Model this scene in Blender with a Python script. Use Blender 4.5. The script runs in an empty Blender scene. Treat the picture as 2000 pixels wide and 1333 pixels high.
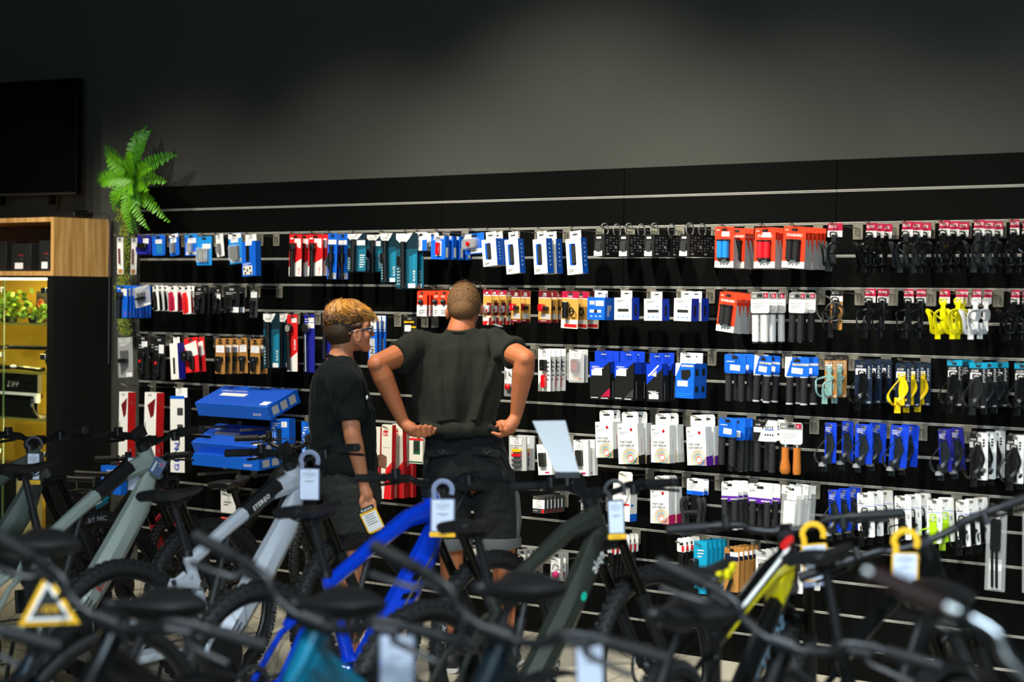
import bpy, bmesh, math, random
from mathutils import Vector, Matrix, Euler, Quaternion, noise
SC = bpy.context.scene
COL = SC.collection
rnd = random.Random(7)
V = Vector
# ---------------------------------------------------------------- camera
FPX, ROLL, CAMZ, CAMX, CAMY = 4000.0, 0.012, 1.725, 6.912, -8.151
YAW, PITCH = math.radians(40.28), 0.0206
_F = V((-math.sin(YAW) * math.cos(PITCH), math.cos(YAW) * math.cos(PITCH), -math.sin(PITCH)))
_R0 = V((math.cos(YAW), math.sin(YAW), 0))
_U0 = _R0.cross(_F)
CR = _R0 * math.cos(ROLL) + _U0 * math.sin(ROLL)
CU = _U0 * math.cos(ROLL) - _R0 * math.sin(ROLL)
CAM = V((CAMX, CAMY, CAMZ))
cam = bpy.data.cameras.new('camera')
cam.sensor_width = 36.0
cam.lens = FPX / 2000 * 36.0
cam.clip_end = 100
cam.dof.use_dof = True
cam.dof.focus_distance = 10.2
cam.dof.aperture_fstop = 2.0
co = bpy.data.objects.new('camera', cam)
COL.objects.link(co)
m3 = Matrix((CR, CU, -_F)).transposed()
co.matrix_world = Matrix.Translation(CAM) @ m3.to_4x4()
SC.camera = co
# ---------------------------------------------------------------- world, lights, exposure
SC.view_settings.view_transform = 'Standard'
SC.view_settings.look = 'None'
SC.view_settings.gamma = 1.0
SC.view_settings.use_curve_mapping = False
SC.view_settings.exposure = 0.9
w = bpy.data.worlds.new('world'); SC.world = w
w.use_nodes = True
w.node_tree.nodes['Background'].inputs[0].default_value = (0.35, 0.5, 0.62, 1)
w.node_tree.nodes['Background'].inputs[1].default_value = 0.03
SC.cycles.max_bounces = 6; SC.cycles.transparent_max_bounces = 12
SC.cycles.use_denoising = True

def light(name, kind, loc, aim, power, color, **kw):
    l = bpy.data.lights.new(name, kind)
    l.energy = power; l.color = color
    for k, v in kw.items(): setattr(l, k, v)
    o = bpy.data.objects.new(name, l); COL.objects.link(o)
    o.location = loc
    o.rotation_euler = (V(aim) - V(loc)).to_track_quat('-Z', 'Y').to_euler()
    return o
WARM = (1.0, 0.93, 0.80); COOL = (0.80, 0.91, 1.0)
for i, (x, e, an, az) in enumerate(((-3.9, 125, 56, .85), (-2.6, 180, 57, .9), (-1.1, 260, 60, 1.0), (0.35, 400, 66, 1.15), (1.7, 280, 60, 1.0), (2.9, 200, 56, .9))):
    light('wall_spot', 'SPOT', (x, -2.7, 4.1), (x + .05, 0.0, az), e, WARM, spot_size=math.radians(an), spot_blend=1.0, shadow_soft_size=0.12)
light('wall_spot', 'SPOT', (-0.9, -2.9, 4.0), (-3.5, 0.0, .95), 190, WARM, spot_size=math.radians(40), spot_blend=1.0, shadow_soft_size=.12)  # unseen extra spot from the right, added to brighten the box sides
_Fh = V((-math.sin(YAW), math.cos(YAW), 0))
for sx in (-1.7, -0.6, 0.5, 1.5):      # ceiling spots over the aisle, in front of the bicycles
    p = CAM + _R0 * sx * .9 + _Fh * 2.4; q = CAM + _R0 * sx * 1.15 + _Fh * 6.6
    light('aisle_spot', 'SPOT', (p.x, p.y, 4.3), (q.x, q.y, .4), 330 if sx < 1 else 480, COOL, spot_size=math.radians(52), spot_blend=.9, shadow_soft_size=.25)
# daylight from the shop window behind the camera
light('window_daylight', 'AREA', (11.0, -13.5, 2.2), (2.5, -4.0, 0.6), 330, (0.66, 0.85, 1.0), shape='RECTANGLE', size=6.0, size_y=2.2)
# ---------------------------------------------------------------- rays from picture points to planes of the place
def ray(px, py):
    return (_F + CR * ((px - 1000) / FPX) - CU * ((py - 666.5) / FPX))
def onwall(px, py, wd=0.0):
    d = ray(px, py); t = (-wd - CAM.y) / d.y
    return CAM + d * t
def onz(px, py, z):
    d = ray(px, py); t = (z - CAM.z) / d.z
    return CAM + d * t
def atdepth(px, py, dep):
    return CAM + ray(px, py) * dep
def proj(p):
    d = V(p) - CAM; z = d.dot(_F)
    return (1000 + FPX * d.dot(CR) / z, 666.5 - FPX * d.dot(CU) / z, z)

# ---------------------------------------------------------------- materials
def lin(c):
    if isinstance(c, str):
        c = c.lstrip('#'); c = [int(c[i:i + 2], 16) / 255 for i in (0, 2, 4)]
        return tuple(x / 12.92 if x <= .04045 else ((x + .055) / 1.055) ** 2.4 for x in c)
    return tuple(c)
_M = {}
def mat(name, color, rough=0.5, metal=0.0, spec=0.5, noise_amt=0.0, nscale=40, bump=0.0, emit=0.0, trans=0.0, coat=0.0, alpha=1.0, sheen=0.0):
    if name in _M: return _M[name]
    m = bpy.data.materials.new(name); m.use_nodes = True
    nt = m.node_tree; b = nt.nodes['Principled BSDF']
    c = lin(color)
    b.inputs['Base Color'].default_value = (*c, 1)
    b.inputs['Roughness'].default_value = rough
    b.inputs['Metallic'].default_value = metal
    b.inputs['Specular IOR Level'].default_value = spec
    if trans: b.inputs['Transmission Weight'].default_value = trans
    if coat: b.inputs['Coat Weight'].default_value = coat; b.inputs['Coat Roughness'].default_value = 0.08
    if sheen: b.inputs['Sheen Weight'].default_value = sheen
    if alpha < 1: b.inputs['Alpha'].default_value = alpha
    if emit:
        b.inputs['Emission Color'].default_value = (*c, 1); b.inputs['Emission Strength'].default_value = emit
    if noise_amt or bump:
        tc = nt.nodes.new('ShaderNodeTexCoord'); n = nt.nodes.new('ShaderNodeTexNoise')
        n.inputs['Scale'].default_value = nscale; n.inputs['Detail'].default_value = 4
        nt.links.new(tc.outputs['Object'], n.inputs['Vector'])
        if noise_amt:
            mx = nt.nodes.new('ShaderNodeMix'); mx.data_type = 'RGBA'
            mx.inputs[6].default_value = (*[x * (1 - noise_amt) for x in c], 1)
            mx.inputs[7].default_value = (*[min(1, x * (1 + noise_amt)) for x in c], 1)
            nt.links.new(n.outputs['Fac'], mx.inputs[0]); nt.links.new(mx.outputs[2], b.inputs['Base Color'])
        if bump:
            bp = nt.nodes.new('ShaderNodeBump'); bp.inputs['Strength'].default_value = bump; bp.inputs['Distance'].default_value = 0.01
            nt.links.new(n.outputs['Fac'], bp.inputs['Height']); nt.links.new(bp.outputs[0], b.inputs['Normal'])
    _M[name] = m
    return m
def paint(hexc, rough=0.45, **k):
    return mat('print_' + hexc.strip('#') + ('' if rough == .45 else '_%d' % (rough * 100)), hexc, rough, **k)

# ---------------------------------------------------------------- mesh builder
_glyph = {}
def glyph(ch, bold=True):
    if ch in _glyph: return _glyph[ch]
    cu = bpy.data.curves.new('g', 'FONT'); cu.body = ch; cu.size = 1; cu.resolution_u = 2
    if bold: cu.offset = 0.018
    ob = bpy.data.objects.new('g', cu); COL.objects.link(ob)
    bpy.context.view_layer.update()
    me = bpy.data.meshes.new_from_object(ob.evaluated_get(bpy.context.evaluated_depsgraph_get()))
    vs = [(v.co.x, v.co.y) for v in me.vertices]; fs = [tuple(p.vertices) for p in me.polygons]
    wd = max([x for x, y in vs], default=0.3) + 0.09
    bpy.data.objects.remove(ob); bpy.data.curves.remove(cu); bpy.data.meshes.remove(me)
    _glyph[ch] = (vs, fs, wd)
    return _glyph[ch]

class MB:
    def __init__(s): s.v = []; s.f = []; s.m = []; s.mats = []
    def mi(s, m):
        if m not in s.mats: s.mats.append(m)
        return s.mats.index(m)
    def add(s, vs, fs, m, T=None):
        b = len(s.v); k = s.mi(m)
        s.v.extend([(T @ V(p)) for p in vs] if T is not None else [V(p) for p in vs])
        s.f.extend([tuple(i + b for i in f) for f in fs]); s.m.extend([k] * len(fs))
    def box(s, c, d, m, R=None):
        x, y, z = d[0] / 2, d[1] / 2, d[2] / 2
        vs = [V((a, b, e)) for a in (-x, x) for b in (-y, y) for e in (-z, z)]
        if R is not None: vs = [R @ p for p in vs]
        s.add([V(c) + p for p in vs], [(0, 1, 3, 2), (4, 6, 7, 5), (0, 4, 5, 1), (2, 3, 7, 6), (0, 2, 6, 4), (1, 5, 7, 3)], m)
    def rbox(s, c, d, r, m, R=None, seg=3, axis=1):
        """box with rounded edges seen along `axis` plus a small chamfer on its faces"""
        x, z = d[0] / 2, d[2] / 2; y = d[1] / 2
        r = min(r, x * .98, z * .98); ch = min(r * .35, y * .4)
        def ring(inset, yy):
            o = []
            for (sx, sz, a0) in ((1, 1, 0), (-1, 1, 90), (-1, -1, 180), (1, -1, 270)):
                for i in range(seg + 1):
                    a = math.radians(a0 + 90 * i / seg); rr = max(r - inset, r * .2)
                    o.append(V((sx * (x - r) + math.cos(a) * rr, yy, sz * (z - r) + math.sin(a) * rr)))
            return o
        rings = [ring(ch, -y), ring(0, -y + ch), ring(0, y - ch), ring(ch, y)]
        n = len(rings[0]); vs = [p for q in rings for p in q]
        fs = [(k * n + i, k * n + (i + 1) % n, (k + 1) * n + (i + 1) % n, (k + 1) * n + i) for k in range(3) for i in range(n)]
        fs += [tuple(range(n))[::-1], tuple(range(3 * n, 4 * n))]
        if axis == 2: vs = [V((p.x, p.z, p.y)) for p in vs]
        if axis == 0: vs = [V((p.y, p.x, p.z)) for p in vs]
        if R is not None: vs = [R @ p for p in vs]
        s.add([V(c) + p for p in vs], fs, m)
    def tube(s, path, r, m, n=8, caps=True, sq=None, closed=False, ref=None):
        """sweep; r number or list; sq=(rx,ry) list/tuple for flat section"""
        P = [V(p) for p in path]; k = len(P)
        rs = r if isinstance(r, (list, tuple)) else [r] * k
        ts = []
        for i in range(k):
            a = P[(i - 1) % k] if (closed or i > 0) else P[i]
            b = P[(i + 1) % k] if (closed or i < k - 1) else P[i]
            t = (b - a); ts.append(t.normalized() if t.length > 1e-9 else V((0, 0, 1)))
        u = V(ref) if ref is not None else (V((0, 0, 1)) if abs(ts[0].z) < .9 else V((1, 0, 0)))
        vs = []
        for i in range(k):
            t = ts[i]; u = (u - t * u.dot(t))
            u = u.normalized() if u.length > 1e-6 else t.orthogonal().normalized()
            b = t.cross(u)
            for j in range(n):
                a = 2 * math.pi * (j + .5) / n
                if sq:
                    q = sq[i] if isinstance(sq, list) else sq
                    vs.append(P[i] + u * math.sin(a) * q[0] + b * math.cos(a) * q[1])
                else: vs.append(P[i] + (u * math.sin(a) + b * math.cos(a)) * rs[i])
        fs = []
        for i in range(k if closed else k - 1):
            for j in range(n):
                a, c = i * n + j, i * n + (j + 1) % n; i2 = (i + 1) % k
                fs.append((a, i2 * n + j, i2 * n + (j + 1) % n, c))
        if caps and not closed:
            fs += [tuple(range(n)), tuple(range((k - 1) * n, k * n))[::-1]]
        s.add(vs, fs, m)
    def lathe(s, prof, o, ax, m, n=16, caps=True):
        ax = V(ax).normalized(); u = ax.orthogonal().normalized(); b = ax.cross(u); o = V(o)
        vs = [o + ax * h + (u * math.cos(2 * math.pi * j / n) + b * math.sin(2 * math.pi * j / n)) * r for (r, h) in prof for j in range(n)]
        fs = [(i * n + j, i * n + (j + 1) % n, (i + 1) * n + (j + 1) % n, (i + 1) * n + j) for i in range(len(prof) - 1) for j in range(n)]
        if caps: fs += [tuple(range(n))[::-1], tuple(range((len(prof) - 1) * n, len(prof) * n))]
        s.add(vs, fs, m)
    def prism(s, pts, o, X, Y, depth, m):
        """outline pts (2D) extruded along X x Y"""
        X = V(X); Y = V(Y); N = X.cross(Y).normalized() * depth; o = V(o); n = len(pts)
        vs = [o + X * a + Y * b for a, b in pts]; vs += [p + N for p in vs]
        fs = [tuple(range(n))[::-1], tuple(range(n, 2 * n))] + [(i, (i + 1) % n, n + (i + 1) % n, n + i) for i in range(n)]
        s.add(vs, fs, m)
    def poly(s, pts, m):
        s.add(pts, [tuple(range(len(pts)))], m)
    def ball(s, c, r, m, n=12, k=8, R=None):
        r = V(r) if not isinstance(r, (int, float)) else V((r, r, r)); vs = []; fs = []
        for i in range(1, k):
            a = math.pi * i / k
            for j in range(n):
                b = 2 * math.pi * j / n
                vs.append(V((r.x * math.sin(a) * math.cos(b), r.y * math.sin(a) * math.sin(b), r.z * math.cos(a))))
        vs += [V((0, 0, r.z)), V((0, 0, -r.z))]
        for i in range(k - 2):
            for j in range(n): fs.append((i * n + j, (i + 1) * n + j, (i + 1) * n + (j + 1) % n, i * n + (j + 1) % n))
        t = (k - 1) * n
        for j in range(n):
            fs.append((t, j, (j + 1) % n)); fs.append((t + 1, (k - 2) * n + (j + 1) % n, (k - 2) * n + j))
        if R is not None: vs = [R @ p for p in vs]
        s.add([V(c) + p for p in vs], fs, m)
    def torus(s, c, ax, R, r, m, n=32, k=8, a0=0, a1=360):
        ax = V(ax).normalized(); u = ax.orthogonal().normalized() if abs(ax.z) < .9 else V((1, 0, 0)); b = ax.cross(u); full = a1 - a0 >= 360
        cnt = n if full else n + 1
        P = [V(c) + (u * math.cos(t) + b * math.sin(t)) * R for t in [math.radians(a0 + (a1 - a0) * i / n) for i in range(cnt)]]
        s.tube(P, r, m, k, closed=full, ref=ax)
    def text(s, st, o, X, Y, h, m, align='L', track=1.0, arc=None):
        X = V(X).normalized(); Y = V(Y).normalized(); o = V(o)
        tot = sum(glyph(c)[2] if c != ' ' else .3 for c in st) * h * track
        x = {'L': 0, 'C': -tot / 2, 'R': -tot}[align]
        for c in st:
            if c == ' ': x += .3 * h * track; continue
            vs, fs, wd = glyph(c)
            if arc:
                ctr, rad, N = arc   # letters set round a circle, starting at o
                base = (o - ctr).normalized(); T = N.cross(base)
                out = []
                for a, b in vs:
                    ang = (x + a * h) / rad; rr = rad + b * h
                    out.append(ctr + (base * math.cos(ang) + T * math.sin(ang)) * rr + N * .0)
                s.add(out, fs, m)
            else: s.add([o + X * (x + a * h) + Y * (b * h) for a, b in vs], fs, m)
            x += wd * h * track
    def xf(s, T):
        s.v = [T @ p for p in s.v]; return s
    def build(s, name, parent=None, smooth=True, loc=None, ang=38):
        me = bpy.data.meshes.new(name)
        me.from_pydata([tuple(p) for p in s.v], [], s.f)
        for m in s.mats: me.materials.append(m)
        me.polygons.foreach_set('material_index', s.m)
        bm = bmesh.new(); bm.from_mesh(me); bmesh.ops.recalc_face_normals(bm, faces=bm.faces); bm.to_mesh(me); bm.free()
        if smooth:
            me.polygons.foreach_set('use_smooth', [True] * len(s.f))
            me.set_sharp_from_angle(angle=math.radians(ang))
        me.update()
        o = bpy.data.objects.new(name, me); COL.objects.link(o)
        if parent is not None: o.parent = parent
        if loc is not None: o.location = loc
        return o

def tag(o, label=None, cat=None, group=None, kind=None):
    if label: o['label'] = label
    if cat: o['category'] = cat
    if group: o['group'] = group
    if kind: o['kind'] = kind
    return o
def empty(name, loc=(0, 0, 0), rot=(0, 0, 0)):
    o = bpy.data.objects.new(name, None); COL.objects.link(o); o.location = loc; o.rotation_euler = rot; o.empty_display_size = .05
    return o
def dup(o, parent=None):
    c = o.copy(); COL.objects.link(c)
    if parent is not None: c.parent = parent
    for ch in list(o.children): dup(ch, c)
    return c
def arc_pts(p0, p1, p2, n=8):
    p0, p1, p2 = V(p0), V(p1), V(p2)
    return [p0 * (1 - t) ** 2 + p1 * 2 * t * (1 - t) + p2 * t * t for t in [i / n for i in range(n + 1)]]
def smooth_path(pts, n=6):
    P = [V(p) for p in pts]; out = []
    for i in range(len(P) - 1):
        a, b, c, d = P[max(i - 1, 0)], P[i], P[i + 1], P[min(i + 2, len(P) - 1)]
        for k in range(n):
            t = k / n
            out.append(0.5 * ((2 * b) + (c - a) * t + (2 * a - 5 * b + 4 * c - d) * t * t + (3 * b - a - 3 * c + d) * t ** 3))
    out.append(P[-1]); return out

# ---------------------------------------------------------------- common materials
BLACK = mat('black_plastic', '#0c0d0d', .42)
RUB = mat('black_rubber', '#131414', .62)
WHITE = mat('white_print', '#efefea', .5)
LABEL = mat('white_label', '#f4f4f4', .6)
INK = mat('grey_ink', '#6d7070', .6)
DARKINK = mat('dark_ink', '#1b1c1e', .6)
STEEL = mat('bright_steel', '#b9b8b2', .28, 1.0)
ALU = mat('brushed_aluminium', '#cfcec4', .35, .35)
CLEAR = mat('clear_plastic', '#f4f6f4', .12, alpha=.22)
# ================================================================ THE ROOM
GREYWALL = mat('dark_grey_wall_paint', '#3b3d37', .75, noise_amt=.06, nscale=6, bump=.03)
FLOORM = mat('beige_floor', '#b9b3a0', .45, noise_amt=.10, nscale=3)
CEILM = mat('dark_ceiling', '#16181a', .8)
SLAT = mat('matt_black_laminate', '#040504', .65, spec=.08)
SLOT = mat('slot_shadow_black', '#050505', .7)
WY = 0.02          # grey wall plane sits behind the slat boards
mb = MB(); mb.box((0, WY + .1, 2.25), (14.5, .2, 4.7), GREYWALL); tag(mb.build('wall_back'), kind='structure')
mb = MB(); mb.box((-6.6, -7, 2.25), (.2, 14.2, 4.7), GREYWALL); tag(mb.build('wall_left'), kind='structure')
mb = MB(); mb.box((3, -8, -.05), (20, 18, .1), FLOORM); tag(mb.build('floor'), kind='structure')
mb = MB(); mb.box((3, -8, 4.65), (20, 18, .1), CEILM); tag(mb.build('ceiling'), kind='structure')
# slatwall: panels of black slats between aluminium rails
PITCHZ, ZC = 0.15, 1.725 + .15 * 4.43
def zrail(k): return ZC - PITCHZ * k
UL = onwall(272, 700, .0).x
S1, S2 = onwall(1219, 400, 0).x, onwall(1634, 400, 0).x
PW = S2 - S1
edges = [UL, S1 - PW, S1, S2, S2 + PW] if S1 - PW > UL + .3 else [UL, S1, S2, S2 + PW]
edges[-1] += .9
TOPZ = zrail(0)
for pi in range(len(edges) - 1):
    a, b = edges[pi] + .0015, edges[pi + 1] - .0015
    root = empty('slatwall_panel', ((a + b) / 2, 0, 0))
    wn = ('behind the tools beside the fern', 'behind the two shoppers', 'behind the handlebar tapes', 'behind the bottle cages')[pi if len(edges) == 5 else pi + 1]
    tag(root, 'black slatwall panel with aluminium rails ' + wn, 'slatwall', 'black slatwall panels')
    L = b - a
    sm = MB(); sm.rbox((0, .008, 0), (L, .020, PITCHZ - .0135), .002, SLAT, seg=1)
    rm = MB()
    for (zz, hh, yy, dd) in ((.0035, .0045, -.0025, .006), (-.0035, .0035, -.0015, .005)):
        rm.box((0, yy + .003, zz), (L, dd, hh), ALU)
    rm.box((0, .009, 0), (L, .008, .0125), mat('rail_groove', '#5e5d57', .5, .6))
    s0 = sm.build('slat', root); s0.location.z = zrail(.5)
    r0 = rm.build('rail', root); r0.location.z = zrail(1)
    for k in range(1, 16):
        c = s0.copy(); COL.objects.link(c); c.location.z = zrail(k + .5)
        if k < 15: 
            c = r0.copy(); COL.objects.link(c); c.location.z = zrail(k + 1)
def glassmat(name, fac=.045):
    m = bpy.data.materials.new(name); m.use_nodes = True; nt = m.node_tree; nt.nodes.clear()
    o = nt.nodes.new('ShaderNodeOutputMaterial'); mx = nt.nodes.new('ShaderNodeMixShader'); t = nt.nodes.new('ShaderNodeBsdfTransparent'); g = nt.nodes.new('ShaderNodeBsdfGlossy')
    g.inputs['Roughness'].default_value = .03; t.inputs[0].default_value = (.94, .97, .94, 1); mx.inputs[0].default_value = fac
    nt.links.new(t.outputs[0], mx.inputs[1]); nt.links.new(g.outputs[0], mx.inputs[2]); nt.links.new(mx.outputs[0], o.inputs[0]); return m
# ================================================================ television on the grey wall
tvm = MB(); TVB = mat('tv_black', '#020202', .5, spec=.1); SCR = mat('tv_screen', '#010101', .5, spec=.08)
tc = onwall(40, 270, .22)
def wsz(px, py, wd): 
    return onwall(px + 10, py, wd).x - onwall(px, py, wd).x
mpx = 10 / wsz(80, 300, .22); mz = (onwall(80, 300, .22).z - onwall(80, 310, .22).z) / 10
TW, TH = 1.30, 226 * mz
tvx = onwall(131, 270, .22).x - TW * .985 / 2
tv = empty('television', (tvx, -.22, onwall(80, 268, .22).z), (0, 0, math.radians(8)))
tag(tv, 'black flat television mounted on the grey wall above the oak cabinet', 'television')
tvm.rbox((0, 0, 0), (TW, .045, TH), .008, TVB); tvm.build('case', tv)
m_ = MB(); m_.box((0, -.0235, .008), (TW - .02, .002, TH - .03), SCR); m_.build('screen', tv)
m_ = MB(); m_.box((0, -.0245, -TH / 2 + .008), (TW - .004, .003, .014), mat('tv_bezel', '#3a3833', .35, .5)); m_.build('bezel', tv)
m_ = MB(); m_.box((.1, .1, 0), (.3, .16, .3), TVB); m_.box((.1, .17, 0), (.22, .03, .4), TVB); m_.build('wall_mount', tv)
m_ = MB()
m_.box((-.02, -.0, -TH / 2 - .03), (.03, .03, .06), TVB); m_.build('speaker_stub', tv); m_ = MB(); m_.box((.42, 0, -TH / 2 - .03), (.035, .03, .06), TVB); m_.build('speaker_stub', tv)
# ================================================================ oak cabinet top and glass showcase against the back wall
OAK = mat('oak_board', '#b98646', .5)
nt = OAK.node_tree; bs = nt.nodes['Principled BSDF']
tcn = nt.nodes.new('ShaderNodeTexCoord'); mp = nt.nodes.new('ShaderNodeMapping'); mp.inputs['Scale'].default_value = (9, 9, .7)
ns = nt.nodes.new('ShaderNodeTexNoise'); ns.inputs['Scale'].default_value = 3; ns.inputs['Detail'].default_value = 6
vr = nt.nodes.new('ShaderNodeTexVoronoi'); vr.inputs['Scale'].default_value = 5.5
cr = nt.nodes.new('ShaderNodeValToRGB'); cr.color_ramp.elements[0].position = .3; cr.color_ramp.elements[1].position = .75
cr.color_ramp.elements[0].color = (*lin('#b07a38'), 1); cr.color_ramp.elements[1].color = (*lin('#ecbd78'), 1)
kn = nt.nodes.new('ShaderNodeValToRGB'); kn.color_ramp.elements[0].position = .03; kn.color_ramp.elements[1].position = .11
kn.color_ramp.elements[0].color = (.25, .16, .08, 1); kn.color_ramp.elements[1].color = (1, 1, 1, 1)
mm = nt.nodes.new('ShaderNodeMix'); mm.data_type = 'RGBA'; mm.blend_type = 'MULTIPLY'; mm.inputs[0].default_value = .7
mp2 = nt.nodes.new('ShaderNodeMapping'); mp2.inputs['Scale'].default_value = (1.6, 1.6, .8)
nt.links.new(tcn.outputs['Object'], mp.inputs[0]); nt.links.new(mp.outputs[0], ns.inputs[0])
nt.links.new(tcn.outputs['Object'], mp2.inputs[0]); nt.links.new(mp2.outputs[0], vr.inputs[0])
nt.links.new(ns.outputs[0], cr.inputs[0]); nt.links.new(vr.outputs[0], kn.inputs[0])
nt.links.new(cr.outputs[0], mm.inputs[6]); nt.links.new(kn.outputs[0], mm.inputs[7]); nt.links.new(mm.outputs[2], bs.inputs['Base Color'])
XR = onwall(217, 480, 0.0).x          # right face of the cabinet, at the wall
D_ = .5
for d_ in range(20, 90):
    if proj((XR, -d_ / 100, 1.7))[0] < 105: D_ = d_ / 100; break
ZT, ZM = onwall(105, 424, D_).z, onwall(105, 539, D_).z
XL = XR - 1.55
CBK = mat('cabinet_black', '#070807', .5); DKW = mat('dark_walnut_inside', '#3a2415', .6)
cab = empty('oak_cabinet', ((XL + XR) / 2, -D_ / 2, ZM)); tag(cab, 'open oak wall cabinet with dark inside standing on the glass showcase', 'cabinet')
cw = XR - XL; ch = ZT - ZM; tk = .028
m_ = MB()
m_.box((cw / 2 - tk / 2, 0, ch / 2), (tk, D_, ch), OAK); m_.build('side_panel', cab)
m_ = MB(); m_.box((-cw / 2 + tk / 2, 0, ch / 2), (tk, D_, ch), OAK); m_.build('side_panel', cab)
m_ = MB(); m_.box((0, 0, ch - tk / 2), (cw - 2 * tk, D_, tk), OAK); m_.build('top_board', cab)
m_ = MB(); m_.box((0, 0, tk / 2), (cw - 2 * tk, D_, tk), OAK); m_.build('bottom_board', cab)
m_ = MB(); m_.box((0, D_ / 2 - .006, ch / 2), (cw - 2 * tk, .012, ch - 2 * tk), DKW); m_.build('back_panel', cab)
# dark boxes on the cabinet shelf
BXK = mat('charcoal_box', '#20211f', .45)
for i, (x0, x1, y0, lab) in enumerate(((76, 104, 470, 'at the oak side panel'), (22, 60, 476, 'in the middle of the shelf'), (-22, 12, 472, 'cut off by the picture edge'))):
    a = onwall(x0, 528, D_ - .06); b = onwall(x1, 528, D_ - .06); t = onwall((x0 + x1) / 2, y0, D_ - .06)
    wdt = min(b.x, XR - tk - .004) - a.x
    r_ = MB(); hh = t.z - (ZM + tk)
    r_.rbox((0, 0, hh / 2), (wdt, .16, hh), .003, BXK, seg=1)
    r_.text('race', (0, -.0806, hh * .55), (1, 0, 0), (0, 0, 1), .022, paint('#a8323a'), 'C'); r_.text('box', (.01, -.0806, hh * .42), (1, 0, 0), (0, 0, 1), .012, INK, 'C')
    ro = r_.build('carton', loc=(a.x + wdt / 2, -(D_ - .06) + .08, ZM + tk)); tag(ro, 'charcoal carton with white price label ' + lab + ' of the oak cabinet', 'box', 'charcoal cartons in the oak cabinet')
    l_ = MB(); l_.box((-wdt * .1, -.081, hh * .2), (wdt * .42, .001, hh * .22), LABEL); l_.build('price_label', ro)
# black flat router on the cabinet top
rr = onwall(180, 420, .2); m_ = MB(); m_.rbox((0, 0, .022), (.26, .15, .035), .01, BLACK); m_.box((.08, 0, .046), (.05, .1, .014), BLACK)
o_ = m_.build('media_player', loc=(XR - .16, -.19, ZT + .0)); tag(o_, 'small black media box lying on top of the oak cabinet', 'media player')
m_ = MB(); m_.tube(smooth_path([(.12, .1, .02), (.168, .165, .012), (.176, .165, -.3), (.174, .165, -.9)]), .006, BLACK, 6); m_.build('cable', o_)
m_ = MB(); m_.tube(smooth_path([(-.13, .02, .02), (-.22, .05, .02), (-.28, .12, .1), (-.29, .14, .2)]), .004, BLACK, 6); m_.build('cable', o_)
# showcase below
GOLD = mat('golden_back_panel', '#c49a2c', .42); GLS = glassmat('showcase_glass'); GEDGE = mat('green_glass_edge', '#5f7a4a', .2)
sc_ = empty('glass_showcase', ((XL + XR) / 2, -D_ / 2, 0)); tag(sc_, 'tall glass door showcase with golden back and light strip', 'showcase')
zt = ZM - .004
m_ = MB(); m_.box((cw / 2 - .03, 0, zt / 2), (.06, D_, zt), CBK); m_.build('side_panel', sc_)
m_ = MB(); m_.box((-cw / 2 + .03, 0, zt / 2), (.06, D_, zt), CBK); m_.build('side_panel', sc_)
m_ = MB(); m_.box((0, D_ / 2 - .01, zt / 2), (cw - .12, .02, zt), GOLD); m_.build('back_panel', sc_)
m_ = MB(); m_.box((0, 0, .05), (cw - .12, D_, .1), CBK); m_.build('plinth', sc_)
m_ = MB(); m_.box((0, 0, zt - .005), (cw - .12, D_, .01), CBK); m_.build('top_board', sc_)
m_ = MB(); m_.box((0, -D_ / 2 + .05, zt - .016), (cw - .14, .03, .012), mat('led_strip', '#ffe9a0', .5, emit=6)); m_.build('light_strip', sc_)
SHZ = [onwall(60, y, D_ - .03).z for y in (634, 729, 821)]
for z_ in SHZ:
    m_ = MB(); m_.box((0, .01, z_), (cw - .125, D_ - .08, .008), GLS); m_.box((0, -D_ / 2 + .0485, z_), (cw - .125, .002, .008), GEDGE); m_.build('glass_shelf', sc_)
xs_ = onwall(4, 700, D_).x - (XL + XR) / 2
for (xa, xb) in ((xs_ + .003, cw / 2 - .062), (-cw / 2 + .062, xs_ - .003)):
    m_ = MB(); m_.box(((xa + xb) / 2, -D_ / 2 + .012, zt / 2 + .05), (xb - xa, .006, zt - .14), GLS)
    for xx in (xa, xb): m_.box((xx, -D_ / 2 + .012, zt / 2 + .05), (.003, .007, zt - .14), GEDGE)
    d_ = m_.build('glass_door', sc_)
    for zz in (onwall(95, 568, D_).z, onwall(95, 698, D_).z, onwall(95, 890, D_).z):
        h_ = MB(); h_.rbox((xb - .03, -D_ / 2 + .008, zz), (.05, .03, .035), .006, STEEL); h_.build('hinge', d_)
light('showcase_strip_light', 'AREA', (XR - .55, -D_ + .07, zt - .03), (XR - .65, -.05, zt - 1.2), 4, (1, .80, .30), shape='RECTANGLE', size=.9, size_y=.03)
light('showcase_side_light', 'AREA', (XR - .075, -.13, zt - .9), (XR - .6, -.02, zt - .9), 7, (1, .80, .30), shape='RECTANGLE', size=.03, size_y=1.6)
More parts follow.
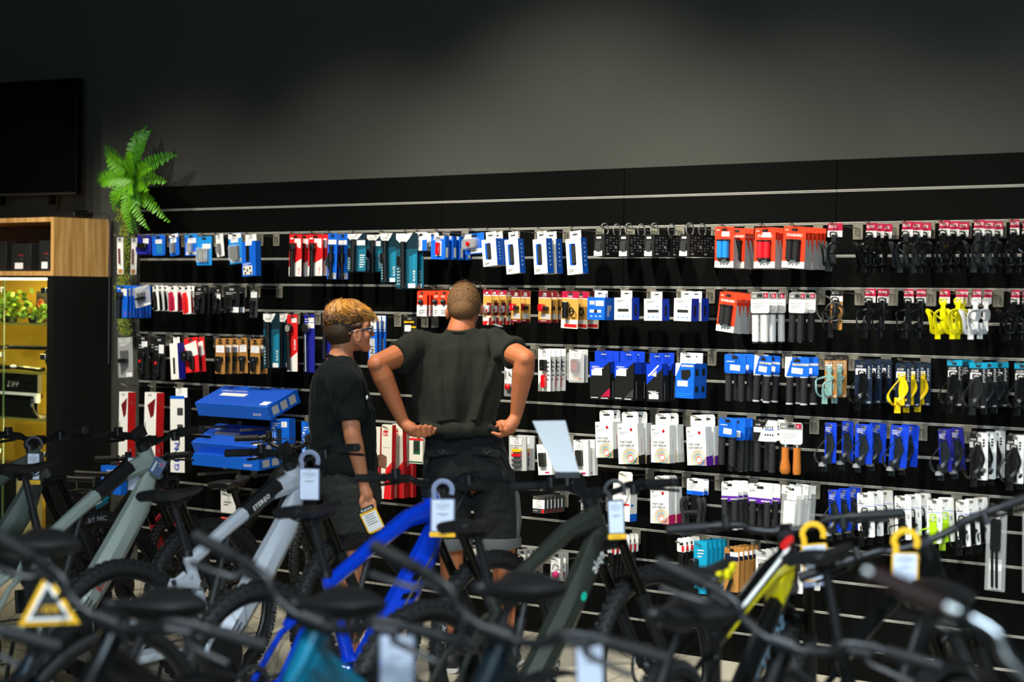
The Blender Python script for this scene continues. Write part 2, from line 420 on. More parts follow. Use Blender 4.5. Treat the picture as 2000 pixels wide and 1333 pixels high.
# showcase contents
LEAF = mat('leaf_green', '#486f18', .55); LEAFY = mat('leaf_yellowgreen', '#66801c', .55); MOSS = mat('moss_green', '#7c8420', .8)
def leafy(name, c, ext, n, seed, label, leafmat):
    r = random.Random(seed); root = empty(name, c); tag(root, label, 'plant')
    st = MB(); lf = MB()
    for i in range(n):
        p = V((r.uniform(-ext[0], ext[0]), r.uniform(-ext[1], ext[1]), r.uniform(.02, ext[2])))
        d = V((r.uniform(-1, 1), r.uniform(-1, .3), r.uniform(-.3, 1))).normalized(); q = d.orthogonal().normalized(); q.rotate(Quaternion(d, r.uniform(0, 6)))
        L = r.uniform(.03, .055); nn = d.cross(q)
        lf.poly([p, p + d * L * .35 + q * L * .38, p + d * L * .75 + q * L * .25 - nn * L * .1, p + d * L - nn * L * .2, p + d * L * .75 - q * L * .25 - nn * L * .1, p + d * L * .35 - q * L * .38], leafmat if r.random() < .6 else LEAF)
        if i % 5 == 0: st.tube([V((p.x * .5, p.y * .5, .0)), p * .8 + V((0, 0, .01)), p], .002, LEAF, 5)
    pot = MB(); pot.lathe([(.04, 0), (.05, .005), (.06, .06), (.055, .06)], (0, 0, 0), (0, 0, 1), BLACK); pot.build('pot', root)
    st.build('stem', root); lf.build('foliage', root)
    return root
zz = SHZ[0] + .004
pp = onwall(18, 620, D_ - .2); leafy('potted_plant', (pp.x, -(D_ - .2), zz), (.14, .1, .19), 150, 3, 'bushy yellow-green plant on the top glass shelf of the showcase', LEAFY)
pp = onwall(72, 620, D_ - .2); leafy('potted_plant', (pp.x, -(D_ - .2), zz), (.10, .07, .10), 70, 4, 'low leafy plant on the top glass shelf in front of the orange-logo box', LEAFY)
pp = onwall(90, 620, .12); m_ = MB(); m_.rbox((0, 0, .1), (.1, .04, .2), .003, BLACK, seg=1); m_.torus((0, -.0205, .12), (0, 1, 0), .028, .003, paint('#d2571c')); m_.box((.004, -.021, .115), (.012, .002, .04), paint('#d2571c'))
tag(m_.build('component_box', loc=(pp.x, -.14, zz)), 'black component box with an orange ring emblem behind the showcase plants', 'box')
CARB = mat('carbon_black', '#0b0b0a', .25, coat=.4)
def dropbar(name, c, rz, label):
    m_ = MB()
    hw = .2
    for sx in (1, -1):
        P = smooth_path([(0, 0, 0), (sx * .08, 0, 0), (sx * (hw - .03), 0, .0), (sx * hw, -.03, 0), (sx * (hw + .005), -.085, -.01), (sx * (hw + .01), -.10, -.06), (sx * (hw + .015), -.07, -.115), (sx * (hw + .02), .01, -.13)], 5)
        m_.tube(P, .0145, CARB, 8)
    o = m_.build('drop_handlebar', loc=c); o.rotation_euler = (0, 0, rz); tag(o, label, 'handlebar'); return o
dropbar('drop_handlebar', (onwall(60, 715, .25).x, -.24, SHZ[1] + .15), .2, 'black carbon drop handlebar on the middle glass shelf')
zb = SHZ[2] + .004
pa, pb = onwall(-40, 770, D_ - .12), onwall(77, 770, D_ - .12); ht = onwall(20, 746, D_ - .12).z - onwall(20, 783, D_ - .12).z
m_ = MB(); bw = pb.x - pa.x
m_.rbox((0, 0, ht * .5), (bw, .03, ht), .002, BLACK, seg=1); m_.box((0, -.0155, -.006), (bw, .002, .018), WHITE)
m_.box((bw / 2 - .02, -.004, -.028), (.03, .03, .06), WHITE); m_.box((-bw / 2 + .02, -.004, -.028), (.03, .03, .06), WHITE); m_.box((0, .012, -.09), (bw * .9, .006, .14), BLACK)
m_.text('ZIPP', (bw * .1, -.0162, ht * .3), (1, 0, .0), (.25, 0, 1), .05, mat('silver_ink', '#b8b5a8', .4), 'C', 1.15)
tag(m_.build('bar_box', loc=((pa.x + pb.x) / 2, -(D_ - .12), zb + .155)), 'black display header reading ZIPP on the lower glass shelf', 'display box')
dropbar('drop_handlebar', (onwall(35, 800, .3).x, -(D_ - .19), zb + .135), 0, 'black drop handlebar hanging below the header reading ZIPP')
m_ = MB(); m_.tube(smooth_path([(-.25, 0, 0), (0, 0, .01), (.2, .02, 0), (.24, .02, .005)]), .013, CARB, 8); m_.ball((-.02, -.02, .015), (.03, .015, .012), WHITE)
tag(m_.build('seatpost', loc=(onwall(50, 725, .3).x, -.36, SHZ[1] + .018)), 'black seatpost lying on the middle glass shelf', 'seatpost')
BRASS = mat('brass_tube', '#a88a3a', .35, .8)
m_ = MB(); m_.tube([(-.3, 0, 0), (.14, 0, 0)], .022, BRASS, 12); m_.box((.14, 0, 0), (.04, .09, .05), BLACK); m_.box((-.2, 0, -.04), (.03, .03, .06), BLACK)
tag(m_.build('stem_display', loc=(onwall(30, 905, .3).x, -.3, onwall(30, 905, .3).z)), 'gold coloured seatpost tube low in the showcase', 'seatpost')
for x_ in (-.2,):
    m_ = MB(); m_.box((onwall(30, 905, .3).x, -.3, (onwall(30, 905, .3).z + .1) / 2 - .03), (.3, .2, onwall(30, 905, .3).z - .16), BLACK); tag(m_.build('display_plinth'), 'black plinth under the gold tube inside the showcase', 'plinth')
# ================================================================ fern and moss garland
FERN = mat('fern_green', '#62a814', .45, noise_amt=.25, nscale=30); FERND = mat('fern_dark', '#418a14', .5, noise_amt=.25, nscale=30)
fc = onwall(268, 350, .16)
fern = empty('fern', fc); tag(fern, 'bright green artificial fern hanging at the slatwall corner', 'fern')
def frond(tip_px, tip_py, wd, m_, bulge, wid=.058, sag=0.0):
    t = onwall(tip_px, tip_py, wd) - fc; L = t.length
    mid = t * .5 + V((0, -bulge, .03))
    P = arc_pts((0, 0, 0), mid, t, 22); b = MB()
    b.tube(P, [.0028 - .0018 * i / 22 for i in range(23)], m_, 5)
    for i in range(2, 23):
        tt = i / 22; p = P[i]; d = (P[min(i + 1, 22)] - P[i - 1]).normalized()
        side = d.cross(V((0, -1, 0)));
        side = side.normalized() if side.length > .1 else V((1, 0, 0))
        wl = wid * (math.sin(math.pi * min(1, .12 + tt * .88)) ** .7) * (1 - .35 * tt) + .006
        nrm = d.cross(side)
        for sx in (1, -1):
            q = side * sx * wl + d * wl * .35 + V((0, -.012 - rnd.uniform(0, .014), rnd.uniform(-.006, .006)))
            h = d * .0052
            b.poly([p - h * .6, p + q * .45 - h * 1.1, p + q * .85 - h * .7, p + q, p + q * .85 + h * .8, p + q * .45 + h * 1.2, p + h * .6], m_)
    return b.build('frond', fern)
for (x, y, wd, bu, dk) in ((288, 248, .10, .06, 1), (297, 256, .16, .08, 1), (270, 258, .12, .06, 1), (206, 284, .10, .07, 1), (212, 300, .18, .1, 0), (190, 350, .14, .08, 1), (196, 360, .24, .1, 0), (347, 303, .12, .08, 1), (329, 355, .2, .1, 0),
                           (332, 432, .2, .12, 0), (322, 420, .16, .1, 1), (262, 455, .22, .12, 0), (270, 452, .17, .1, 1), (292, 448, .24, .12, 0), (226, 415, .2, .12, 0), (236, 408, .16, .08, 1),
                           (262, 300, .26, .06, 0), (300, 328, .3, .06, 0), (246, 335, .3, .05, 0), (262, 380, .32, .05, 0), (292, 372, .32, .05, 0), (276, 400, .28, .06, 1)):
    frond(x, y, wd, FERND if dk else FERN, bu)
moss = MB(); r = random.Random(5)
pz = [(240, 395, .10), (244, 430, .09), (248, 480, .07), (243, 530, .07), (240, 575, .05), (242, 620, .05), (244, 652, .05)]
MP = smooth_path([onwall(*p) for p in pz], 8)
moss.tube(MP, [.012] * len(MP), MOSS, 6)
for i in range(1500):
    t = r.random() * (len(MP) - 1); a = MP[int(t)]; wr = .034 if .2 < t / len(MP) < .8 else .05
    if 24 < t < 30: wr = .06
    p = a.lerp(MP[min(int(t) + 1, len(MP) - 1)], t % 1) + V((r.gauss(0, wr * .5), r.gauss(0, .012), r.gauss(0, .012)))
    d = V((r.uniform(-1, 1), r.uniform(-.6, .4), r.uniform(-1.4, .6))) * .03
    q = d.orthogonal().normalized() * .0022
    moss.poly([p - q, p + d * .5 + q * 2, p + d, p + d * .4 - q * 2], MOSS if r.random() < .7 else LEAF)
tag(moss.build('moss_garland'), 'stringy yellow-green moss garland hanging below the fern', 'garland', kind='stuff')
# ================================================================ PRODUCTS ON THE SLATWALL
C = {k: paint(v) for k, v in dict(red='#e01f22', deepred='#b01420', crimson='#b3123f', maroon='#6d1019', orange='#f2401c', blue='#0a63d8', royal='#0a3fd0', indigo='#1b1f8f', cyan='#0b9cc4',
     teal='#0d4a5c', darkteal='#0a2733', navy='#12233a', tan='#d3a04a', kraft='#b07c3e', yellow='#f5e50a', amber='#f2b705', neon='#b9e60d', silver='#b9bcbc', grey='#7d7f7c', dgrey='#3a3d3d',
     coal='#151616', white='#efefea', sky='#1b8fe0', purple='#5a1f96', pink='#c21a63', cork='#b8691f', sage='#6f9c98', green='#1d5a42', cream='#e6e2d4').items()}
C['clear'] = CLEAR
C['frost'] = mat('frosted_bag', '#c9ccca', .2, alpha=.35)
LENS = mat('red_lens', '#d0121c', .12, coat=.6); LENSW = mat('white_lens', '#e9edee', .1, coat=.6)
FRONTZ = 0
class Prod:
    def __init__(s, name, W, H, D, m, rad=.006, hole=.014, top=None):
        s.name, s.W, s.H, s.D, s.t = name, W, H, D, hole
        s.mb = MB(); s.kids = []
        if D > .012: s.mb.box((0, 0, s.t - H / 2), (W, D, H), m)
        elif rad <= 0: s.mb.box((0, 0, s.t - H / 2), (W, D, H), m)
        else: s.mb.rbox((0, 0, s.t - H / 2), (W, D, H), rad, m)
        s.yf = -D / 2 - .0007
    def p(s, x, y, d=0.0): return V(((x - .5) * s.W, s.yf - d, s.t - y * s.H))
    def poly(s, pts, m, d=0.0):
        s.mb.poly([s.p(x, y, d) for x, y in pts], m); return s
    def rect(s, x0, y0, x1, y1, m, d=0.0): return s.poly([(x0, y0), (x0, y1), (x1, y1), (x1, y0)], C.get(m, m) if isinstance(m, str) else m, d)
    def side(s, y0, y1, z0, z1, m, d=.0005):
        """print on the +X side; y0..y1 front to back, z0..z1 top to bottom (0..1)"""
        x = s.W / 2 + d; D = s.D
        s.mb.poly([(x, -D / 2 + y0 * D, s.t - z0 * s.H), (x, -D / 2 + y0 * D, s.t - z1 * s.H), (x, -D / 2 + y1 * D, s.t - z1 * s.H), (x, -D / 2 + y1 * D, s.t - z0 * s.H)], C.get(m, m) if isinstance(m, str) else m); return s
    def text(s, st, x, y, h, m, rot=0, align='L', track=1.0, wide=1.0, d=.0006):
        a = math.radians(rot); m = C.get(m, m) if isinstance(m, str) else m
        s.mb.text(st, s.p(x, y, d), (math.cos(a), 0, math.sin(a)), (-math.sin(a), 0, math.cos(a)), h * s.H, m, align, track); return s
    def lines(s, x0, x1, y0, n, dy, m=INK, th=.35, d=.0006):
        for i in range(n):
            e = x1 - (x1 - x0) * (.35 if i == n - 1 else .08 * ((i * 7) % 3)); s.rect(x0, y0 + i * dy, e, y0 + i * dy + dy * th, m, d)
        return s
    def part(s, name):
        b = MB(); s.kids.append((name, b)); return b
    def price(s, x0, y0, x1, y1, rot=0):
        b = s.part('price_label'); P = [s.p(x, y, .0012) for x, y in ((x0, y0), (x0, y1), (x1, y1), (x1, y0))]
        c = (P[0] + P[2]) / 2
        if rot: P = [c + Matrix.Rotation(math.radians(rot), 3, 'Y') @ (q - c) for q in P]
        b.poly(P, LABEL); o = V((0, -.0005, 0)); X = P[3] - P[0]; Z = P[1] - P[0]
        for i in range(3): b.poly([P[0] + X * .1 + Z * (.22 + .22 * i) + o, P[0] + X * .1 + Z * (.28 + .22 * i) + o, P[0] + X * (.85 - .2 * (i == 1)) + Z * (.28 + .22 * i) + o, P[0] + X * (.85 - .2 * (i == 1)) + Z * (.22 + .22 * i) + o], mat('pale_ink', '#b9bcc0', .6))
        return s
    def slot(s, m=DARKINK): return s.rect(.36, .6 * s.t / s.H, .64, 1.4 * s.t / s.H, m, .0002)
    def done(s):
        r = s.mb.build(s.name)
        for n, b in s.kids: b.build(n, r)
        return r

def cyl(b, a, c, r, m, n=12, collars=()):
    a, c = V(a), V(c); b.tube([a, c], r, m, n)
    for t, rr, L in collars: q = a.lerp(c, t); d = (c - a).normalized() * L / 2; b.tube([q - d, q + d], rr, m, n)
GRIPBUMP = mat('grip_rubber_black', '#17181a', .75, bump=.35, nscale=220)
def grip(b, x, z0, z1, r, m, y, flange=True, coll=None):
    n = 12; prof = [(r * .96, 0)] + [(r * (1 + (.05 if i % 2 else 0)), i / 10) for i in range(1, 10)] + [(r * .97, 1)]
    L = z0 - z1; b.lathe([(q, h * L) for q, h in prof], (x, y, z1), (0, 0, 1), m, n)
    if flange: b.lathe([(r * 1.22, 0), (r * 1.25, .002), (r * 1.22, .005), (r, .006)], (x, y, z0 - .006), (0, 0, 1), coll or m, n)
    b.lathe([(r * .9, 0), (r * 1.1, .002), (r * 1.06, .009)], (x, y, z1 - .004), (0, 0, 1), coll or m, n)
def cage(b, w, z0, z1, m, y=-.012, style=0, r=.004, tilt=0):
    """bottle cage: flat back spine, two side arms sweeping forward and down to a foot, top tab"""
    h = z0 - z1; zc = lambda t: z0 - t * h; R = w * .5; F = -.075
    sp = [V((0, y, zc(t))) for t in (0, .2, .45, .75, 1)]
    b.tube(sp, 0, m, 8, sq=[(.003, .010), (.003, .012), (.003, .017), (.003, .014), (.003, .016)], ref=(0, -1, 0))
    for sx in (1, -1):
        if style == 0:      # wide strap arms like crossed wings
            P = smooth_path([(sx * .008, y - .001, zc(.62)), (sx * R * .75, y - .02, zc(.46)), (sx * R * 1.02, y + F * .55, zc(.32)), (sx * R * .7, y + F, zc(.34)), (sx * R * .35, y + F * 1.02, zc(.52)), (sx * R * .3, y + F * .9, zc(.8)), (sx * .016, y + F * .75, zc(1)), (sx * .012, y + F * .3, zc(1.02)), (0.006 * sx, y, zc(1))], 4)
            b.tube(P, 0, m, 6, sq=(.0036, .0125))
        elif style == 1:    # round wire loops
            P = smooth_path([(sx * .012, y, zc(.30)), (sx * R * .9, y - .015, zc(.36)), (sx * R, y + F * .6, zc(.42)), (sx * R * .55, y + F, zc(.55)), (sx * R * .5, y + F * .95, zc(.85)), (sx * R * .4, y + F * .6, zc(1)), (sx * .01, y, zc(.97))], 4)
            b.tube(P, r, m, 6)
        else:               # side sweep arms
            P = smooth_path([(sx * .012, y, zc(.12)), (sx * R * .95, y + F * .3, zc(.42)), (sx * R, y + F * .75, zc(.66)), (sx * R * .5, y + F, zc(.86)), (sx * .014, y + F * .6, zc(1)), (sx * .01, y, zc(1))], 4)
            b.tube(P, 0, m, 6, sq=(.003, .008))
    # top loop
    b.tube(smooth_path([(-.013, y, zc(.12)), (-.016, y - .004, zc(-.02)), (-.008, y - .008, zc(-.07)), (.008, y - .008, zc(-.07)), (.016, y - .004, zc(-.02)), (.013, y, zc(.12))], 3), r * .9, m, 6)
    b.rbox((0, y + F * .5, z1 - .001), (w * .42, abs(F) * .9, .005), .01, m, axis=2)

# ---- product kinds: each returns the root object of one finished product (W x H in metres) -------------
def k_levers(W, H):
    s = Prod('tire_lever_pack', W, H, .006, C['white'], .004); s.rect(.1, 0, .9, .14, 'silver').slot()
    b = s.part('tire_lever'); cyl(b, s.p(.5, .3, .008), s.p(.55, .72, .008), .006, C['maroon'], 8); s.rect(.2, .86, .9, .98, 'kraft'); return s.done()
def k_multitool_pouch(W, H):
    s = Prod('multitool_pouch', W, H, .006, C['indigo']); s.slot().price(.45, .16, .85, .42)
    b = s.part('tool_body'); b.rbox(s.p(.5, .55, .012), (W * .62, .022, H * .3), .01, BLACK); b.tube(smooth_path([s.p(.05, .62, .01), s.p(.2, .86, .02), s.p(.6, .95, .02), s.p(.95, .8, .01)], 4), .005, C['indigo'], 6)
    return s.done()
def card_tool(W, H, col='blue', body='dark', head=None, lab=(.3, .16, .85, .36), big=.5, foot=None):
    s = Prod('carded_tool', W, H, .004, C[col]); s.slot()
    if head: s.rect(.02, .01, .98, .17, head); s.slot()
    s.price(*lab)
    if foot: s.rect(.1, .82, .45, .95, 'white'); s.rect(.55, .82, .9, .95, 'silver')
    b = s.part('folding_tool')
    m1 = BLACK if body == 'dark' else STEEL
    w = W * .52 * big * 2; x = .5
    for i in range(4):
        b.rbox(s.p(x, .64, .009) + V((w * (i / 3 - .5) * .75, -.003 * (i % 2), 0)), (w * .2, .018, H * .44 * (1 if i % 2 else .9)), .004, m1 if i in (0, 3) else (STEEL if body != 'dark' else BLACK))
    b.rbox(s.p(x, .64, .006), (w * .9, .01, H * .3), .004, BLACK)
    bl = s.part('blister'); bl.rbox(s.p(.5, .64, .012), (w * 1.15, .026, H * .52), .008, CLEAR)
    return s.done()
def k_bluebag(W, H):
    s = Prod('tool_pouch', W, H, .010, C['blue'], .014); s.slot().price(.3, .22, .82, .42); s.rect(.38, .46, .82, .88, paint('#2b7fa8')); s.lines(.42, .78, .55, 5, .06, C['sky']); return s.done()
def k_bluebox_tall(W, H):
    s = Prod('boxed_tool', W, H * .86, .04, C['blue'], hole=-.02); s.t = -.028
    s.mb = MB(); s.mb.box((0, 0, -.028 - H * .43), (W, .04, H * .86), C['blue']); s.mb.box((0, .0, -.01), (W * .8, .003, .046), C['white'])
    s.yf = -.0207; s.H = H * .86; s.rect(.3, .12, .55, .58, BLACK, .0004); s.price(.3, -.02, .75, .12); s.rect(.08, .7, .75, .96, 'cream'); 
    for i, (a, c) in enumerate(((.12, .75), (.35, .8), (.55, .74), (.2, .88), (.6, .88))): s.rect(a, c, a + .1, c + .07, DARKINK, .0009)
    s.lines(.08, .7, .63, 2, .035, C['white']); return s.done()
def k_pump(W, H, col='red', lower='white', pump=BLACK, n=1):
    s = Prod('carded_pump', W, H, .004, C[col]); s.poly([(0, .78), (1, .58), (1, 1), (0, 1)], C[lower]).slot(); s.rect(.42, .1, .92, .2, 'white'); s.rect(.1, .08, .34, .12, 'white')
    s.text('RFR', .08, .12, .05, 'white'); s.poly([(.6, .2), (.95, .18), (.9, .34), (.66, .3)], C['white']); s.text('PUMP', .86, .95, .06, 'red', 90)
    b = s.part('mini_pump'); cyl(b, s.p(.42, .28, .016), s.p(.42, 1.0, .016), .013, pump, 12, ((0, .016, .03), (.25, .015, .012), (.5, .0145, .01), (1, .0145, .012)))
    b.rbox(s.p(.46, .34, .02), (.03, .022, .03), .006, pump); return s.done()
def k_bluepump(W, H):
    s = Prod('carded_pump', W, H, .004, C['blue']); s.slot().rect(.05, .14, .9, .24, 'white'); s.rect(.15, .86, .95, .99, 'silver'); s.lines(.2, .85, .88, 3, .035, C['dgrey'])
    b = s.part('mini_pump'); cyl(b, s.p(.55, .3, .014), s.p(.55, .96, .014), .009, BLACK, 10, ((0, .012, .02), (.35, .017, .05), (1, .012, .02))); b.rbox(s.p(.25, .62, .014), (.026, .02, .05), .006, paint('#23302f')); return s.done()
def k_tealpump(W, H, tall=False):
    s = Prod('carded_pump', W, H, .004, C['darkteal'], .005); s.rect(0, .28, 1, .97, 'teal'); s.poly([(0, 0), (.78, 0), (.62, .1), (.45, .17), (.18, .17), (0, .1)], C['white'], .0004)
    s.text('ACID', .14, .115, .05 if tall else .06, INK); s.poly([(.62, .42), (1, .36), (1, .97), (.62, .97)], paint('#17708c'), .0004)
    if tall: s.text('RACE', .9, .86, .07, 'white', 90); s.text('POWER', .9, .64, .07, 'cyan', 90)
    else: s.lines(.68, .95, .55, 6, .06, C['white'])
    for i in range(6): s.rect(.07, .62 + i * .055, .11, .645 + i * .055, 'white', .0008); s.rect(.14, .625 + i * .055, .3, .64 + i * .055, 'silver', .0008)
    s.price(.58, .9, .92, .98) if tall else s.price(.5, .17, .95, .3)
    b = s.part('mini_pump'); cyl(b, s.p(.42, .16, .016), s.p(.42, .97, .016), .0125, BLACK, 12, tuple((t, .0142, .006) for t in (0, .1, .2, .3, .45, .5, .55, .7, .8, .9, 1)))
    b.rbox(s.p(.3, .5, .02), (.03, .02, .05), .006, BLACK); return s.done()
def k_whitecard(W, H):
    s = Prod('hang_card', W, H, .004, C['white']); s.slot().poly([(.62, .42), (1, .4), (1, 1), (.62, 1)], C['blue']); s.lines(.1, .55, .45, 6, .07); return s.done()
def k_lightbox_blue(W, H):
    s = Prod('light_box', W, H * .9, .03, C['blue']); s.rect(.2, 0, .9, .1, 'silver'); s.slot(); s.rect(.34, .22, .74, .86, 'white', .0003); s.lines(.15, .9, .12, 2, .05, C['white'])
    b = s.part('rear_light'); b.rbox(s.p(.54, .55, .006), (W * .25, .02, H * .5), .008, LENS); s.side(.15, .75, .5, .92, 'white'); s.price(.72, .5, 1.0, .9) if False else None
    return s.done()
def k_clearcard(W, H):
    s = Prod('carded_light', W, H, .004, C['blue']); s.rect(.02, .02, .4, .35, 'silver').slot(); b = s.part('bike_light'); b.rbox(s.p(.38, .48, .016), (W * .55, .03, H * .4), .012, paint('#55595b')); b.lathe([(.012, 0), (.012, .012), (.004, .016)], s.p(.42, .5, .03), (0, -1, 0), LENS)
    bl = s.part('blister'); bl.rbox(s.p(.42, .5, .016), (W * .8, .04, H * .55), .02, CLEAR); s.price(.3, .74, .9, .95); return s.done()
def k_whitebox(W, H, D=.045, inner='blue'):
    s = Prod('boxed_part', W, H - .02, D, C['white'], hole=-.012); s.mb.box((0, 0, .006), (W * .72, .003, .042), C['white']); s.mb.rbox((-.004, -.002, .008), (.03, .002, .006), .002, DARKINK)
    s.poly([(.22, .14), (.62, .14), (.62, .74), (.22, .74)], C['blue'], .0002); s.rect(.36, .16, .6, .72, BLACK, .0006); s.lines(.12, .5, .86, 3, .03)
    s.side(0, 1, 0, 1, 'blue')
    for i in range(6): s.side(.4, .62, .14 + i * .12, .18 + i * .12, 'white', .0009)
    b = s.part('grip'); cyl(b, s.p(.5, .2, .0), s.p(.5, .7, .0), .012, GRIPBUMP, 10); return s.done()
def k_lockbox(W, H, D=.12):
    s = Prod('lock_box', W, H, D, C['coal'], hole=-.03); s.rect(.22, .1, .68, .2, 'silver'); s.rect(.16, .28, .75, .8, paint('#2d2f2f'))
    s.price(.02, .74, .78, .98)
    for c in range(4):
        for i in range(6): s.side(.08 + c * .22, .22 + c * .22, .1 + i * .12, .17 + i * .12, 'grey' if (c + i) % 3 else 'dgrey')
    s.side(.68, .8, .5, .62, 'white'); s.side(.1, .3, .84, .92, 'silver')
    b = s.part('cable_ring'); b.torus((0, -.02, -.005), (1, 0, .0), .03, .0035, paint('#8d8f8c', .3), 20, 6)
    b = s.part('blister'); b.rbox(s.p(.45, .55, .004), (W * .5, .01, H * .4), .006, paint('#3b3d3c', .2)); return s.done()
def k_gripcard(W, H, col='black', title='STANDARD', lab=False):
    m = {'black': GRIPBUMP, 'blue': C['sky'], 'red': paint('#ee0a24', .6)}[col]
    s = Prod('grip_pack', W, H, .004, C['orange'], .004); s.rect(0, .84, 1, 1, 'white'); s.poly([(.2, .30), (.8, .30), (.8, .84), (.2, .84)], C['coal'])
    s.text('RFR', .08, .1, .05, 'white'); s.text(title, .5, .235, .088, 'white', 0, 'C', .82); s.lines(.3, .8, .265, 1, .03, C['deepred']).slot()
    if lab: s.price(.38, .12, .78, .24)
    s.poly([(.36, .74), (.62, .74), (.62, .84), (.36, .84)], C['white'], .0012)
    for x in (.34, .5, .66): s.rect(x - .04, .9, x + .03, .94, DARKINK)
    b = s.part('grip'); grip(b, -.15 * W, s.t - .31 * H, s.t - .78 * H, .0165, m, -.012, coll=BLACK); b2 = s.part('grip'); grip(b2, .15 * W, s.t - .31 * H, s.t - .78 * H, .0165, m, -.012, coll=BLACK)
    f = s.part('sleeve'); x = W / 2; f.add([(x, 0, s.t - .3 * H), (x, .0, s.t - H), (x + .004, .055, s.t - H - .004), (x + .001, .012, s.t - .3 * H)], [(0, 1, 2, 3)], C['silver']); f.add([(x - .0, .002, s.t - H), (x + .004, .055, s.t - H - .004), (x - W, .05, s.t - H - .004), (x - W, .002, s.t - H)], [(0, 1, 2, 3)], C['silver'])
    return s.done()
def k_elite(W, H, m=None, st=0, head='crimson'):
    m = m or BLACK
    s = Prod('bottle_cage', W, H * .34, .003, C[head], .003); s.rect(0, .55, 1, 1, 'white', .0002); s.text('ELITE', .08, .34, .26, 'white', 0, 'L', .9); s.lines(.1, .9, .64, 3, .1)
    z0 = s.t - .28 * H; z1 = s.t - H; b = s.part('cage'); cage(b, max(W * 1.15, .07), z0, z1, m, style=st); return s.done()
def k_backcard(W, H, col='coal', bits='black', head=None, label=(.5, .1, .9, .3), tool=None, red=False):
    s = Prod('carded_tool', W, H, .004, C[col]); s.slot(C['silver'])
    if head: s.rect(0, 0, 1, .2, head)
    s.lines(.15, .8, .2, 2, .06, C['silver'])
    if label: s.price(*label)
    b = s.part('tool'); b.rbox(s.p(.45, .65, .01), (W * .4, .02, H * .5), .006, tool or BLACK); b.rbox(s.p(.5, .45, .012), (W * .55, .022, H * .12), .006, tool or BLACK); b.rbox(s.p(.4, .8, .014), (W * .3, .02, H * .1), .006, tool or BLACK)
    if red: s.rect(.4, .55, .55, .62, 'red', .024)
    return s.done()
def k_curvedcard(W, H, band='coal'):
    s = Prod('tire_lever_card', W, H, .005, C['white'], .006); s.slot(); s.poly([(.0, .25), (.5, .22), (.7, .5), (.72, .95), (.1, 1), (.0, .9)], C[band]); b = s.part('lever'); b.tube(smooth_path([s.p(.25, .3, .006), s.p(.42, .55, .012), s.p(.45, .9, .008)], 4), 0, C[band] if band != 'coal' else BLACK, 6, sq=(.004, .010)); return s.done()
def k_bell(W, H):
    s = Prod('carded_bell', W, H, .004, C['orange'], .005); s.rect(0, .56, 1, 1, 'white'); s.text('RFR', .2, .26, .1, 'white'); s.lines(.2, .85, .76, 3, .07, DARKINK); s.slot(C['dgrey'])
    b = s.part('bell'); b.lathe([(.014, 0), (.016, .006), (.012, .014), (.004, .018)], s.p(.45, .44, .002), (0, -1, 0), BLACK, 14); b.ball(s.p(.4, .41, .02), .003, C['silver'], 6, 4); return s.done()
def k_setlight(W, H):
    s = Prod('carded_light', W, H, .005, C['tan'], .003); s.rect(0, 0, 1, .13, 'crimson'); s.rect(.1, .13, .9, .17, 'white'); s.rect(.45, .36, 1, .72, 'maroon'); s.text('LIGHT', .1, .11, .05, 'white'); s.rect(0, .74, .9, 1, 'cream'); s.poly([(.0, .9), (.65, .88), (.5, 1), (0, 1)], C['red'], .0004); s.poly([(.75, .8), (1, .78), (1, 1), (.7, 1)], C['maroon'], .0004); s.slot(C['white'])
    b = s.part('front_light'); b.rbox(s.p(.25, .54, .014), (W * .4, .028, H * .24), .009, LENSW); b = s.part('rear_light'); b.rbox(s.p(.72, .54, .008), (W * .3, .016, H * .2), .006, C['white']); b.rbox(s.p(.72, .58, .014), (W * .2, .01, H * .08), .004, LENS); return s.done()
def k_rearlight(W, H):
    s = Prod('carded_light', W, H, .004, C['tan'], .003); s.rect(0, 0, 1, .2, 'maroon'); s.rect(0, .9, 1, 1, 'maroon'); s.text('LIGHT', .5, .17, .06, 'white', 0, 'C'); s.rect(.05, .2, .95, .23, 'white', .0004); s.slot(C['silver']); s.rect(.25, .72, .95, .88, 'silver', .0004); s.lines(.2, .9, .93, 1, .04, C['white'])
    b = s.part('rear_light'); b.rbox(s.p(.4, .52, .016), (W * .36, .03, H * .24), .009, LENS); b.rbox(s.p(.7, .54, .01), (W * .3, .02, H * .12), .006, BLACK); return s.done()
def k_headlight(W, H):
    s = Prod('carded_light', W, H, .005, C['tan'], .004); s.rect(0, 0, 1, .17, 'crimson'); s.text('LIGHT', .5, .15, .06, 'white', 0, 'C'); s.rect(.05, .17, .95, .19, 'white'); s.slot(C['dgrey']); s.rect(0, .76, 1, 1, 'cream'); s.rect(.2, .88, .95, .97, 'red', .0004)
    b = s.part('headlight'); cyl(b, s.p(.36, .72, .018), s.p(.38, .3, .022), .014, BLACK, 12, ((.85, .0165, .03), (.4, .0155, .008), (.2, .0155, .008))); b.lathe([(.013, 0), (.012, .004)], s.p(.385, .3, .022), (0, 0, 1), LENSW); b.torus(s.p(.7, .54, .014), (.3, 1, 0), .018, .004, BLACK, 16, 6); return s.done()
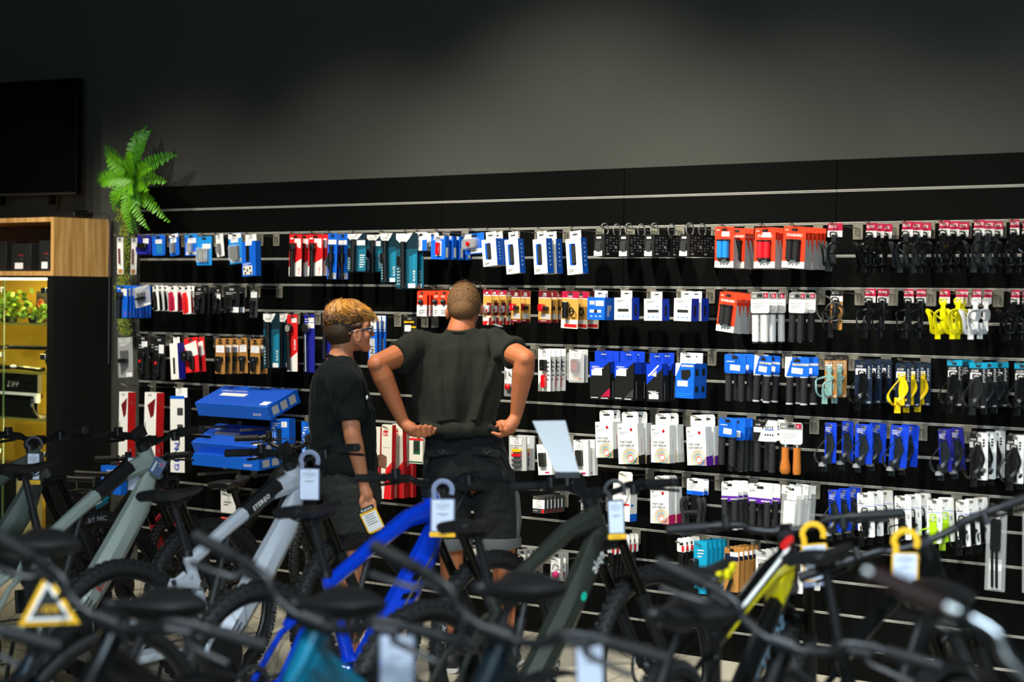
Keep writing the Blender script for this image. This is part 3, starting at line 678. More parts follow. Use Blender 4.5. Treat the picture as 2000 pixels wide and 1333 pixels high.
def k_squarebox(W, H, col='white', D=.06):
    s = Prod('boxed_light', W, H * .84, D, C[col], hole=-.012); s.mb.box((.0, 0, .004), (W * .62, .003, .036), C['white']); s.mb.rbox((0, -.002, .008), (.026, .001, .005), .002, DARKINK)
    if col == 'white': s.rect(.2, .5, .82, .63, DARKINK); s.lines(.14, .6, .12, 2, .05); s.rect(.65, .34, .82, .37, 'sky'); s.side(0, 1, 0, 1, 'royal'); s.side(.36, .62, .32, .8, DARKINK, .0009)
    else: s.rect(.15, .55, .8, .68, 'white'); s.rect(.4, .55, .58, .68, DARKINK, .0004); s.rect(.12, .15, .42, .33, 'silver'); s.side(.35, .6, .35, .85, 'silver'); s.price(.48, .14, .95, .38); 
    for x in (.2, .46, .7): s.rect(x, .82, x + .12, .86, 'sky' if col == 'white' else 'white')
    return s.done()
def k_hoodgrips(W, H, col='white', head='grey', card='white', lab='', r=.0165, wid=None):
    """card over a pair of grips hanging side by side"""
    ch = .42; s = Prod('grip_pair', W, H * ch, .004, C[card], .012, hole=.016); m = {'white': paint('#e8e9e8', .7), 'black': GRIPBUMP, 'cork': mat('cork', '#b96a1c', .85, noise_amt=.35, nscale=260)}[col]
    s.rect(.01, .02, .99, .32, head) if head else None
    return s, m, ch
def grips_under(s, m, H, ch, dx=.25, coll=None, r=.0165, bulge=False, clearwrap=False):
    for sx in (-1, 1):
        b = s.part('grip'); x = sx * dx * s.W; z0 = s.t - H * ch + .002; z1 = s.t - H
        if bulge: b.lathe([(r * 1.05, 0), (r * (1.5 if sx < 0 else 1.2), .012), (r * (1.55 if sx < 0 else 1.2), .03), (r * 1.1, .07), (r * 1.05, z0 - z1)], (x, 0, z1), (0, 0, 1), m, 14); b.lathe([(r * 1.1, 0), (r * 1.1, .012)], (x, 0, z0 - .006), (0, 0, 1), STEEL, 14)
        else: grip(b, x, z0, z1, r, m, 0, coll=coll)
    return s.done()
def k_qpgrips(W, H, col='white'):
    s, m, ch = k_hoodgrips(W, H, col, 'grey'); s.text('LRS', .08, .24, .14, 'white'); s.rect(.72, .05, .95, .26, 'crimson', .0006); s.text('R', .78, .22, .14, 'white', d=.0012); s.slot(); s.lines(.1, .8, .5, 3, .1, C['silver']); s.rect(.2, .84, .24, .88, DARKINK); s.rect(.76, .84, .8, .88, DARKINK)
    if col == 'cork': return grips_under(s, m, H, .46, .26, STEEL, .016, True)
    return grips_under(s, m, H, ch, .25, BLACK)
def k_bluegrips(W, H, giant=False):
    s, m, ch = k_hoodgrips(W, H, 'black', None, 'blue'); s.slot()
    if giant: s.poly([(0, 0), (.3, 0), (.05, 1), (0, 1)], C['white'], .0004); s.text('GIANT', .2, .86, .2, 'blue', 75); s.rect(.3, .32, 1, .44, 'silver', .0005)
    else: s.lines(.1, .7, .36, 1, .1, C['white'])
    s.price(.28, .55, .75, .84, 4); return grips_under(s, m, H, ch, .3, C['coal'] if not giant else C['silver'], .0155)
def k_racegrips(W, H):
    s, m, ch = k_hoodgrips(W, H, 'black', None, 'white'); s.poly([(0, 0), (.62, 0), (.34, .6), (.22, 1), (0, 1)], C['coal'], .0003); s.rect(.05, .34, .4, .58, 'white', .0006); s.text('CUBE', .12, .26, .1, 'white', d=.001); s.text('RACE', .5, .38, .17, 'coal', d=.001); s.rect(.5, .42, .88, .46, 'blue', .001)
    for i in range(4): s.rect(.5 + i * .1, .64, .56 + i * .1, .72, DARKINK, .001)
    s.slot(C['silver']); return grips_under(s, m, H, ch, .3, None, .0155)
def k_livgrips(W, H):
    s, m, ch = k_hoodgrips(W, H, 'black', None, 'white'); s.rect(0, .72, 1, 1, 'purple'); s.text('Liv', .08, .42, .22, DARKINK); s.slot(); s.rect(.55, .84, .9, .9, 'white', .0005); return grips_under(s, m, H, .36, .3, C['silver'], .0155)
def k_bigblackgrips(W, H):
    return k_qpgrips(W, H, 'black')
def k_cablecage(W, H):
    s = Prod('cable_lock_cage', W * .45, H, .003, C['kraft'], .003); s.rect(0, 0, 1, .16, 'coal'); s.rect(0, .16, 1, .3, 'white'); s.text('ELITE', .1, .11, .07, 'silver')
    b = s.part('cable'); b.torus(s.p(-.2, .48, .02), (.25, 1, .15), W * .42, .004, paint('#3c3d3c', .35), 24, 6); b.torus(s.p(.5, .55, .016), (-.3, 1, 0), W * .3, .004, paint('#343535', .35), 24, 6)
    b = s.part('cage'); cage(b, .07, s.t - .25 * H, s.t - H, BLACK, style=1); return s.done()
def k_acid(W, H, m, col='navy', head=None, brand='ACID', st=2):
    s = Prod('bottle_cage', W, H, .003, C[col], .008)
    if head: s.rect(0, 0, 1, .12, head)
    s.text(brand, .12, .2 if head else .17, .065, 'white'); s.price(.08, .2 if not head else .22, .66, .34 if not head else .36); s.slot(C['dgrey'])
    for i in range(3): s.rect(.78, .14 + .1 * i, .86, .18 + .1 * i, 'silver'); s.rect(.76, .2 + .1 * i, .92, .215 + .1 * i, 'silver')
    s.text('HPP', .72, .97, .05, 'white'); s.lines(.1, .6, .94, 1, .04, C['grey'])
    b = s.part('cage'); cage(b, .075, s.t - .3 * H, s.t - .95 * H, m, y=-.012, style=st, r=.0045); return s.done()
def k_giantcage(W, H, col='royal'):
    s = Prod('bottle_cage', W, H, .004, C[col], .006); s.lines(.1, .6, .12, 3, .04, C['white']); s.slot(C['grey']); 
    b = s.part('cage'); cage(b, .075, s.t - .28 * H, s.t - 1.0 * H, paint('#1b2226', .35), style=2, r=.004); f = s.part('foot'); f.rbox(s.p(.5, 1.02, .06), (.03, .02, .018), .004, paint('#9a9d9d', .35)); return s.done()
def k_whitecage(W, H, m, st=1):
    s = Prod('bottle_cage', W, H, .004, C['white'], .008); s.slot(C['grey']); s.text('CUBE', .06, .26, .05, DARKINK); s.rect(0, .3, 1, .31, 'blue'); s.text('HPP', .9, .52, .06, INK, 90)
    for i in range(3): s.rect(.12 + .05 * (i % 2), .16 + .03 * i, .18 + .05 * (i % 2), .19 + .03 * i, DARKINK)
    b = s.part('cage'); z = lambda t: s.t - t * H
    b.tube(smooth_path([(-.014, -.014, z(.75)), (-.014, -.014, z(.4)), (-.008, -.014, z(.345)), (.008, -.014, z(.345)), (.014, -.014, z(.4)), (.014, -.014, z(.75))], 4), .0032, m, 6)
    b.rbox((0, -.012, z(.6)), (.022, .006, H * .1), .004, m); cage(b, .075, z(.5), z(1.0), m, style=st, r=.0032); return s.done()
def k_whitecage2(W, H, m=None):
    s = Prod('bottle_cage', W, H, .004, C['white'], .006); s.rect(0, 0, .45, .2, 'coal'); s.text('CUBE', .05, .17, .05, 'white'); s.rect(0, .2, .45, .32, 'silver'); s.rect(0, .32, .55, .9, 'coal')
    for i in range(3): s.rect(.72, .14 + .06 * i, .84, .18 + .06 * i, DARKINK)
    s.text('HPP', .8, .8, .07, DARKINK, 90); s.slot(C['grey']); b = s.part('cage'); cage(b, .08, s.t - .25 * H, s.t - .96 * H, BLACK, style=2); return s.done()
def k_keysbag(W, H):
    s = Prod('key_set_bag', W, H, .006, C['frost'], .006); s.rect(.1, .02, .9, .14, 'silver', .0002); s.lines(.15, .8, .16, 2, .04, C['white']); b = s.part('hex_key')
    for i in range(5): b.tube([s.p(.2 + i * .12, .36, .006), s.p(.26 + i * .12, .33, .006), s.p(.3 + i * .1, .92 - i * .04, .006)], .0035, STEEL, 6)
    b2 = s.part('holder'); b2.rbox(s.p(.45, .58, .01), (W * .6, .016, H * .1), .004, BLACK); s.price(.6, .88, .98, .98); return s.done()
def k_whiteindigo(W, H):
    s = Prod('boxed_part', W * .5, H * .86, .05, C['white'], hole=-.012); s.mb.box((0, 0, .006), (W * .4, .003, .036), C['white']); s.side(0, 1, 0, 1, 'indigo'); s.rect(.35, .4, .6, .85, DARKINK); return s.done()
def k_redlight(W, H):
    s = Prod('carded_light', W, H, .004, C['red'], .006); s.poly([(0, .2), (.9, .1), (1, .5), (.3, .6)], C['white']); s.slot(C['dgrey']); b = s.part('camera_light'); b.rbox(s.p(.3, .52, .02), (W * .62, .035, H * .3), .012, BLACK); b.lathe([(.014, 0), (.014, .008), (.01, .012)], s.p(.3, .52, .036), (0, -1, 0), BLACK); b.rbox(s.p(.6, .72, .01), (W * .25, .016, H * .4), .006, BLACK); s.price(.35, .8, .7, .92); return s.done()
def k_hanger(W, H, seed=0):
    s = Prod('carded_hanger', W, H, .003, C['kraft'], .006); s.slot(C['coal']); s.price(.1, .2, .92, .4); s.rect(.3, .12, .7, .16, 'coal'); r = random.Random(seed); b = s.part('hanger'); b.rbox(s.p(.5, .58, .012), (W * .7, .018, H * .14), .006, BLACK); b.rbox(s.p(.45, .74, .012), (W * .4, .016, H * .34), .006, BLACK); b.lathe([(.010, 0), (.012, .006), (.006, .012)], s.p(.55, .62, .02), (0, -1, 0), BLACK, 10); b.lathe([(.009, 0), (.010, .006)], s.p(.4, .9, .012), (0, -1, 0), BLACK, 10); b.ball(s.p(.5 + r.uniform(-.15, .15), .55, .022), .003, STEEL, 6, 4); return s.done()
def k_shockpump(W, H, col='red', pumpm=None):
    s = Prod('shock_pump', W, H, .004, C[col], .005); s.slot(C['dgrey']); s.rect(.45, .06, .95, .14, 'white')
    if col == 'red': s.poly([(0, .82), (1, .66), (1, 1), (0, 1)], C['white']); s.text('PUMP', .86, .62, .07, 'white', 90)
    else: s.rect(.4, .15, .98, .24, 'white'); s.lines(.1, .5, .08, 2, .04, C['white'])
    m = pumpm or BLACK; b = s.part('pump'); cyl(b, s.p(.32, .38, .016), s.p(.36, .95, .016), .010, m, 10, ((0, .013, .02), (.4, .0125, .02), (1, .012, .02)))
    g = s.part('gauge'); g.lathe([(.027, 0), (.027, .016), (.022, .018)], s.p(.35, .24, .006), (0, -1, 0), m, 18); g.lathe([(.02, 0), (.001, .001)], s.p(.35, .24, .0245), (0, -1, 0), paint('#8d8c80', .3) if col == 'red' else STEEL, 18)
    return s.done()
def k_giantblue(W, H):
    s = Prod('fender_pack', W, H, .010, C['blue'], .006); s.rect(0, 0, 1, .26, 'white'); s.poly([(0, .26), (.3, .29), (.5, .25), (.8, .3), (1, .26), (1, .3), (0, .33)], C['white'], .0003); s.slot(C['neon']); s.rect(.18, .44, .82, .99, 'silver', .0004); s.text('GIANT', .70, .97, .125, DARKINK, 90, d=.001); return s.done()
def k_blackyellow(W, H):
    s = Prod('carded_part', W, H, .004, C['coal'], .004); s.slot(C['grey']); s.rect(.1, .22, .8, .3, 'amber'); s.price(.15, .4, .6, .68); s.rect(.6, .45, .95, .52, 'amber'); b = s.part('part_body'); b.ball(s.p(.4, .9, .012), (.014, .01, .012), STEEL); return s.done()
def k_whitelight(W, H):
    s = Prod('carded_light', W, H, .006, C['white'], .004); s.poly([(0, .85), (.35, .7), (.35, 1), (0, 1)], C['grey']); s.slot(C['silver']); b = s.part('bike_light'); b.rbox(s.p(.55, .38, .012), (W * .45, .022, H * .26), .005, BLACK); b.lathe([(.006, 0), (.006, .003)], s.p(.5, .44, .023), (0, -1, 0), STEEL, 10); b = s.part('rear_light'); b.rbox(s.p(.58, .76, .012), (W * .34, .02, H * .3), .007, LENS); s.lines(.75, .95, .3, 5, .1); return s.done()
def k_clearlight(W, H):
    s = Prod('carded_light', W, H, .003, C['silver'], .006); s.price(.1, .06, .85, .28); b = s.part('rear_light'); b.rbox(s.p(.5, .5, .012), (W * .45, .02, H * .42), .012, paint('#5a0f1a', .3)); b.torus(s.p(.5, .5, .02), (0, 1, 0), .012, .003, LENS, 14, 6); s.rect(.3, .84, .8, .9, 'kraft'); bl = s.part('blister'); bl.rbox(s.p(.5, .52, .014), (W * .85, .03, H * .85), .01, CLEAR); return s.done()
def k_saddlebox(W, H, acc='crimson', D=.07, variant=0):
    s = Prod('saddle_box', W, H * .8, D, C['coal'], hole=-.024); s.mb.box((-.002, 0, .002), (W * .88, .003, .052), C['royal']); s.mb.rbox((0, -.002, .012), (.03, .001, .006), .002, C['silver'])
    s.poly([(0, 0), (1, 0), (.0, .42)] if not variant else [(0, 0), (1, 0), (1, .12), (0, .55)], C['royal']); s.text('sanmarco', .1, .14 if not variant else .74, .06, 'white'); s.poly([(.12, .16), (.72, .16), (.55, .2), (.3, .2)] if not variant else [(.15, .75), (.8, .75), (.6, .79), (.35, .79)], C['white'], .0004); s.price(.1, .2, .62, .36) if not variant else s.price(.15, .8, .75, .93)
    if not variant: s.poly([(1, .68), (1, .92), (.55, .92)], C[acc], .0003); s.rect(.05, .94, .4, .96, 'white'); s.rect(.55, .95, .9, .97, 'white')
    else: s.poly([(.25, .3), (.65, .16), (.62, .34)], C['silver'], .0004); s.poly([(.1, .3), (.75, .02), (.8, .05), (.14, .34)], C['white'], .0005)
    s.side(.3, .34, .5, .95, 'silver'); s.side(.1, .9, 0, .3, 'royal', .0003)
    return s.done()
def k_blueshape(W, H, D=.05):
    s = Prod('boxed_shoe_part', W, H * .82, D, C['blue'], hole=-.02); s.mb.box((.0, 0, .004), (W * .85, .003, .05), C['white']); s.mb.rbox((0, -.002, .012), (.03, .001, .006), .002, DARKINK)
    s.poly([(0, 0), (.3, 0), (.02, .38), (0, .38)], C['white'], .0002); s.rect(.3, .04, .95, .1, 'silver'); s.poly([(.3, .2), (.78, .17), (.82, .35), (.6, .48), (.32, .44)], C['coal'], .0004); s.price(.12, .5, .68, .66); s.lines(.1, .9, .86, 2, .06, C['sky']); s.side(.2, .7, .15, .35, DARKINK); s.side(.2, .7, .65, .82, DARKINK); return s.done()
def k_tape(W, H, tip='coal', D=.05, title=True):
    s = Prod('handlebar_tape_box', W, H * .83, D, C['white'], hole=-.022); b = s.mb; b.rbox((0, 0, .004), (W * .82, .004, .06), .014, C['white']); b.rbox((0, -.0025, .012), (.04, .001, .008), .003, DARKINK)
    s.text('CICLOVATION'[:0] + 'Bar', .08, .14, .06, DARKINK, 8); s.rect(.6, .1, .76, .18, 'white'); b.add([s.p(.68, .15, .001) + V((math.cos(a) * .008, 0, math.sin(a) * .008)) for a in [i * math.pi / 5 for i in range(10)]], [tuple(range(10))], C['deepred'])
    s.lines(.1, .5, .2, 2, .04, C['silver'])
    if title: s.text('THAT DOES', .1, .48, .078, C['kraft'] if False else INK, 0, 'L', .8); s.text('NOT OVERLAP', .1, .57, .078, INK, 0, 'L', .74)
    cols = ['cream', 'silver', 'amber', 'silver', 'cyan', 'amber', 'red', 'white']
    for i, c in enumerate(cols):
        R = W * (.48 - .056 * i); cc = s.p(.62, .86, .001 + .0001 * i)
        pts = [cc + V((math.cos(a) * R, 0, math.sin(a) * R)) for a in [2 * math.pi * k / 20 for k in range(20)]]
        pts = [V((max(min(p.x, W / 2), -W / 2), p.y, max(p.z, s.t - s.H))) for p in pts]
        pts2 = [cc + (p - cc) * (1 - .025 / (.48 - .056 * i)) for p in pts]
        pts2 = [V((p.x, p.y, p.z)) for p in pts2]
        b.add(pts + pts2, [(k, (k + 1) % 20, 20 + (k + 1) % 20, 20 + k) for k in range(20)], C[c])
    t = s.part('box_corner'); e = C[tip] if tip != 'clear' else C['frost']; x = W / 2 + .001; zb = s.t - s.H
    t.add([(x, -D / 2 - .0015, zb + .04), (x - W * .42, -D / 2 - .0015, zb - .002), (x + .001, -D / 2 - .0015, zb - .002), (x + .001, D / 2, zb + .045), (x + .001, D / 2, zb - .002), (x - W * .42, D / 2, zb - .002)], [(0, 1, 2), (0, 2, 4, 3), (1, 5, 4, 2)], e)
    s.side(.55, .62, .35, .75, 'pink' if tip == 'coal' else 'silver'); return s.done()
def k_tape2(W, H, D=.06):
    s = Prod('handlebar_tape_box', W, H * .86, D, C['white'], hole=-.022); s.mb.rbox((0, 0, .004), (W * .8, .004, .06), .014, C['cream']); s.text('TAPE', .42, .3, .08, DARKINK); s.rect(.4, .55, .56, .59, 'amber'); s.rect(.56, .53, .95, .58, 'red'); s.side(.1, .5, .55, .6, 'blue'); s.side(0, 1, .8, 1, 'blue'); return s.done()
def k_carabox(W, H):
    s = Prod('light_pack', W, H, .012, C['silver'], .005); s.price(.1, .06, .75, .26); 
    for i, (m, y) in enumerate(((C['amber'], .42), (LENS, .55), (paint('#4a4d4e', .3), .7), (paint('#4a4d4e', .3), .83))):
        b = s.part('clip_light'); b.rbox(s.p(.5, y, .006), (W * .5, .02, H * .09), .006, m); b.torus(s.p(.5, y, .012), (0, 1, 0), .016, .002, C['dgrey'], 12, 5)
    return s.done()
def k_whiteblacklight(W, H):
    s = Prod('light_pack', W, H, .02, C['white'], .012); b = s.part('bike_light'); b.rbox(s.p(.42, .5, .006), (W * .45, .02, H * .45), .006, paint('#22261f')); b.lathe([(.006, 0), (.006, .003)], s.p(.4, .58, .016), (0, -1, 0), STEEL, 10); s.price(.1, .1, .6, .28); s.rect(.5, .9, .8, .95, 'pink'); return s.done()
def k_barend(W, H):
    s = Prod('bar_end_pair', W, H * .34, .004, C['white'], .006); s.rect(0, .75, 1, 1, 'blue'); s.text('GIANT', .3, .98, .28, 'royal', d=.001); s.slot(); s.lines(.1, .5, .3, 4, .1, C['silver'])
    for sx in (-1, 1):
        b = s.part('bar_end'); x = sx * W * .42; z = s.t - H * .34
        b.tube(smooth_path([(x, -.03, z - .01), (x + sx * .012, -.034, z - .05), (x + sx * .004, -.03, z - .10), (x - sx * .0, -.035, s.t - H)], 4), [.010, .0125, .014, .0125, .011, .011, .0115, .011, .011, .011, .011, .0115, .012], GRIPBUMP, 8)
    b = s.part('bracket'); b.tube([(-W * .42, -.03, s.t - .72 * H), (W * .42, -.03, s.t - .68 * H)], .009, GRIPBUMP, 8); b.rbox((0, .0, s.t - .6 * H), (W * .5, .01, H * .5), .006, BLACK); return s.done()
def k_whitebag(W, H):
    s = Prod('grip_bag', W, H, .012, C['frost'], .004); s.rect(0, 0, 1, .2, 'white'); s.text('CUBE', .08, .17, .05, DARKINK); s.slot(); s.price(.3, .18, .8, .32); 
    for x in (.36, .66): b = s.part('grip'); b.rbox(s.p(x, .65, .004), (W * .28, .02, H * .6), .006, C['white'])
    return s.done()
def k_smallgrey(W, H):
    s = Prod('valve_box', W, H, .018, paint('#3b3c3a'), .002); s.rect(0, .2, 1, .72, 'white'); s.rect(.75, .76, .95, .98, 'red')
    for i in range(5): s.rect(.08 + .15 * i, .56, .13 + .15 * i, .68, DARKINK)
    s.lines(.1, .6, .84, 1, .1, C['silver']); return s.done()
def k_bellcard(W, H, col='red'):
    s = Prod('carded_bell', W, H, .004, C['grey'], .004); s.rect(.08, .2, .8, .7, 'white'); s.slot(C['coal']); b = s.part('bell'); b.ball(s.p(.55, .78, .012), (.018, .014, .018), {'red': LENS, 'pink': C['pink'], 'none': C['dgrey']}[col]); b.tube(smooth_path([s.p(.3, .6, .01), s.p(.5, .4, .02), s.p(.8, .5, .01)], 3), .003, STEEL, 6); return s.done()
def k_pads(W, H):
    s = Prod('brake_part_card', W, H * .35, .003, C['white'], .01); s.rect(.3, .3, .7, .5, 'coal'); s.rect(.55, .55, .8, .95, 'red'); b = s.part('brake_cable'); z = s.t - H * .3; b.rbox((0, -.006, z - .05), (W * .55, .012, H * .35), .004, BLACK); b.rbox((.004, -.01, z - .1), (W * .4, .012, H * .2), .004, BLACK); b.ball((-.006, -.016, z - .06), .005, STEEL, 6, 4); return s.done()
def k_inpro(W, H):
    s = Prod('pedal_box', W, H, .014, C['cyan'], .004); s.poly([(0, .55), (.25, .5), (.6, .66), (1, .6), (1, .75), (0, .8)], paint('#3fc1df')); s.text('IN', .5, .78, .1, 'white'); s.text('PRO', .5, .88, .1, 'white'); s.lines(.3, .8, .16, 3, .06, C['white']); b = s.part('pedal_block'); b.rbox(s.p(.15, .48, .016), (W * .5, .04, H * .3), .012, BLACK); return s.done()
def k_kraftpedal(W, H):
    s = Prod('carded_stand', W, H, .003, C['kraft'], .005); s.slot(C['coal']); s.rect(.05, .14, .95, .3, 'navy'); s.price(.4, .1, .95, .2); b = s.part('kickstand'); b.rbox(s.p(.4, .42, .012), (W * .4, .018, H * .22), .008, BLACK); b.tube([s.p(.42, .45, .012), s.p(.62, .72, .012), s.p(.36, 1.0, .012)], 0, BLACK, 6, sq=(.009, .011)); return s.done()
def k_whitestand(W, H):
    s = Prod('carded_stand', W, H, .004, C['white'], .008); s.rect(0, 0, 1, .14, 'silver'); s.slot(C['grey']); s.lines(.1, .6, .2, 2, .04); b = s.part('kickstand'); b.rbox(s.p(.55, .36, .012), (W * .5, .018, H * .18), .008, BLACK); b.tube([s.p(.5, .4, .012), s.p(.52, 1.0, .012)], .008, BLACK, 8); return s.done()
def k_longbag(W, H):
    s = Prod('long_bag', W, H, .01, C['frost'], .004); s.rect(.18, .6, .85, .98, 'silver', .0003); s.price(.25, .66, .85, .74)
    for x in (.42, .64): b = s.part('strut'); b.tube([s.p(x - .06, .5, .004), s.p(x, .95, .004)], .006, BLACK, 8)
    b = s.part('mudguard'); b.rbox(s.p(.5, .3, .002), (W * .5, .014, H * .4), .01, paint('#181a1b', .3)); s.mb.poly([s.p(.2, .02, .004), s.p(.5, .07, .006), s.p(.85, .03, .004), s.p(.6, .12, .005)], C['white']); return s.done()
def k_tallbox(W, H, D=.06):
    s = Prod('tall_box', W, H, D, C['white'], hole=-.01); s.side(0, 1, 0, 1, 'red'); s.poly([(.25, .17), (.92, .07), (.8, .3), (.55, .34)], C['maroon']); s.rect(.08, .4, .14, .62, 'coal'); s.text('RFR', .3, .05, .04, INK); s.rect(0, .9, 1, 1, 'red', .0003); s.rect(.2, .93, .7, .98, 'white', .0006); s.side(.2, .7, .12, .16, paint('#f06a5a')); s.side(.3, .5, .75, .8, 'white'); return s.done()
def k_giantbox(W, H, D=.05):
    s = Prod('tall_box', W, H * .92, D, C['white'], hole=-.026); s.mb.box((.01, 0, .002), (W * .8, .003, .056), C['white']); s.side(0, 1, 0, 1, 'coal'); s.text('GIANT', .62, .98, .135, 'royal', 90, 'L', 1.1); s.rect(.5, .14, .9, .24, 'dgrey'); s.rect(.5, .36, .9, .46, 'dgrey'); s.rect(0, -.02, 1, .02, 'blue'); return s.done()
def k_bluecard(W, H, line1='', lab=True):
    s = Prod('tool_box', W, H, .05, C['blue'], .008, hole=.01)
    if line1: s.text('DIGITAL', .3, .22, .12, 'white'); s.text('TOOLS', .3, .36, .12, 'white')
    else: s.lines(.15, .55, .16, 2, .07, C['white'])
    s.rect(.1, .3, .25, .9, 'white'); s.rect(.12, .36, .23, .84, 'blue', .0004); s.price(.6, .1, .9, .3); s.rect(.35, .35, .6, 1, 'navy'); return s.done()
def k_whitered(W, H, phone=False):
    s = Prod('tall_pack', W, H, .03, C['cream'], .003)
    if phone: s.rect(0, .08, 1, .16, 'red'); s.rect(.3, .16, .8, .66, 'green'); s.rect(.36, .2, .72, .56, paint('#2c352c', .2), .0006); s.rect(0, .92, 1, .97, 'green'); return s.done()
    s.rect(.15, .08, .6, .15, 'red'); s.text('RFR', .2, .14, .05, 'white', d=.001); s.poly([(.45, .60), (1, .5), (1, 1), (.3, 1)], C['red'], .0002); s.poly([(.42, .68), (1, .58), (1, .7), (.36, .8)], C['deepred'], .0004); s.rect(.15, .3, .85, .31, 'silver'); s.side(0, 1, 0, .5, 'red'); s.side(0, 1, .5, 1, 'deepred'); return s.done()
def k_tagcard(W, H, col='white', top='orange'):
    s = Prod('hang_card', W, H, .004, C[col], .003); s.rect(0, 0, 1, .25, top); s.lines(.2, .7, .5, 2, .12); return s.done()

# ---------------------------------------------------------------- hooks and stacks
HK = mat('hook_steel', '#a9a69b', .3, .9); PLATE = mat('hook_plate_grey', '#8f8b7c', .45, .35)
def hook_master(L):
    r_ = MB(); r_.rbox((0, -.006, -.028), (.052, .003, .075), .003, PLATE, seg=1); r_.box((0, -.002, .002), (.052, .01, .006), PLATE)
    for sx in (-.011, .011): r_.tube(smooth_path([(sx, -.0085, -.012), (sx, -.0105, -.03), (sx * .6, -.0085, -.052)], 3), .0016, HK, 5)
    o = r_.build('display_hook'); b = MB()
    P = [(-.005, -.008, -.014), (-.005, -L + .03, -.006)] + [(-.005 - .006 * math.sin(math.pi * t), -L + .03 - .03 * t, -.006 + .012 * t) for t in (.3, .6)] + [(0, -L - .004, .007)] + [(.005 + .006 * math.sin(math.pi * t), -L + .03 - .03 * t, -.006 + .012 * t) for t in (.6, .3)] + [(.005, -L + .03, -.006), (.005, -.008, -.014)]
    b.tube(P, .0023, HK, 6); b.build('wire', o); return o
HOOKM = {}; HOOKS = []; BARE = []
ORD = ['front', 'second', 'third', 'fourth', 'fifth', 'sixth', 'seventh', 'eighth', 'ninth', 'tenth']
HL = .25
def place(o, u, wd, z, jit=0, tilt=0):
    o.location = (u, -wd, z); o.rotation_euler = (rnd.uniform(-.02, .02), tilt, rnd.uniform(-jit, jit))
nprod = 0
def stack(fn, k, x0, y0, x1, y1, n, dx, desc, where, cat, wd=.205, jit=.05, tilt=0, hook=True, zoff=0, hooku=None, swap=None):
    """a hook on rail k with n products; px box of the front one; dx = px step of the ones behind"""
    global nprod
    ym, xm = (y0 + y1) / 2, (x0 + x1) / 2
    a, b = onwall(x0, ym, wd), onwall(x1, ym, wd); t, bt = onwall(xm, y0, wd), onwall(xm, y1, wd)
    W, H = b.x - a.x, t.z - bt.z; u = (a.x + b.x) / 2
    pos0 = proj((u, -wd, t.z))[0]; ppw = proj((u, -wd + .1, t.z))[0] - pos0
    dw = dx / ppw * .1 if n > 1 else 0
    dw = min(dw, (wd - .03) / max(n - 1, 1))
    root = fn(W, H)
    r_ = root
    # z of the hang point: product top z minus local top
    ztop = max(v.co.z for v in root.data.vertices)
    group = desc + ' ' + where if n > 1 else None
    for i in range(n):
        if i: r_ = dup(root)
        place(r_, u, wd - i * dw, t.z - ztop, jit, tilt + rnd.uniform(-.02, .02))
        ps = '' if n == 1 else (('front one of ' + str(n) + ' ') if False else (ORD[i] + '-from-front ' if i else 'frontmost '))
        if n > 1 and i == n - 1: ps = 'rearmost '
        tag(r_, (ps + desc + ' ' + where).strip(), cat, group)
        nprod += 1
    hu = u + (hooku or 0)
    if hook and not any(kk == k and abs(hh - hu) < .056 for kk, hh in HOOKS):
        HOOKS.append((k, hu)); key = HL
        if key not in HOOKM: h = HOOKM[key] = hook_master(HL)
        else: h = dup(HOOKM[key])
        h.location = (u + (hooku or 0), -.002, zrail(k) - .010)
        lab = 'grey display hook for the ' + desc + ' ' + where
        if len(lab.split()) > 16: lab = 'grey hook for the ' + desc + ' ' + where
        if len(lab.split()) > 16: lab = 'grey hook holding ' + ' '.join(desc.split()[:4]) + ' ' + where
        tag(h, lab, 'hook', 'grey wire display hooks on the slatwall')
    return root
def barehook(k, px, where):
    hu = onwall(px, proj((0, 0, zrail(k)))[1], 0).x
    if any(kk == k and abs(hh - hu) < .058 for kk, hh in HOOKS): return
    BARE.append((k, hu, where))
def barehook_now(k, hu, where):
    if any(kk == k and abs(hh - hu) < .058 for kk, hh in HOOKS): return
    HOOKS.append((k, hu))
    h = dup(HOOKM[HL]) if HL in HOOKM else hook_master(HL); HOOKM.setdefault(HL, h)
    h.location = (hu, -.002, zrail(k) - .010); tag(h, 'empty grey wire display hook ' + where, 'hook', 'grey wire display hooks on the slatwall')
CG = paint('#0f1112', .22); CGR = paint('#232728', .3)
YEL = paint('#f4ea08', .4); WHT = paint('#e8eaea', .35); SAGE = paint('#7fa8a4', .35); AMB = paint('#f5cf10', .4); NEO = paint('#b6e31a', .35)
T = lambda f, *a, **k: (lambda W, H: f(W, H, *a, **k))
S = stack
# ---- row 2 (upper row), from the fern to the picture's far edge
S(k_levers, 2, 229, 464, 240, 536, 2, 28, 'thin red tire lever pack', 'in front of the moss garland', 'tire levers')
S(k_multitool_pouch, 2, 269, 460, 295, 498, 1, 0, 'dark blue multitool pouch', 'beside the fern', 'multitool')
S(k_bluebag, 2, 297, 459, 323, 500, 1, 0, 'light blue tool pouch', 'next to the dark blue pouch', 'tool pouch')
S(T(card_tool, 'blue', 'dark', 'white', (.15, .2, .8, .4), .3), 2, 330, 457, 349, 500, 1, 0, 'narrow blue card of a black tool', 'right after the tool pouches', 'tool', tilt=-.12)
S(T(card_tool, 'blue', 'steel', 'sky', (.25, .2, .9, .42), .3, 1), 2, 361, 457, 386, 500, 1, 0, 'blue card of a slim chrome tool', 'behind the larger blue card', 'tool')
S(T(card_tool, 'sky', 'steel', None, (.4, .26, .95, .42), .62), 2, 385, 462, 413, 519, 1, 0, 'broad blue card of a silver folding tool', 'over the second rail', 'tool', wd=.22)
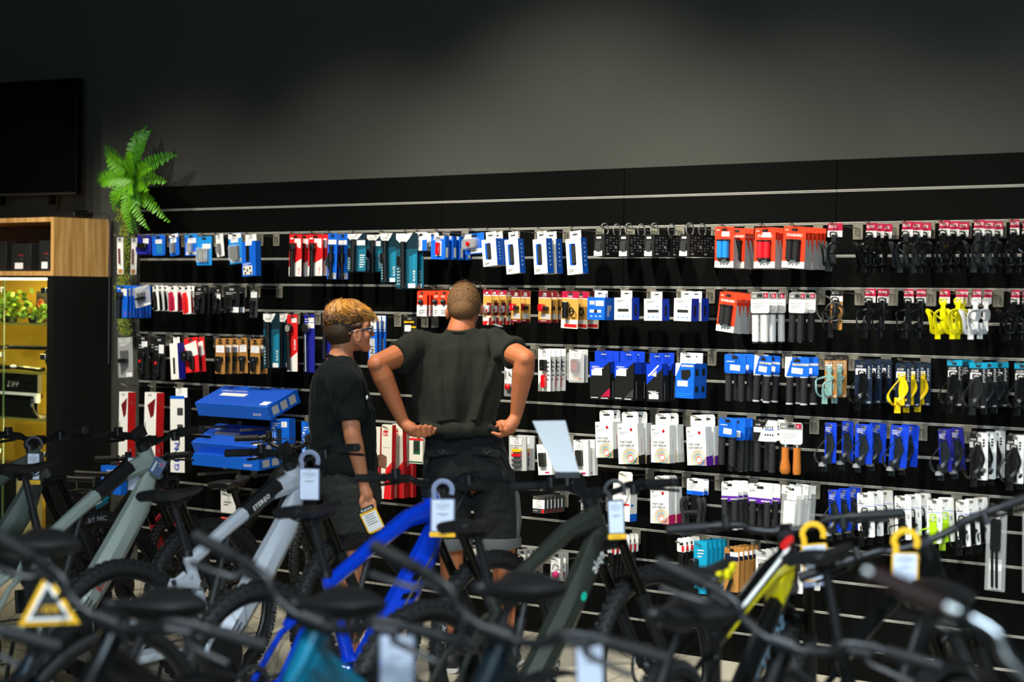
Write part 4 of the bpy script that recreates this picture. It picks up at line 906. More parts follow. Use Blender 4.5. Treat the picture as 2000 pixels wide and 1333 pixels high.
S(T(card_tool, 'white', 'dark', None, (.2, .04, .8, .3), .35), 2, 421, 458, 436, 502, 1, 0, 'small white and blue carded tool', 'between two broad blue cards', 'tool', tilt=-.12)
S(T(card_tool, 'sky', 'dark', 'white', (.2, .1, .75, .3), .6, 1), 2, 446, 456, 471, 516, 1, 0, 'tilted blue card of a black folding tool', 'beside the tall blue box', 'tool', tilt=-.08)
S(k_bluebox_tall, 2, 476, 458, 504, 537, 1, 0, 'tall blue tool box with white header', 'ending the blue tool row', 'tool box', tilt=-.05)
barehook(2, 539, 'left of the red pump cards')
S(k_pump, 2, 565, 458, 590, 540, 2, 17, 'red and white card of a black pump', 'starting the pump row', 'pump')
S(k_pump, 2, 602, 458, 631, 539, 2, 10, 'red and white pump card', 'beside the slim blue pump cards', 'pump')
S(k_bluepump, 2, 641, 456, 659, 546, 2, 20, 'slim blue pump card with silver foot', 'between red and teal pumps', 'pump')
S(T(k_tealpump), 2, 680, 457, 715, 532, 2, 37, 'short teal pump card with white top', 'beside the slim blue pumps', 'pump')
S(T(k_tealpump, True), 2, 743, 456, 774, 553, 1, 0, 'long teal pump card marked RACE', 'behind the longest teal card', 'pump', wd=.18)
S(T(k_tealpump, True), 2, 774, 456, 815, 565, 2, 12, 'longest teal pump card marked RACE POWER', 'above the shoppers', 'pump', wd=.22)
S(k_whitecard, 2, 811, 454, 834, 490, 2, 23, 'white hang card with blue corner', 'beside the long teal pumps', 'hang card')
S(k_lightbox_blue, 2, 846, 461, 873, 512, 4, 15, 'blue box of a red rear light', 'above the man', 'light')
S(k_clearcard, 2, 907, 456, 946, 497, 1, 0, 'blister card of a clear and red light', 'over the red light boxes', 'light', tilt=-.06)
S(k_whitebox, 2, 945, 453, 974, 513, 2, 12, 'short white and blue box', 'beside the blister card', 'boxed grips', tilt=-.09)
S(k_whitebox, 2, 990, 453, 1016, 528, 1, 0, 'tall white and blue box', 'with a slim black insert', 'boxed grips', tilt=-.08)
S(k_whitebox, 2, 1045, 452, 1072, 528, 2, 19, 'tall white and blue box', 'paired on one hook', 'boxed grips', tilt=-.08)
S(k_whitebox, 2, 1109, 451, 1139, 529, 1, 0, 'tall white and blue box with wide black insert', 'before the lock boxes', 'boxed grips', tilt=-.08)
for i, (x, xe, n, w) in enumerate(((1175, 1196, 2, 'starting the lock row'), (1223, 1243, 2, 'on the second lock hook'), (1273, 1292, 2, 'on the third lock hook'), (1342, 1362, 2, 'beside the orange grip cards'))):
    S(k_lockbox, 2, x, 459, xe, 502, n, 24 if i != 2 else 34, 'small black lock box with white label', w, 'lock', wd=.2, jit=.02)
S(T(k_gripcard, 'blue', 'PRO', True), 2, 1397, 443, 1433, 523, 1, 0, 'orange card of bright blue grips', 'at the front beside the locks', 'grips', wd=.215)
S(T(k_gripcard, 'black'), 2, 1424, 446, 1456, 524, 3, 8, 'orange card of black grips', 'behind the blue grips', 'grips', wd=.15, hook=False)
S(T(k_gripcard, 'red', 'STANDARD', True), 2, 1474, 445, 1515, 524, 3, 7, 'orange card of bright red grips', 'between blue and black grips', 'grips')
S(T(k_gripcard, 'black'), 2, 1531, 443, 1574, 524, 6, 8, 'orange STANDARD card of black grips', 'beside the first bottle cage', 'grips', tilt=.05)
xs = [(1617, 1645, 436, 516, 1, 0, 'single cage after the orange cards'), (1691, 1713, 436, 518, 3, 15, 'on the first cage hook of three'), (1761, 1784, 433, 518, 3, 17, 'on the second cage hook of three'), (1834, 1855, 431, 517, 3, 20, 'on the third cage hook'), (1902, 1923, 430, 517, 3, 18, 'on the fourth cage hook'), (1972, 1991, 429, 517, 2, 24, 'cut by the picture edge')]
for j, (a, b, c, d, n, dx, w) in enumerate(xs):
    S(T(k_elite, CG if j % 2 else CGR, 0), 2, a, c, b, d, n, dx, 'black bottle cage with red header', 'upper row ' + w, 'bottle cage', jit=.25)
barehook(2, 1672, 'between the single cage and the cage hooks')
# ---- row 4
S(T(k_pump, 'blue', 'blue'), 4, 228, 558, 250, 621, 8, 7, 'dark blue carded pump', 'below the moss garland', 'pump', jit=.03)
S(k_keysbag, 4, 262, 559, 291, 600, 1, 0, 'tilted clear bag of a grey tool', 'over the dark blue pump cards', 'tool', tilt=-.2, hook=False, wd=.23)
S(T(k_curvedcard), 4, 298, 558, 309, 608, 3, 10, 'white card of a black lever', 'beside the blue pumps', 'tire levers', tilt=-.08)
S(T(k_curvedcard, 'crimson'), 4, 329, 559, 346, 609, 2, 15, 'white card of a crimson lever', 'between black and red levers', 'tire levers', tilt=-.06)
S(T(k_curvedcard, 'red'), 4, 356, 559, 372, 614, 2, 9, 'white card of a red lever', 'beside the crimson levers', 'tire levers', tilt=-.06)
S(T(k_backcard, 'coal', 'black', None, None), 4, 379, 561, 400, 613, 4, 9, 'plain black tool card', 'after the red levers', 'tool')
S(T(k_backcard, 'coal', 'black', None, (.4, .25, .9, .45)), 4, 419, 563, 433, 612, 1, 0, 'black tool card with upper white label', 'amid the black cards', 'tool')
S(T(k_backcard, 'coal', 'black', None, (.45, .75, 1, .95)), 4, 437, 561, 469, 613, 2, 9, 'wide black tool card with low white label', 'in the black card row', 'tool')
S(T(k_backcard, 'dgrey', 'black', None, (.15, .1, .95, .3)), 4, 489, 565, 503, 621, 1, 0, 'grey tube tool with white label', 'ending the black card row', 'tool')
barehook(4, 539, 'above the teal pump cards'); barehook(4, 508, 'beside the grey tube tool')
S(k_bell, 4, 815, 568, 834, 618, 3, 7, 'orange and white bell card', 'level with the man\'s head', 'bell', jit=.02)
S(k_bell, 4, 847, 568, 858, 618, 1, 0, 'narrow orange bell card', 'between the bell hooks', 'bell', jit=.02)
S(k_bell, 4, 858, 568, 879, 618, 1, 0, 'orange bell card', 'touching the man\'s head in view', 'bell')
S(k_setlight, 4, 944, 567, 960, 635, 4, 15, 'red and tan light set card', 'at the man\'s ear', 'light', jit=.02)
S(k_rearlight, 4, 999, 568, 1018, 630, 2, 18, 'maroon card of a red rear light', 'beside the light sets', 'light', wd=.22)
S(k_rearlight, 4, 1052, 569, 1077, 631, 3, 12, 'maroon and tan rear light card', 'beside the black headlights', 'light')
S(k_headlight, 4, 1098, 570, 1131, 642, 3, 20, 'crimson card of a black headlight', 'beside the blue square box', 'light', wd=.22, tilt=.03)
S(T(k_squarebox, 'blue'), 4, 1155, 568, 1189, 620, 2, 4, 'blue square light box', 'before the white boxes', 'boxed light', jit=.01)
S(T(k_squarebox, 'white'), 4, 1207, 568, 1241, 620, 1, 0, 'white square box with blue side', 'next to the blue square box', 'boxed light', jit=.01)
S(T(k_squarebox, 'white'), 4, 1265, 570, 1300, 621, 1, 0, 'white square box with blue side', 'in the middle of three', 'boxed light', jit=.01)
S(T(k_squarebox, 'white'), 4, 1324, 569, 1358, 622, 2, 19, 'white square box with blue side', 'beside the orange grips', 'boxed light', jit=.01)
S(T(k_gripcard, 'black'), 4, 1405, 572, 1441, 649, 5, 8, 'tilted orange STANDARD card of black grips', 'beside the white grips', 'grips', tilt=.12)
S(T(k_qpgrips, 'white'), 4, 1466, 571, 1502, 670, 3, 16, 'white grip pair', 'beside the tilted orange cards', 'grips', jit=.06)
S(T(k_qpgrips, 'black'), 4, 1541, 572, 1573, 668, 2, 19, 'thick black grip pair on grey and white card', 'beside the white grips', 'grips', jit=.1)
S(k_cablecage, 4, 1609, 566, 1660, 645, 1, 0, 'black cable holder on kraft card', 'between grips and cages', 'bottle cage')
for a, b, m, n, dx, nm, w, st in ((1690, 1710, CG, 2, 25, 'black loop bottle cage with red header', 'after the cable holder', 1), (1766, 1784, CG, 2, 24, 'black loop bottle cage with red header', 'beside the yellow cages', 1),
                            (1834, 1856, YEL, 1, 0, 'bright yellow bottle cage with red header', 'in full view', 0), (1866, 1882, YEL, 2, 8, 'bright yellow bottle cage', 'half hidden beside the white one', 0), (1899, 1916, WHT, 2, 22, 'white bottle cage with red header', 'beside the yellow cages', 0), (1974, 1992, CG, 2, 22, 'black wing bottle cage', 'second row at the picture edge', 0)):
    S(T(k_elite, m, st), 4, a, 564 + (a - 1690) * .01, b, 645 + (a - 1690) * .012, n, dx, nm, w, 'bottle cage', jit=.25)
barehook(4, 1664, 'behind the cable holder'); barehook(4, 1950, 'beside the white cages')
# ---- row 5, tools behind the woman
S(T(k_tealpump, True), 5, 514, 613, 546, 720, 2, 26, 'teal pump card marked RACE POWER', 'left of the red shock pump', 'pump')
S(T(k_shockpump, 'red'), 5, 560, 615, 581, 726, 1, 0, 'red and white shock pump card with dial', 'beside the teal pumps', 'pump')
S(T(k_shockpump, 'indigo', STEEL), 5, 594, 614, 614, 728, 1, 0, 'dark blue card of a silver shock pump', 'beside the red one', 'pump')
S(T(k_shockpump, 'indigo'), 5, 630, 614, 654, 702, 1, 0, 'dark blue card of a black pump', 'just behind the woman', 'pump')
S(k_giantblue, 5, 719, 617, 736, 718, 3, 9, 'white and blue GIANT fender pack', 'before the woman\'s face', 'fender', jit=.02)
S(k_blackyellow, 5, 787, 618, 814, 662, 1, 0, 'black and yellow carded part', 'above the man\'s shoulder', 'part')
barehook(5, 772, 'between the fender packs and black card'); barehook(5, 832, 'above the man\'s shoulder')
# ---- row 6
S(k_keysbag, 6, 230, 659, 258, 738, 1, 0, 'clear bag of chrome hex keys', 'at the slatwall corner', 'tool', tilt=-.05)
S(T(k_backcard, 'coal', 'black', None, (.4, .12, .9, .25), None, True), 6, 268, 657, 291, 740, 2, 25, 'long black tool card with white label', 'beside the hex keys', 'tool')
S(T(k_backcard, 'coal', 'black', None, (.5, .16, .9, .36), None, True), 6, 300, 660, 323, 745, 1, 0, 'black tool with a red button', 'beside the white and indigo box', 'tool')
S(k_whiteindigo, 6, 329, 659, 360, 741, 1, 0, 'white and indigo narrow box', 'between black tools and red cards', 'boxed part', tilt=-.1)
S(k_redlight, 6, 360, 660, 385, 728, 2, 14, 'red card of a black camera light', 'beside the kraft cards', 'light', tilt=-.1)
S(T(k_hanger, 1), 6, 421, 661, 440, 731, 3, 14, 'kraft card of a black hanger', 'beside the red cards', 'hanger')
S(T(k_hanger, 2), 6, 467, 660, 482, 730, 1, 0, 'slim kraft card of a black hanger', 'between the kraft hooks', 'hanger', tilt=-.05)
S(T(k_hanger, 3), 6, 489, 662, 508, 731, 2, 15, 'kraft card of a black hanger', 'beside the teal pump', 'hanger')
S(T(k_bellcard, 'red'), 6, 985, 690, 1004, 775, 2, 14, 'white and grey card of a red part', 'behind the man\'s elbow', 'light')
S(k_whitelight, 6, 1051, 682, 1075, 765, 4, 10, 'white card of a black and red light', 'beside the man\'s elbow', 'light', jit=.02)
S(k_clearlight, 6, 1111, 683, 1141, 748, 2, 7, 'clear pack of a dark red light', 'beside the black saddle boxes', 'light')
S(T(k_saddlebox, 'crimson'), 6, 1160, 686, 1199, 778, 2, 13, 'black and blue box with red corner', 'beside the clear packs', 'saddle box', jit=.015)
S(T(k_saddlebox, 'dgrey'), 6, 1209, 687, 1247, 780, 2, 15, 'black and blue box with dark corner', 'in the middle', 'saddle box', jit=.015)
S(T(k_saddlebox, 'dgrey', .05, 1), 6, 1268, 690, 1299, 782, 2, 20, 'narrow blue over black box', 'before the bright blue boxes', 'saddle box', jit=.015)
S(k_blueshape, 6, 1326, 690, 1362, 773, 2, 13, 'bright blue box with white header', 'beside the blue carded grips', 'boxed part', jit=.015)
S(T(k_bluegrips), 6, 1415, 692, 1456, 783, 2, 17, 'black grip pair on plain blue card', 'beside the bright blue boxes', 'grips', jit=.04)
S(T(k_bluegrips, True), 6, 1474, 695, 1507, 785, 2, 17, 'black grip pair on tilted GIANT card', 'in the middle', 'grips', jit=.06, tilt=.06)
S(T(k_bluegrips, True), 6, 1534, 698, 1580, 790, 2, 18, 'black grip pair on wide GIANT card', 'beside the sage cages', 'grips', jit=.04)
S(T(k_acid, SAGE, 'kraft', 'coal', 'ELITE', 1), 6, 1610, 694, 1634, 778, 2, 20, 'sage green loop cage on kraft card', 'beside the wide GIANT card', 'bottle cage')
S(T(k_acid, CG), 6, 1669, 703, 1703, 790, 3, 21, 'navy ACID card of a black cage', 'beside the sage cages', 'bottle cage', jit=.03)
S(T(k_acid, AMB, 'navy'), 6, 1749, 709, 1779, 796, 3, 25, 'navy ACID card of a yellow cage', 'beside the black ACID cages', 'bottle cage', jit=.08)
S(T(k_acid, CG, 'coal', 'cyan', 'CUBE'), 6, 1850, 704, 1879, 795, 2, 22, 'black cage card with cyan top', 'after the yellow cages', 'bottle cage', jit=.03)
S(T(k_acid, CGR, 'coal', 'cyan', 'CUBE'), 6, 1893, 709, 1928, 799, 3, 23, 'black cage card with cyan top', 'in the fore of its neighbours', 'bottle cage', jit=.03, wd=.225)
S(T(k_acid, CG, 'coal', 'cyan', 'CUBE'), 6, 1981, 710, 2012, 800, 2, 20, 'black cage card with cyan top', 'cut by the picture edge', 'bottle cage', jit=.03)
barehook(6, 1662, 'between the sage and navy cards')
# ---- row 8 and 9
S(k_tallbox, 8, 240, 766, 257, 912, 1, 0, 'tall white and red box', 'at the slatwall corner', 'tall box', jit=.01, tilt=.03)
S(k_tallbox, 8, 290, 767, 313, 914, 1, 0, 'tall white and red box', 'beside the white GIANT box', 'tall box', jit=.01, tilt=.03)
S(k_giantbox, 8, 338, 758, 366, 917, 1, 0, 'tall white box lettered GIANT in blue', 'beside the blue cartons', 'tall box', jit=.01, tilt=-.03)
S(k_bluecard, 9, 534, 818, 570, 872, 1, 0, 'blue rounded tool box', 'beside the blue cartons', 'tool box')
S(k_bluecard, 9, 595, 824, 620, 890, 1, 0, 'blue tool box', 'half hidden by the woman', 'tool box')
S(k_whitered, 9, 720, 834, 746, 975, 1, 0, 'tall white and red pack', 'touching the woman\'s shirt in view', 'tall pack', jit=.02)
S(k_whitered, 9, 749, 830, 769, 975, 3, 20, 'tall white and red pack', 'between the two shoppers', 'tall pack', jit=.02)
S(T(k_whitered, True), 9, 803, 852, 830, 906, 1, 0, 'white and green phone holder pack', 'at the man\'s hip', 'phone holder', wd=.2)
S(k_carabox, 9, 995, 852, 1028, 920, 2, 16, 'clear pack of small clip lights', 'below the man\'s hand', 'light')
S(k_whiteblacklight, 9, 1050, 868, 1078, 928, 1, 0, 'white light pack', 'behind the white sign panel', 'light', tilt=-.1)
S(k_whiteblacklight, 9, 1122, 860, 1150, 930, 2, 13, 'white pack of a black light', 'beside the white sign panel', 'light', tilt=-.05)
for (a, b, y0, y1, tip, w, n, dx) in ((1168, 1202, 802, 886, 'coal', 'with black corner starting the row', 2, 13), (1211, 1250, 805, 900, 'coal', 'with black corner and torn flap', 2, 17), (1277, 1313, 808, 896, 'clear', 'with clear corner', 2, 15), (1345, 1383, 811, 901, 'purple', 'with purple corner', 2, 17)):
    S(T(k_tape, tip), 8, a, y0, b, y1, n, dx, 'white handlebar tape box', w, 'handlebar tape', jit=.03, tilt=-.04)
S(T(k_bluegrips), 8, 1404, 816, 1439, 908, 1, 0, 'black grip pair on slanted blue card', 'beside the purple tape', 'grips', tilt=.04)
S(T(k_bluegrips), 8, 1424, 818, 1455, 920, 3, 9, 'blue carded black grip pair', 'behind the slanted blue card', 'grips', wd=.14, hook=False)
S(k_racegrips, 8, 1470, 821, 1518, 921, 2, 20, 'black grip pair on CUBE RACE card', 'beside the cork grips', 'grips', jit=.04)
S(T(k_qpgrips, 'cork'), 8, 1523, 826, 1567, 927, 1, 0, 'cork brown grip pair on grey and white card', 'beside the RACE grips', 'grips', jit=.02)
S(k_giantcage, 8, 1611, 826, 1634, 905, 2, 33, 'narrow blue card of a black cage', 'after the cork grips', 'bottle cage')
S(k_giantcage, 8, 1671, 829, 1704, 907, 2, 27, 'blue card of a black cage', 'in the middle of the blue cages', 'bottle cage')
S(k_giantcage, 8, 1740, 832, 1775, 914, 2, 20, 'broad blue card of a black cage', 'ending the royal blue cages', 'bottle cage', tilt=.04)
S(T(k_giantcage, 'indigo'), 8, 1832, 838, 1856, 922, 2, 25, 'dark indigo card of a black cage', 'before the white cage cards', 'bottle cage', tilt=-.08)
S(k_whitecage2, 8, 1894, 845, 1929, 938, 3, 17, 'white and black CUBE cage card', 'beside the indigo cages', 'bottle cage')
S(k_whitecage2, 8, 1966, 850, 2000, 945, 2, 18, 'white and black CUBE cage card', 'at the picture edge', 'bottle cage')
barehook(8, 1800, 'beside the broad blue cage card'); barehook(8, 1594, 'beside the cork grips')
# ---- row 10 and 11
S(k_smallgrey, 11, 1043, 970, 1066, 1003, 6, 7, 'small grey valve box', 'below the white sign panel', 'valve box', jit=.01)
S(k_smallgrey, 11, 1137, 968, 1150, 1008, 1, 0, 'pale carded part', 'behind the dark frame', 'part')
S(k_tape2, 10, 1205, 922, 1238, 1007, 1, 0, 'white and blue TAPE box', 'behind the dark handlebar', 'handlebar tape')
S(T(k_tape, 'pink'), 10, 1276, 930, 1311, 1014, 2, 14, 'white handlebar tape box with pink corner', 'above the teal boxes', 'handlebar tape', tilt=-.04)
S(k_barend, 10, 1341, 936, 1375, 1028, 2, 9, 'black bar end pair on GIANT card', 'between tape and purple cards', 'bar ends')
S(k_livgrips, 10, 1409, 941, 1441, 1034, 3, 10, 'black grip pair on purple Liv card', 'beside the bar ends', 'grips', tilt=-.03)
S(k_livgrips, 10, 1462, 946, 1508, 1036, 2, 16, 'black grip pair on wide purple Liv card', 'beside the white bags', 'grips')
S(k_whitebag, 10, 1528, 950, 1566, 1034, 3, 14, 'frosted bag of white grips', 'beside the wide Liv card', 'grips', tilt=.06)
S(k_giantcage, 10, 1617, 957, 1641, 1040, 3, 20, 'slim blue card of a black cage', 'lower row after the white bags', 'bottle cage', tilt=-.04)
S(T(k_whitecage, CG), 10, 1674, 963, 1706, 1050, 3, 19, 'white card of a black wire cage', 'lower row after the blue cards', 'bottle cage', tilt=-.04)
S(T(k_whitecage, CG), 10, 1747, 969, 1779, 1055, 3, 21, 'white card of a black wire cage', 'beside the neon cages', 'bottle cage', tilt=-.04)
S(T(k_whitecage, NEO), 10, 1810, 975, 1840, 1062, 2, 22, 'white card of a neon green wire cage', 'behind the raised handlebar', 'bottle cage', tilt=-.04)
S(T(k_whitecage, CG), 10, 1866, 977, 1892, 1068, 3, 18, 'white card of a black wire cage', 'beside the long clear bag', 'bottle cage', tilt=-.1)
S(k_longbag, 10, 1927, 998, 1966, 1156, 1, 0, 'long clear bag with black stays', 'at the far end of the lower row', 'mudguard', tilt=.03)
S(k_longbag, 10, 1996, 1003, 2030, 1160, 1, 0, 'long clear bag', 'cut off by the picture edge', 'mudguard')
# ---- row 12/13
S(T(k_bellcard, 'none'), 13, 912, 1065, 935, 1100, 2, 18, 'grey card with white panel', 'between the man\'s legs', 'part')
S(T(k_bellcard, 'red'), 13, 1010, 1074, 1030, 1125, 4, 10, 'grey card of a small red bell', 'beside the man\'s calf', 'bell')
S(T(k_bellcard, 'pink'), 13, 1075, 1080, 1100, 1135, 2, 10, 'white card of a pink bell', 'under the dark frame', 'bell')
S(k_pads, 12, 1186, 1048, 1204, 1150, 6, 9, 'white headed card of black brake parts', 'behind the price tag', 'brake parts')
S(k_pads, 12, 1322, 1052, 1340, 1130, 4, 9, 'white headed card of black parts', 'beside the teal boxes', 'brake parts')
S(k_inpro, 12, 1356, 1058, 1382, 1160, 5, 9, 'teal pedal box', 'beside the kraft stand cards', 'pedal box', jit=.01)
S(k_kraftpedal, 12, 1415, 1070, 1444, 1157, 5, 9, 'kraft card of a black kickstand', 'beside the teal boxes', 'kickstand', jit=.02)
S(k_whitestand, 12, 1476, 1076, 1508, 1166, 5, 10, 'white card of a black kickstand', 'behind the yellow frame', 'kickstand', jit=.02)
S(k_whitestand, 12, 1545, 1080, 1570, 1160, 3, 16, 'white card of a black stand', 'behind the knobby front tire', 'kickstand', jit=.02)
# ---- low on the side near the cabinet
S(T(k_tagcard, 'white', 'silver'), 11, 431, 958, 461, 1003, 1, 0, 'white card on a long hook', 'behind the silver bike', 'hang card')
S(T(k_tagcard, 'white', 'orange'), 12, 432, 1012, 462, 1050, 1, 0, 'white card with orange top', 'behind the silver bike', 'hang card')
S(T(k_bluecard, 'DIGITAL'), 10, 203, 911, 243, 965, 1, 0, 'blue box lettered DIGITAL TOOLS', 'low behind the sage bike', 'tool box')
# ---- floor pumps by the wall
def floor_pump(px, py, dep, lab, tagged, col):
    p = atdepth(px, py, dep); h = p.z; r_ = empty('floor_pump', (p.x, p.y, 0), (0, 0, .4)); tag(r_, lab, 'floor pump', 'floor pumps by the wall')
    b = MB(); b.rbox((0, 0, .012), (.24, .09, .024), .03, BLACK, axis=2); b.lathe([(.04, .02), (.03, .06), (.022, .07)], (0, 0, 0), (0, 0, 1), BLACK, 14); b.build('base', r_)
    b = MB(); b.tube([(0, 0, .05), (0, 0, h * .86)], .018, col, 14); b.tube([(0, 0, h * .83), (0, 0, h * .87)], .022, BLACK, 14); b.build('barrel', r_)
    b = MB(); b.tube([(0, 0, h * .86), (0, 0, h)], .006, STEEL, 8); b.build('rod', r_)
    b = MB(); b.tube([(-.12, 0, h), (-.115, 0, h), (-.02, 0, h), (.02, 0, h), (.115, 0, h), (.12, 0, h)], [.012, .017, .015, .015, .017, .012], BLACK, 12); b.build('handle', r_)
    b = MB(); b.lathe([(.032, 0), (.034, .02), (.028, .026)], (.0, -.03, .10), (0, -1, .3), BLACK, 16); b.build('gauge', r_)
    b = MB(); b.tube(smooth_path([(.03, .0, .05), (.09, -.02, .2), (.06, -.03, h * .8), (.02, -.03, h * .84), (-.03, -.03, h * .5)], 5), .006, BLACK, 6); b.build('hose', r_)
    if tagged:
        b = MB(); R = Matrix.Rotation(-.5, 3, 'Y'); b.rbox((.05, -.035, h * .78), (.12, .003, .06), .005, C['teal'], R); b.text('RACE', V((.05, -.0375, h * .78)) + R @ V((-.052, 0, -.008)), R @ V((1, 0, 0)), R @ V((0, 0, 1)), .028, C['white']); b.text('FLOOR', V((.05, -.0375, h * .78)) + R @ V((.006, 0, -.008)), R @ V((1, 0, 0)), R @ V((0, 0, 1)), .020, C['cyan']); b.build('hang_tag', r_)
floor_pump(150, 936, 11.7, 'black floor pump beside the black showcase side', False, BLACK)
floor_pump(183, 926, 11.5, 'black floor pump with a teal RACE FLOOR hang tag', True, BLACK)
# ---- large blue cartons on shelf brackets
def carton(x0, y0, x1, y1, wd, dep, tiltx, lab, zshift=0, giant=False):
    """box resting on two brackets, tilted forward; px box = its front face"""
    ym = (y0 + y1) / 2; a, b = onwall(x0, ym, wd), onwall(x1, ym, wd); t, bt = onwall((x0 + x1) / 2, y0, wd), onwall((x0 + x1) / 2, y1, wd)
    W, H = b.x - a.x, t.z - bt.z; m_ = MB(); m_.rbox((0, dep / 2, 0), (W, dep, H), .002, C['blue'], seg=1)
    m_.add([(-W / 2, .01, H / 2 + .0006), (W / 2, .01, H / 2 + .0006), (W / 2, dep - .01, H / 2 + .0006), (-W / 2, dep - .01, H / 2 + .0006)], [(0, 1, 2, 3)], paint('#1a55c8'))
    m_.add([(-W * .35, dep * .45, H / 2 + .001), (W * .0, dep * .45, H / 2 + .001), (W * .0, dep * .6, H / 2 + .001), (-W * .35, dep * .6, H / 2 + .001)], [(0, 1, 2, 3)], C['white'])
    m_.text('CONTACT SWITCH', (-W * .42, dep * .68, H / 2 + .0012), (1, 0, 0), (0, 1, 0), .022, C['white'])
    for i in range(3): m_.add([(W / 2 + .0006, dep * (.12 + .28 * i), -H * .3), (W / 2 + .0006, dep * (.32 + .28 * i), -H * .3), (W / 2 + .0006, dep * (.32 + .28 * i), H * .3), (W / 2 + .0006, dep * (.12 + .28 * i), H * .3)], [(0, 1, 2, 3)], C['silver'])
    m_.text('GIANT', (W * .28, -.0008, -H * .22), (1, 0, 0), (0, 0, 1), .022, C['white'])
    if giant:
        for i in range(3): m_.box((W * (.52 + .0 * i) - .04 + i * .0, -.0, 0), (.001, .001, .001), C['white'])
    l_ = MB(); l_.add([(W * .36, dep * .08, H / 2 + .0012), (W * .46, dep * .08, H / 2 + .0012), (W * .46, dep * .26, H / 2 + .0012), (W * .36, dep * .26, H / 2 + .0012)], [(0, 1, 2, 3)], LABEL)
    o = m_.build('carton', loc=((a.x + b.x) / 2, -wd, (t.z + bt.z) / 2)); o.rotation_euler = (math.radians(tiltx), 0, 0); l_.build('price_label', o)
    tag(o, lab, 'box'); return o
carton(384, 790, 525, 818, .30, .25, 22, 'blue carton for a saddle post on the upper brackets')
carton(377, 868, 512, 893, .27, .23, 26, 'blue carton with upper lid showing on the lower brackets')
carton(374, 892, 505, 915, .31, .26, 6, 'blue carton with GIANT front on the lower brackets, undermost')
BRK = mat('bracket_grey', '#6f6e66', .45, .5)
for (x, y) in ((440, 830), (520, 835), (438, 920), (512, 925)):
    p = onwall(x, y, .12); m_ = MB(); m_.box((0, -.004, 0), (.03, .006, .09), BRK); m_.box((0, -.16, .02), (.012, .31, .014), BRK)
    tag(m_.build('shelf_bracket', loc=(p.x, -.002, p.z - .03)), 'grey shelf bracket under the ' + ('upper' if y < 900 else 'lower') + ' blue cartons, ' + ('nearer the white GIANT box' if x < 480 else 'nearer the woman'), 'bracket', 'grey brackets under the blue cartons')
for q in BARE: barehook_now(*q)
# ================================================================ PEOPLE
SKIN_M = mat('skin_tan', '#b0673f', .6, noise_amt=.10, nscale=18)
SKIN_W = mat('skin_fair', '#bd7a55', .6, noise_amt=.08, nscale=18)
def cloth(name, c, amt=.12, sc=60): return mat(name, c, .9, spec=.12, sheen=.03, noise_amt=amt, nscale=sc, bump=.06)
TEE_M = cloth('black_tee', '#22241e'); TEE_W = cloth('black_green_tee', '#111717'); SHORT_M = cloth('black_work_shorts', '#1c1e1f'); CUFF = cloth('grey_cuff', '#5a5d5d'); DENIM = cloth('grey_denim', '#2f312d', .25, 30)
def cap(b, p0, r0, p1, r1, m, n=12):
    """tapered capsule with round ends"""
    p0, p1 = V(p0), V(p1); d = (p1 - p0); L = d.length; d = d / L if L > 1e-6 else V((0, 0, 1))
    path = []; rs = []
    for a in (-80, -55, -28, 0): path.append(p0 + d * r0 * math.sin(math.radians(a))); rs.append(r0 * math.cos(math.radians(a)))
    for a in (0, 28, 55, 80): path.append(p1 + d * r1 * math.sin(math.radians(a))); rs.append(r1 * math.cos(math.radians(a)))
    b.tube(path, rs, m, n)
def chain(b, pts, m, n=12):
    for (p, r), (q, s) in zip(pts, pts[1:]): cap(b, p, r, q, s, m, n)
def rings(b, data, m, n=28):
    """closed body from horizontal oval rings: (centre, rx, ry)"""
    vs = []; fs = []
    for c, rx, ry in data:
        for j in range(n):
            a = 2 * math.pi * j / n; ca, sa = math.cos(a), math.sin(a)
            vs.append(V(c) + V((rx * abs(ca) ** .85 * (1 if ca > 0 else -1), ry * abs(sa) ** .85 * (1 if sa > 0 else -1), 0)))
    k = len(data)
    for i in range(k - 1):
        for j in range(n): fs.append((i * n + j, (i + 1) * n + j, (i + 1) * n + (j + 1) % n, i * n + (j + 1) % n))
    fs += [tuple(range(n)), tuple(range((k - 1) * n, k * n))[::-1]]
    b.add(vs, fs, m)
def fuse(b, name, parent, vox, it, m, disp=None, cut=None):
    o = b.build(name, None)
    r = o.modifiers.new('r', 'REMESH'); r.mode = 'VOXEL'; r.voxel_size = vox; r.adaptivity = 0
    if it: s = o.modifiers.new('s', 'SMOOTH'); s.factor = .5; s.iterations = it
    dg = bpy.context.evaluated_depsgraph_get(); dg.update()
    me = bpy.data.meshes.new_from_object(o.evaluated_get(dg)); o.modifiers.clear()
    old = o.data; o.data = me; me.name = name; bpy.data.meshes.remove(old)
    me.materials.clear(); me.materials.append(m)
    if disp:
        ns = [v.normal.copy() for v in me.vertices]
        for v, nn in zip(me.vertices, ns): v.co += nn * disp(v.co)
    me.polygons.foreach_set('use_smooth', [True] * len(me.polygons)); me.polygons.foreach_set('material_index', [0] * len(me.polygons)); me.update()
    o.parent = parent
    return o
class Fig:
    """joints are given where the picture shows them plus a distance step; stored in a frame standing on the floor"""
    def __init__(s, px, dep, label):
        p = atdepth(px, 700, dep); s.dep = dep
        s.root = empty('person', (p.x, p.y, 0), (0, 0, YAW)); tag(s.root, label, 'person')
        s.inv = (Matrix.Translation((p.x, p.y, 0)) @ Matrix.Rotation(YAW, 4, 'Z')).inverted()
        s.sc = FPX / dep
    def __call__(s, px, py, dy=0.0): return s.inv @ atdepth(px, py, s.dep + dy)
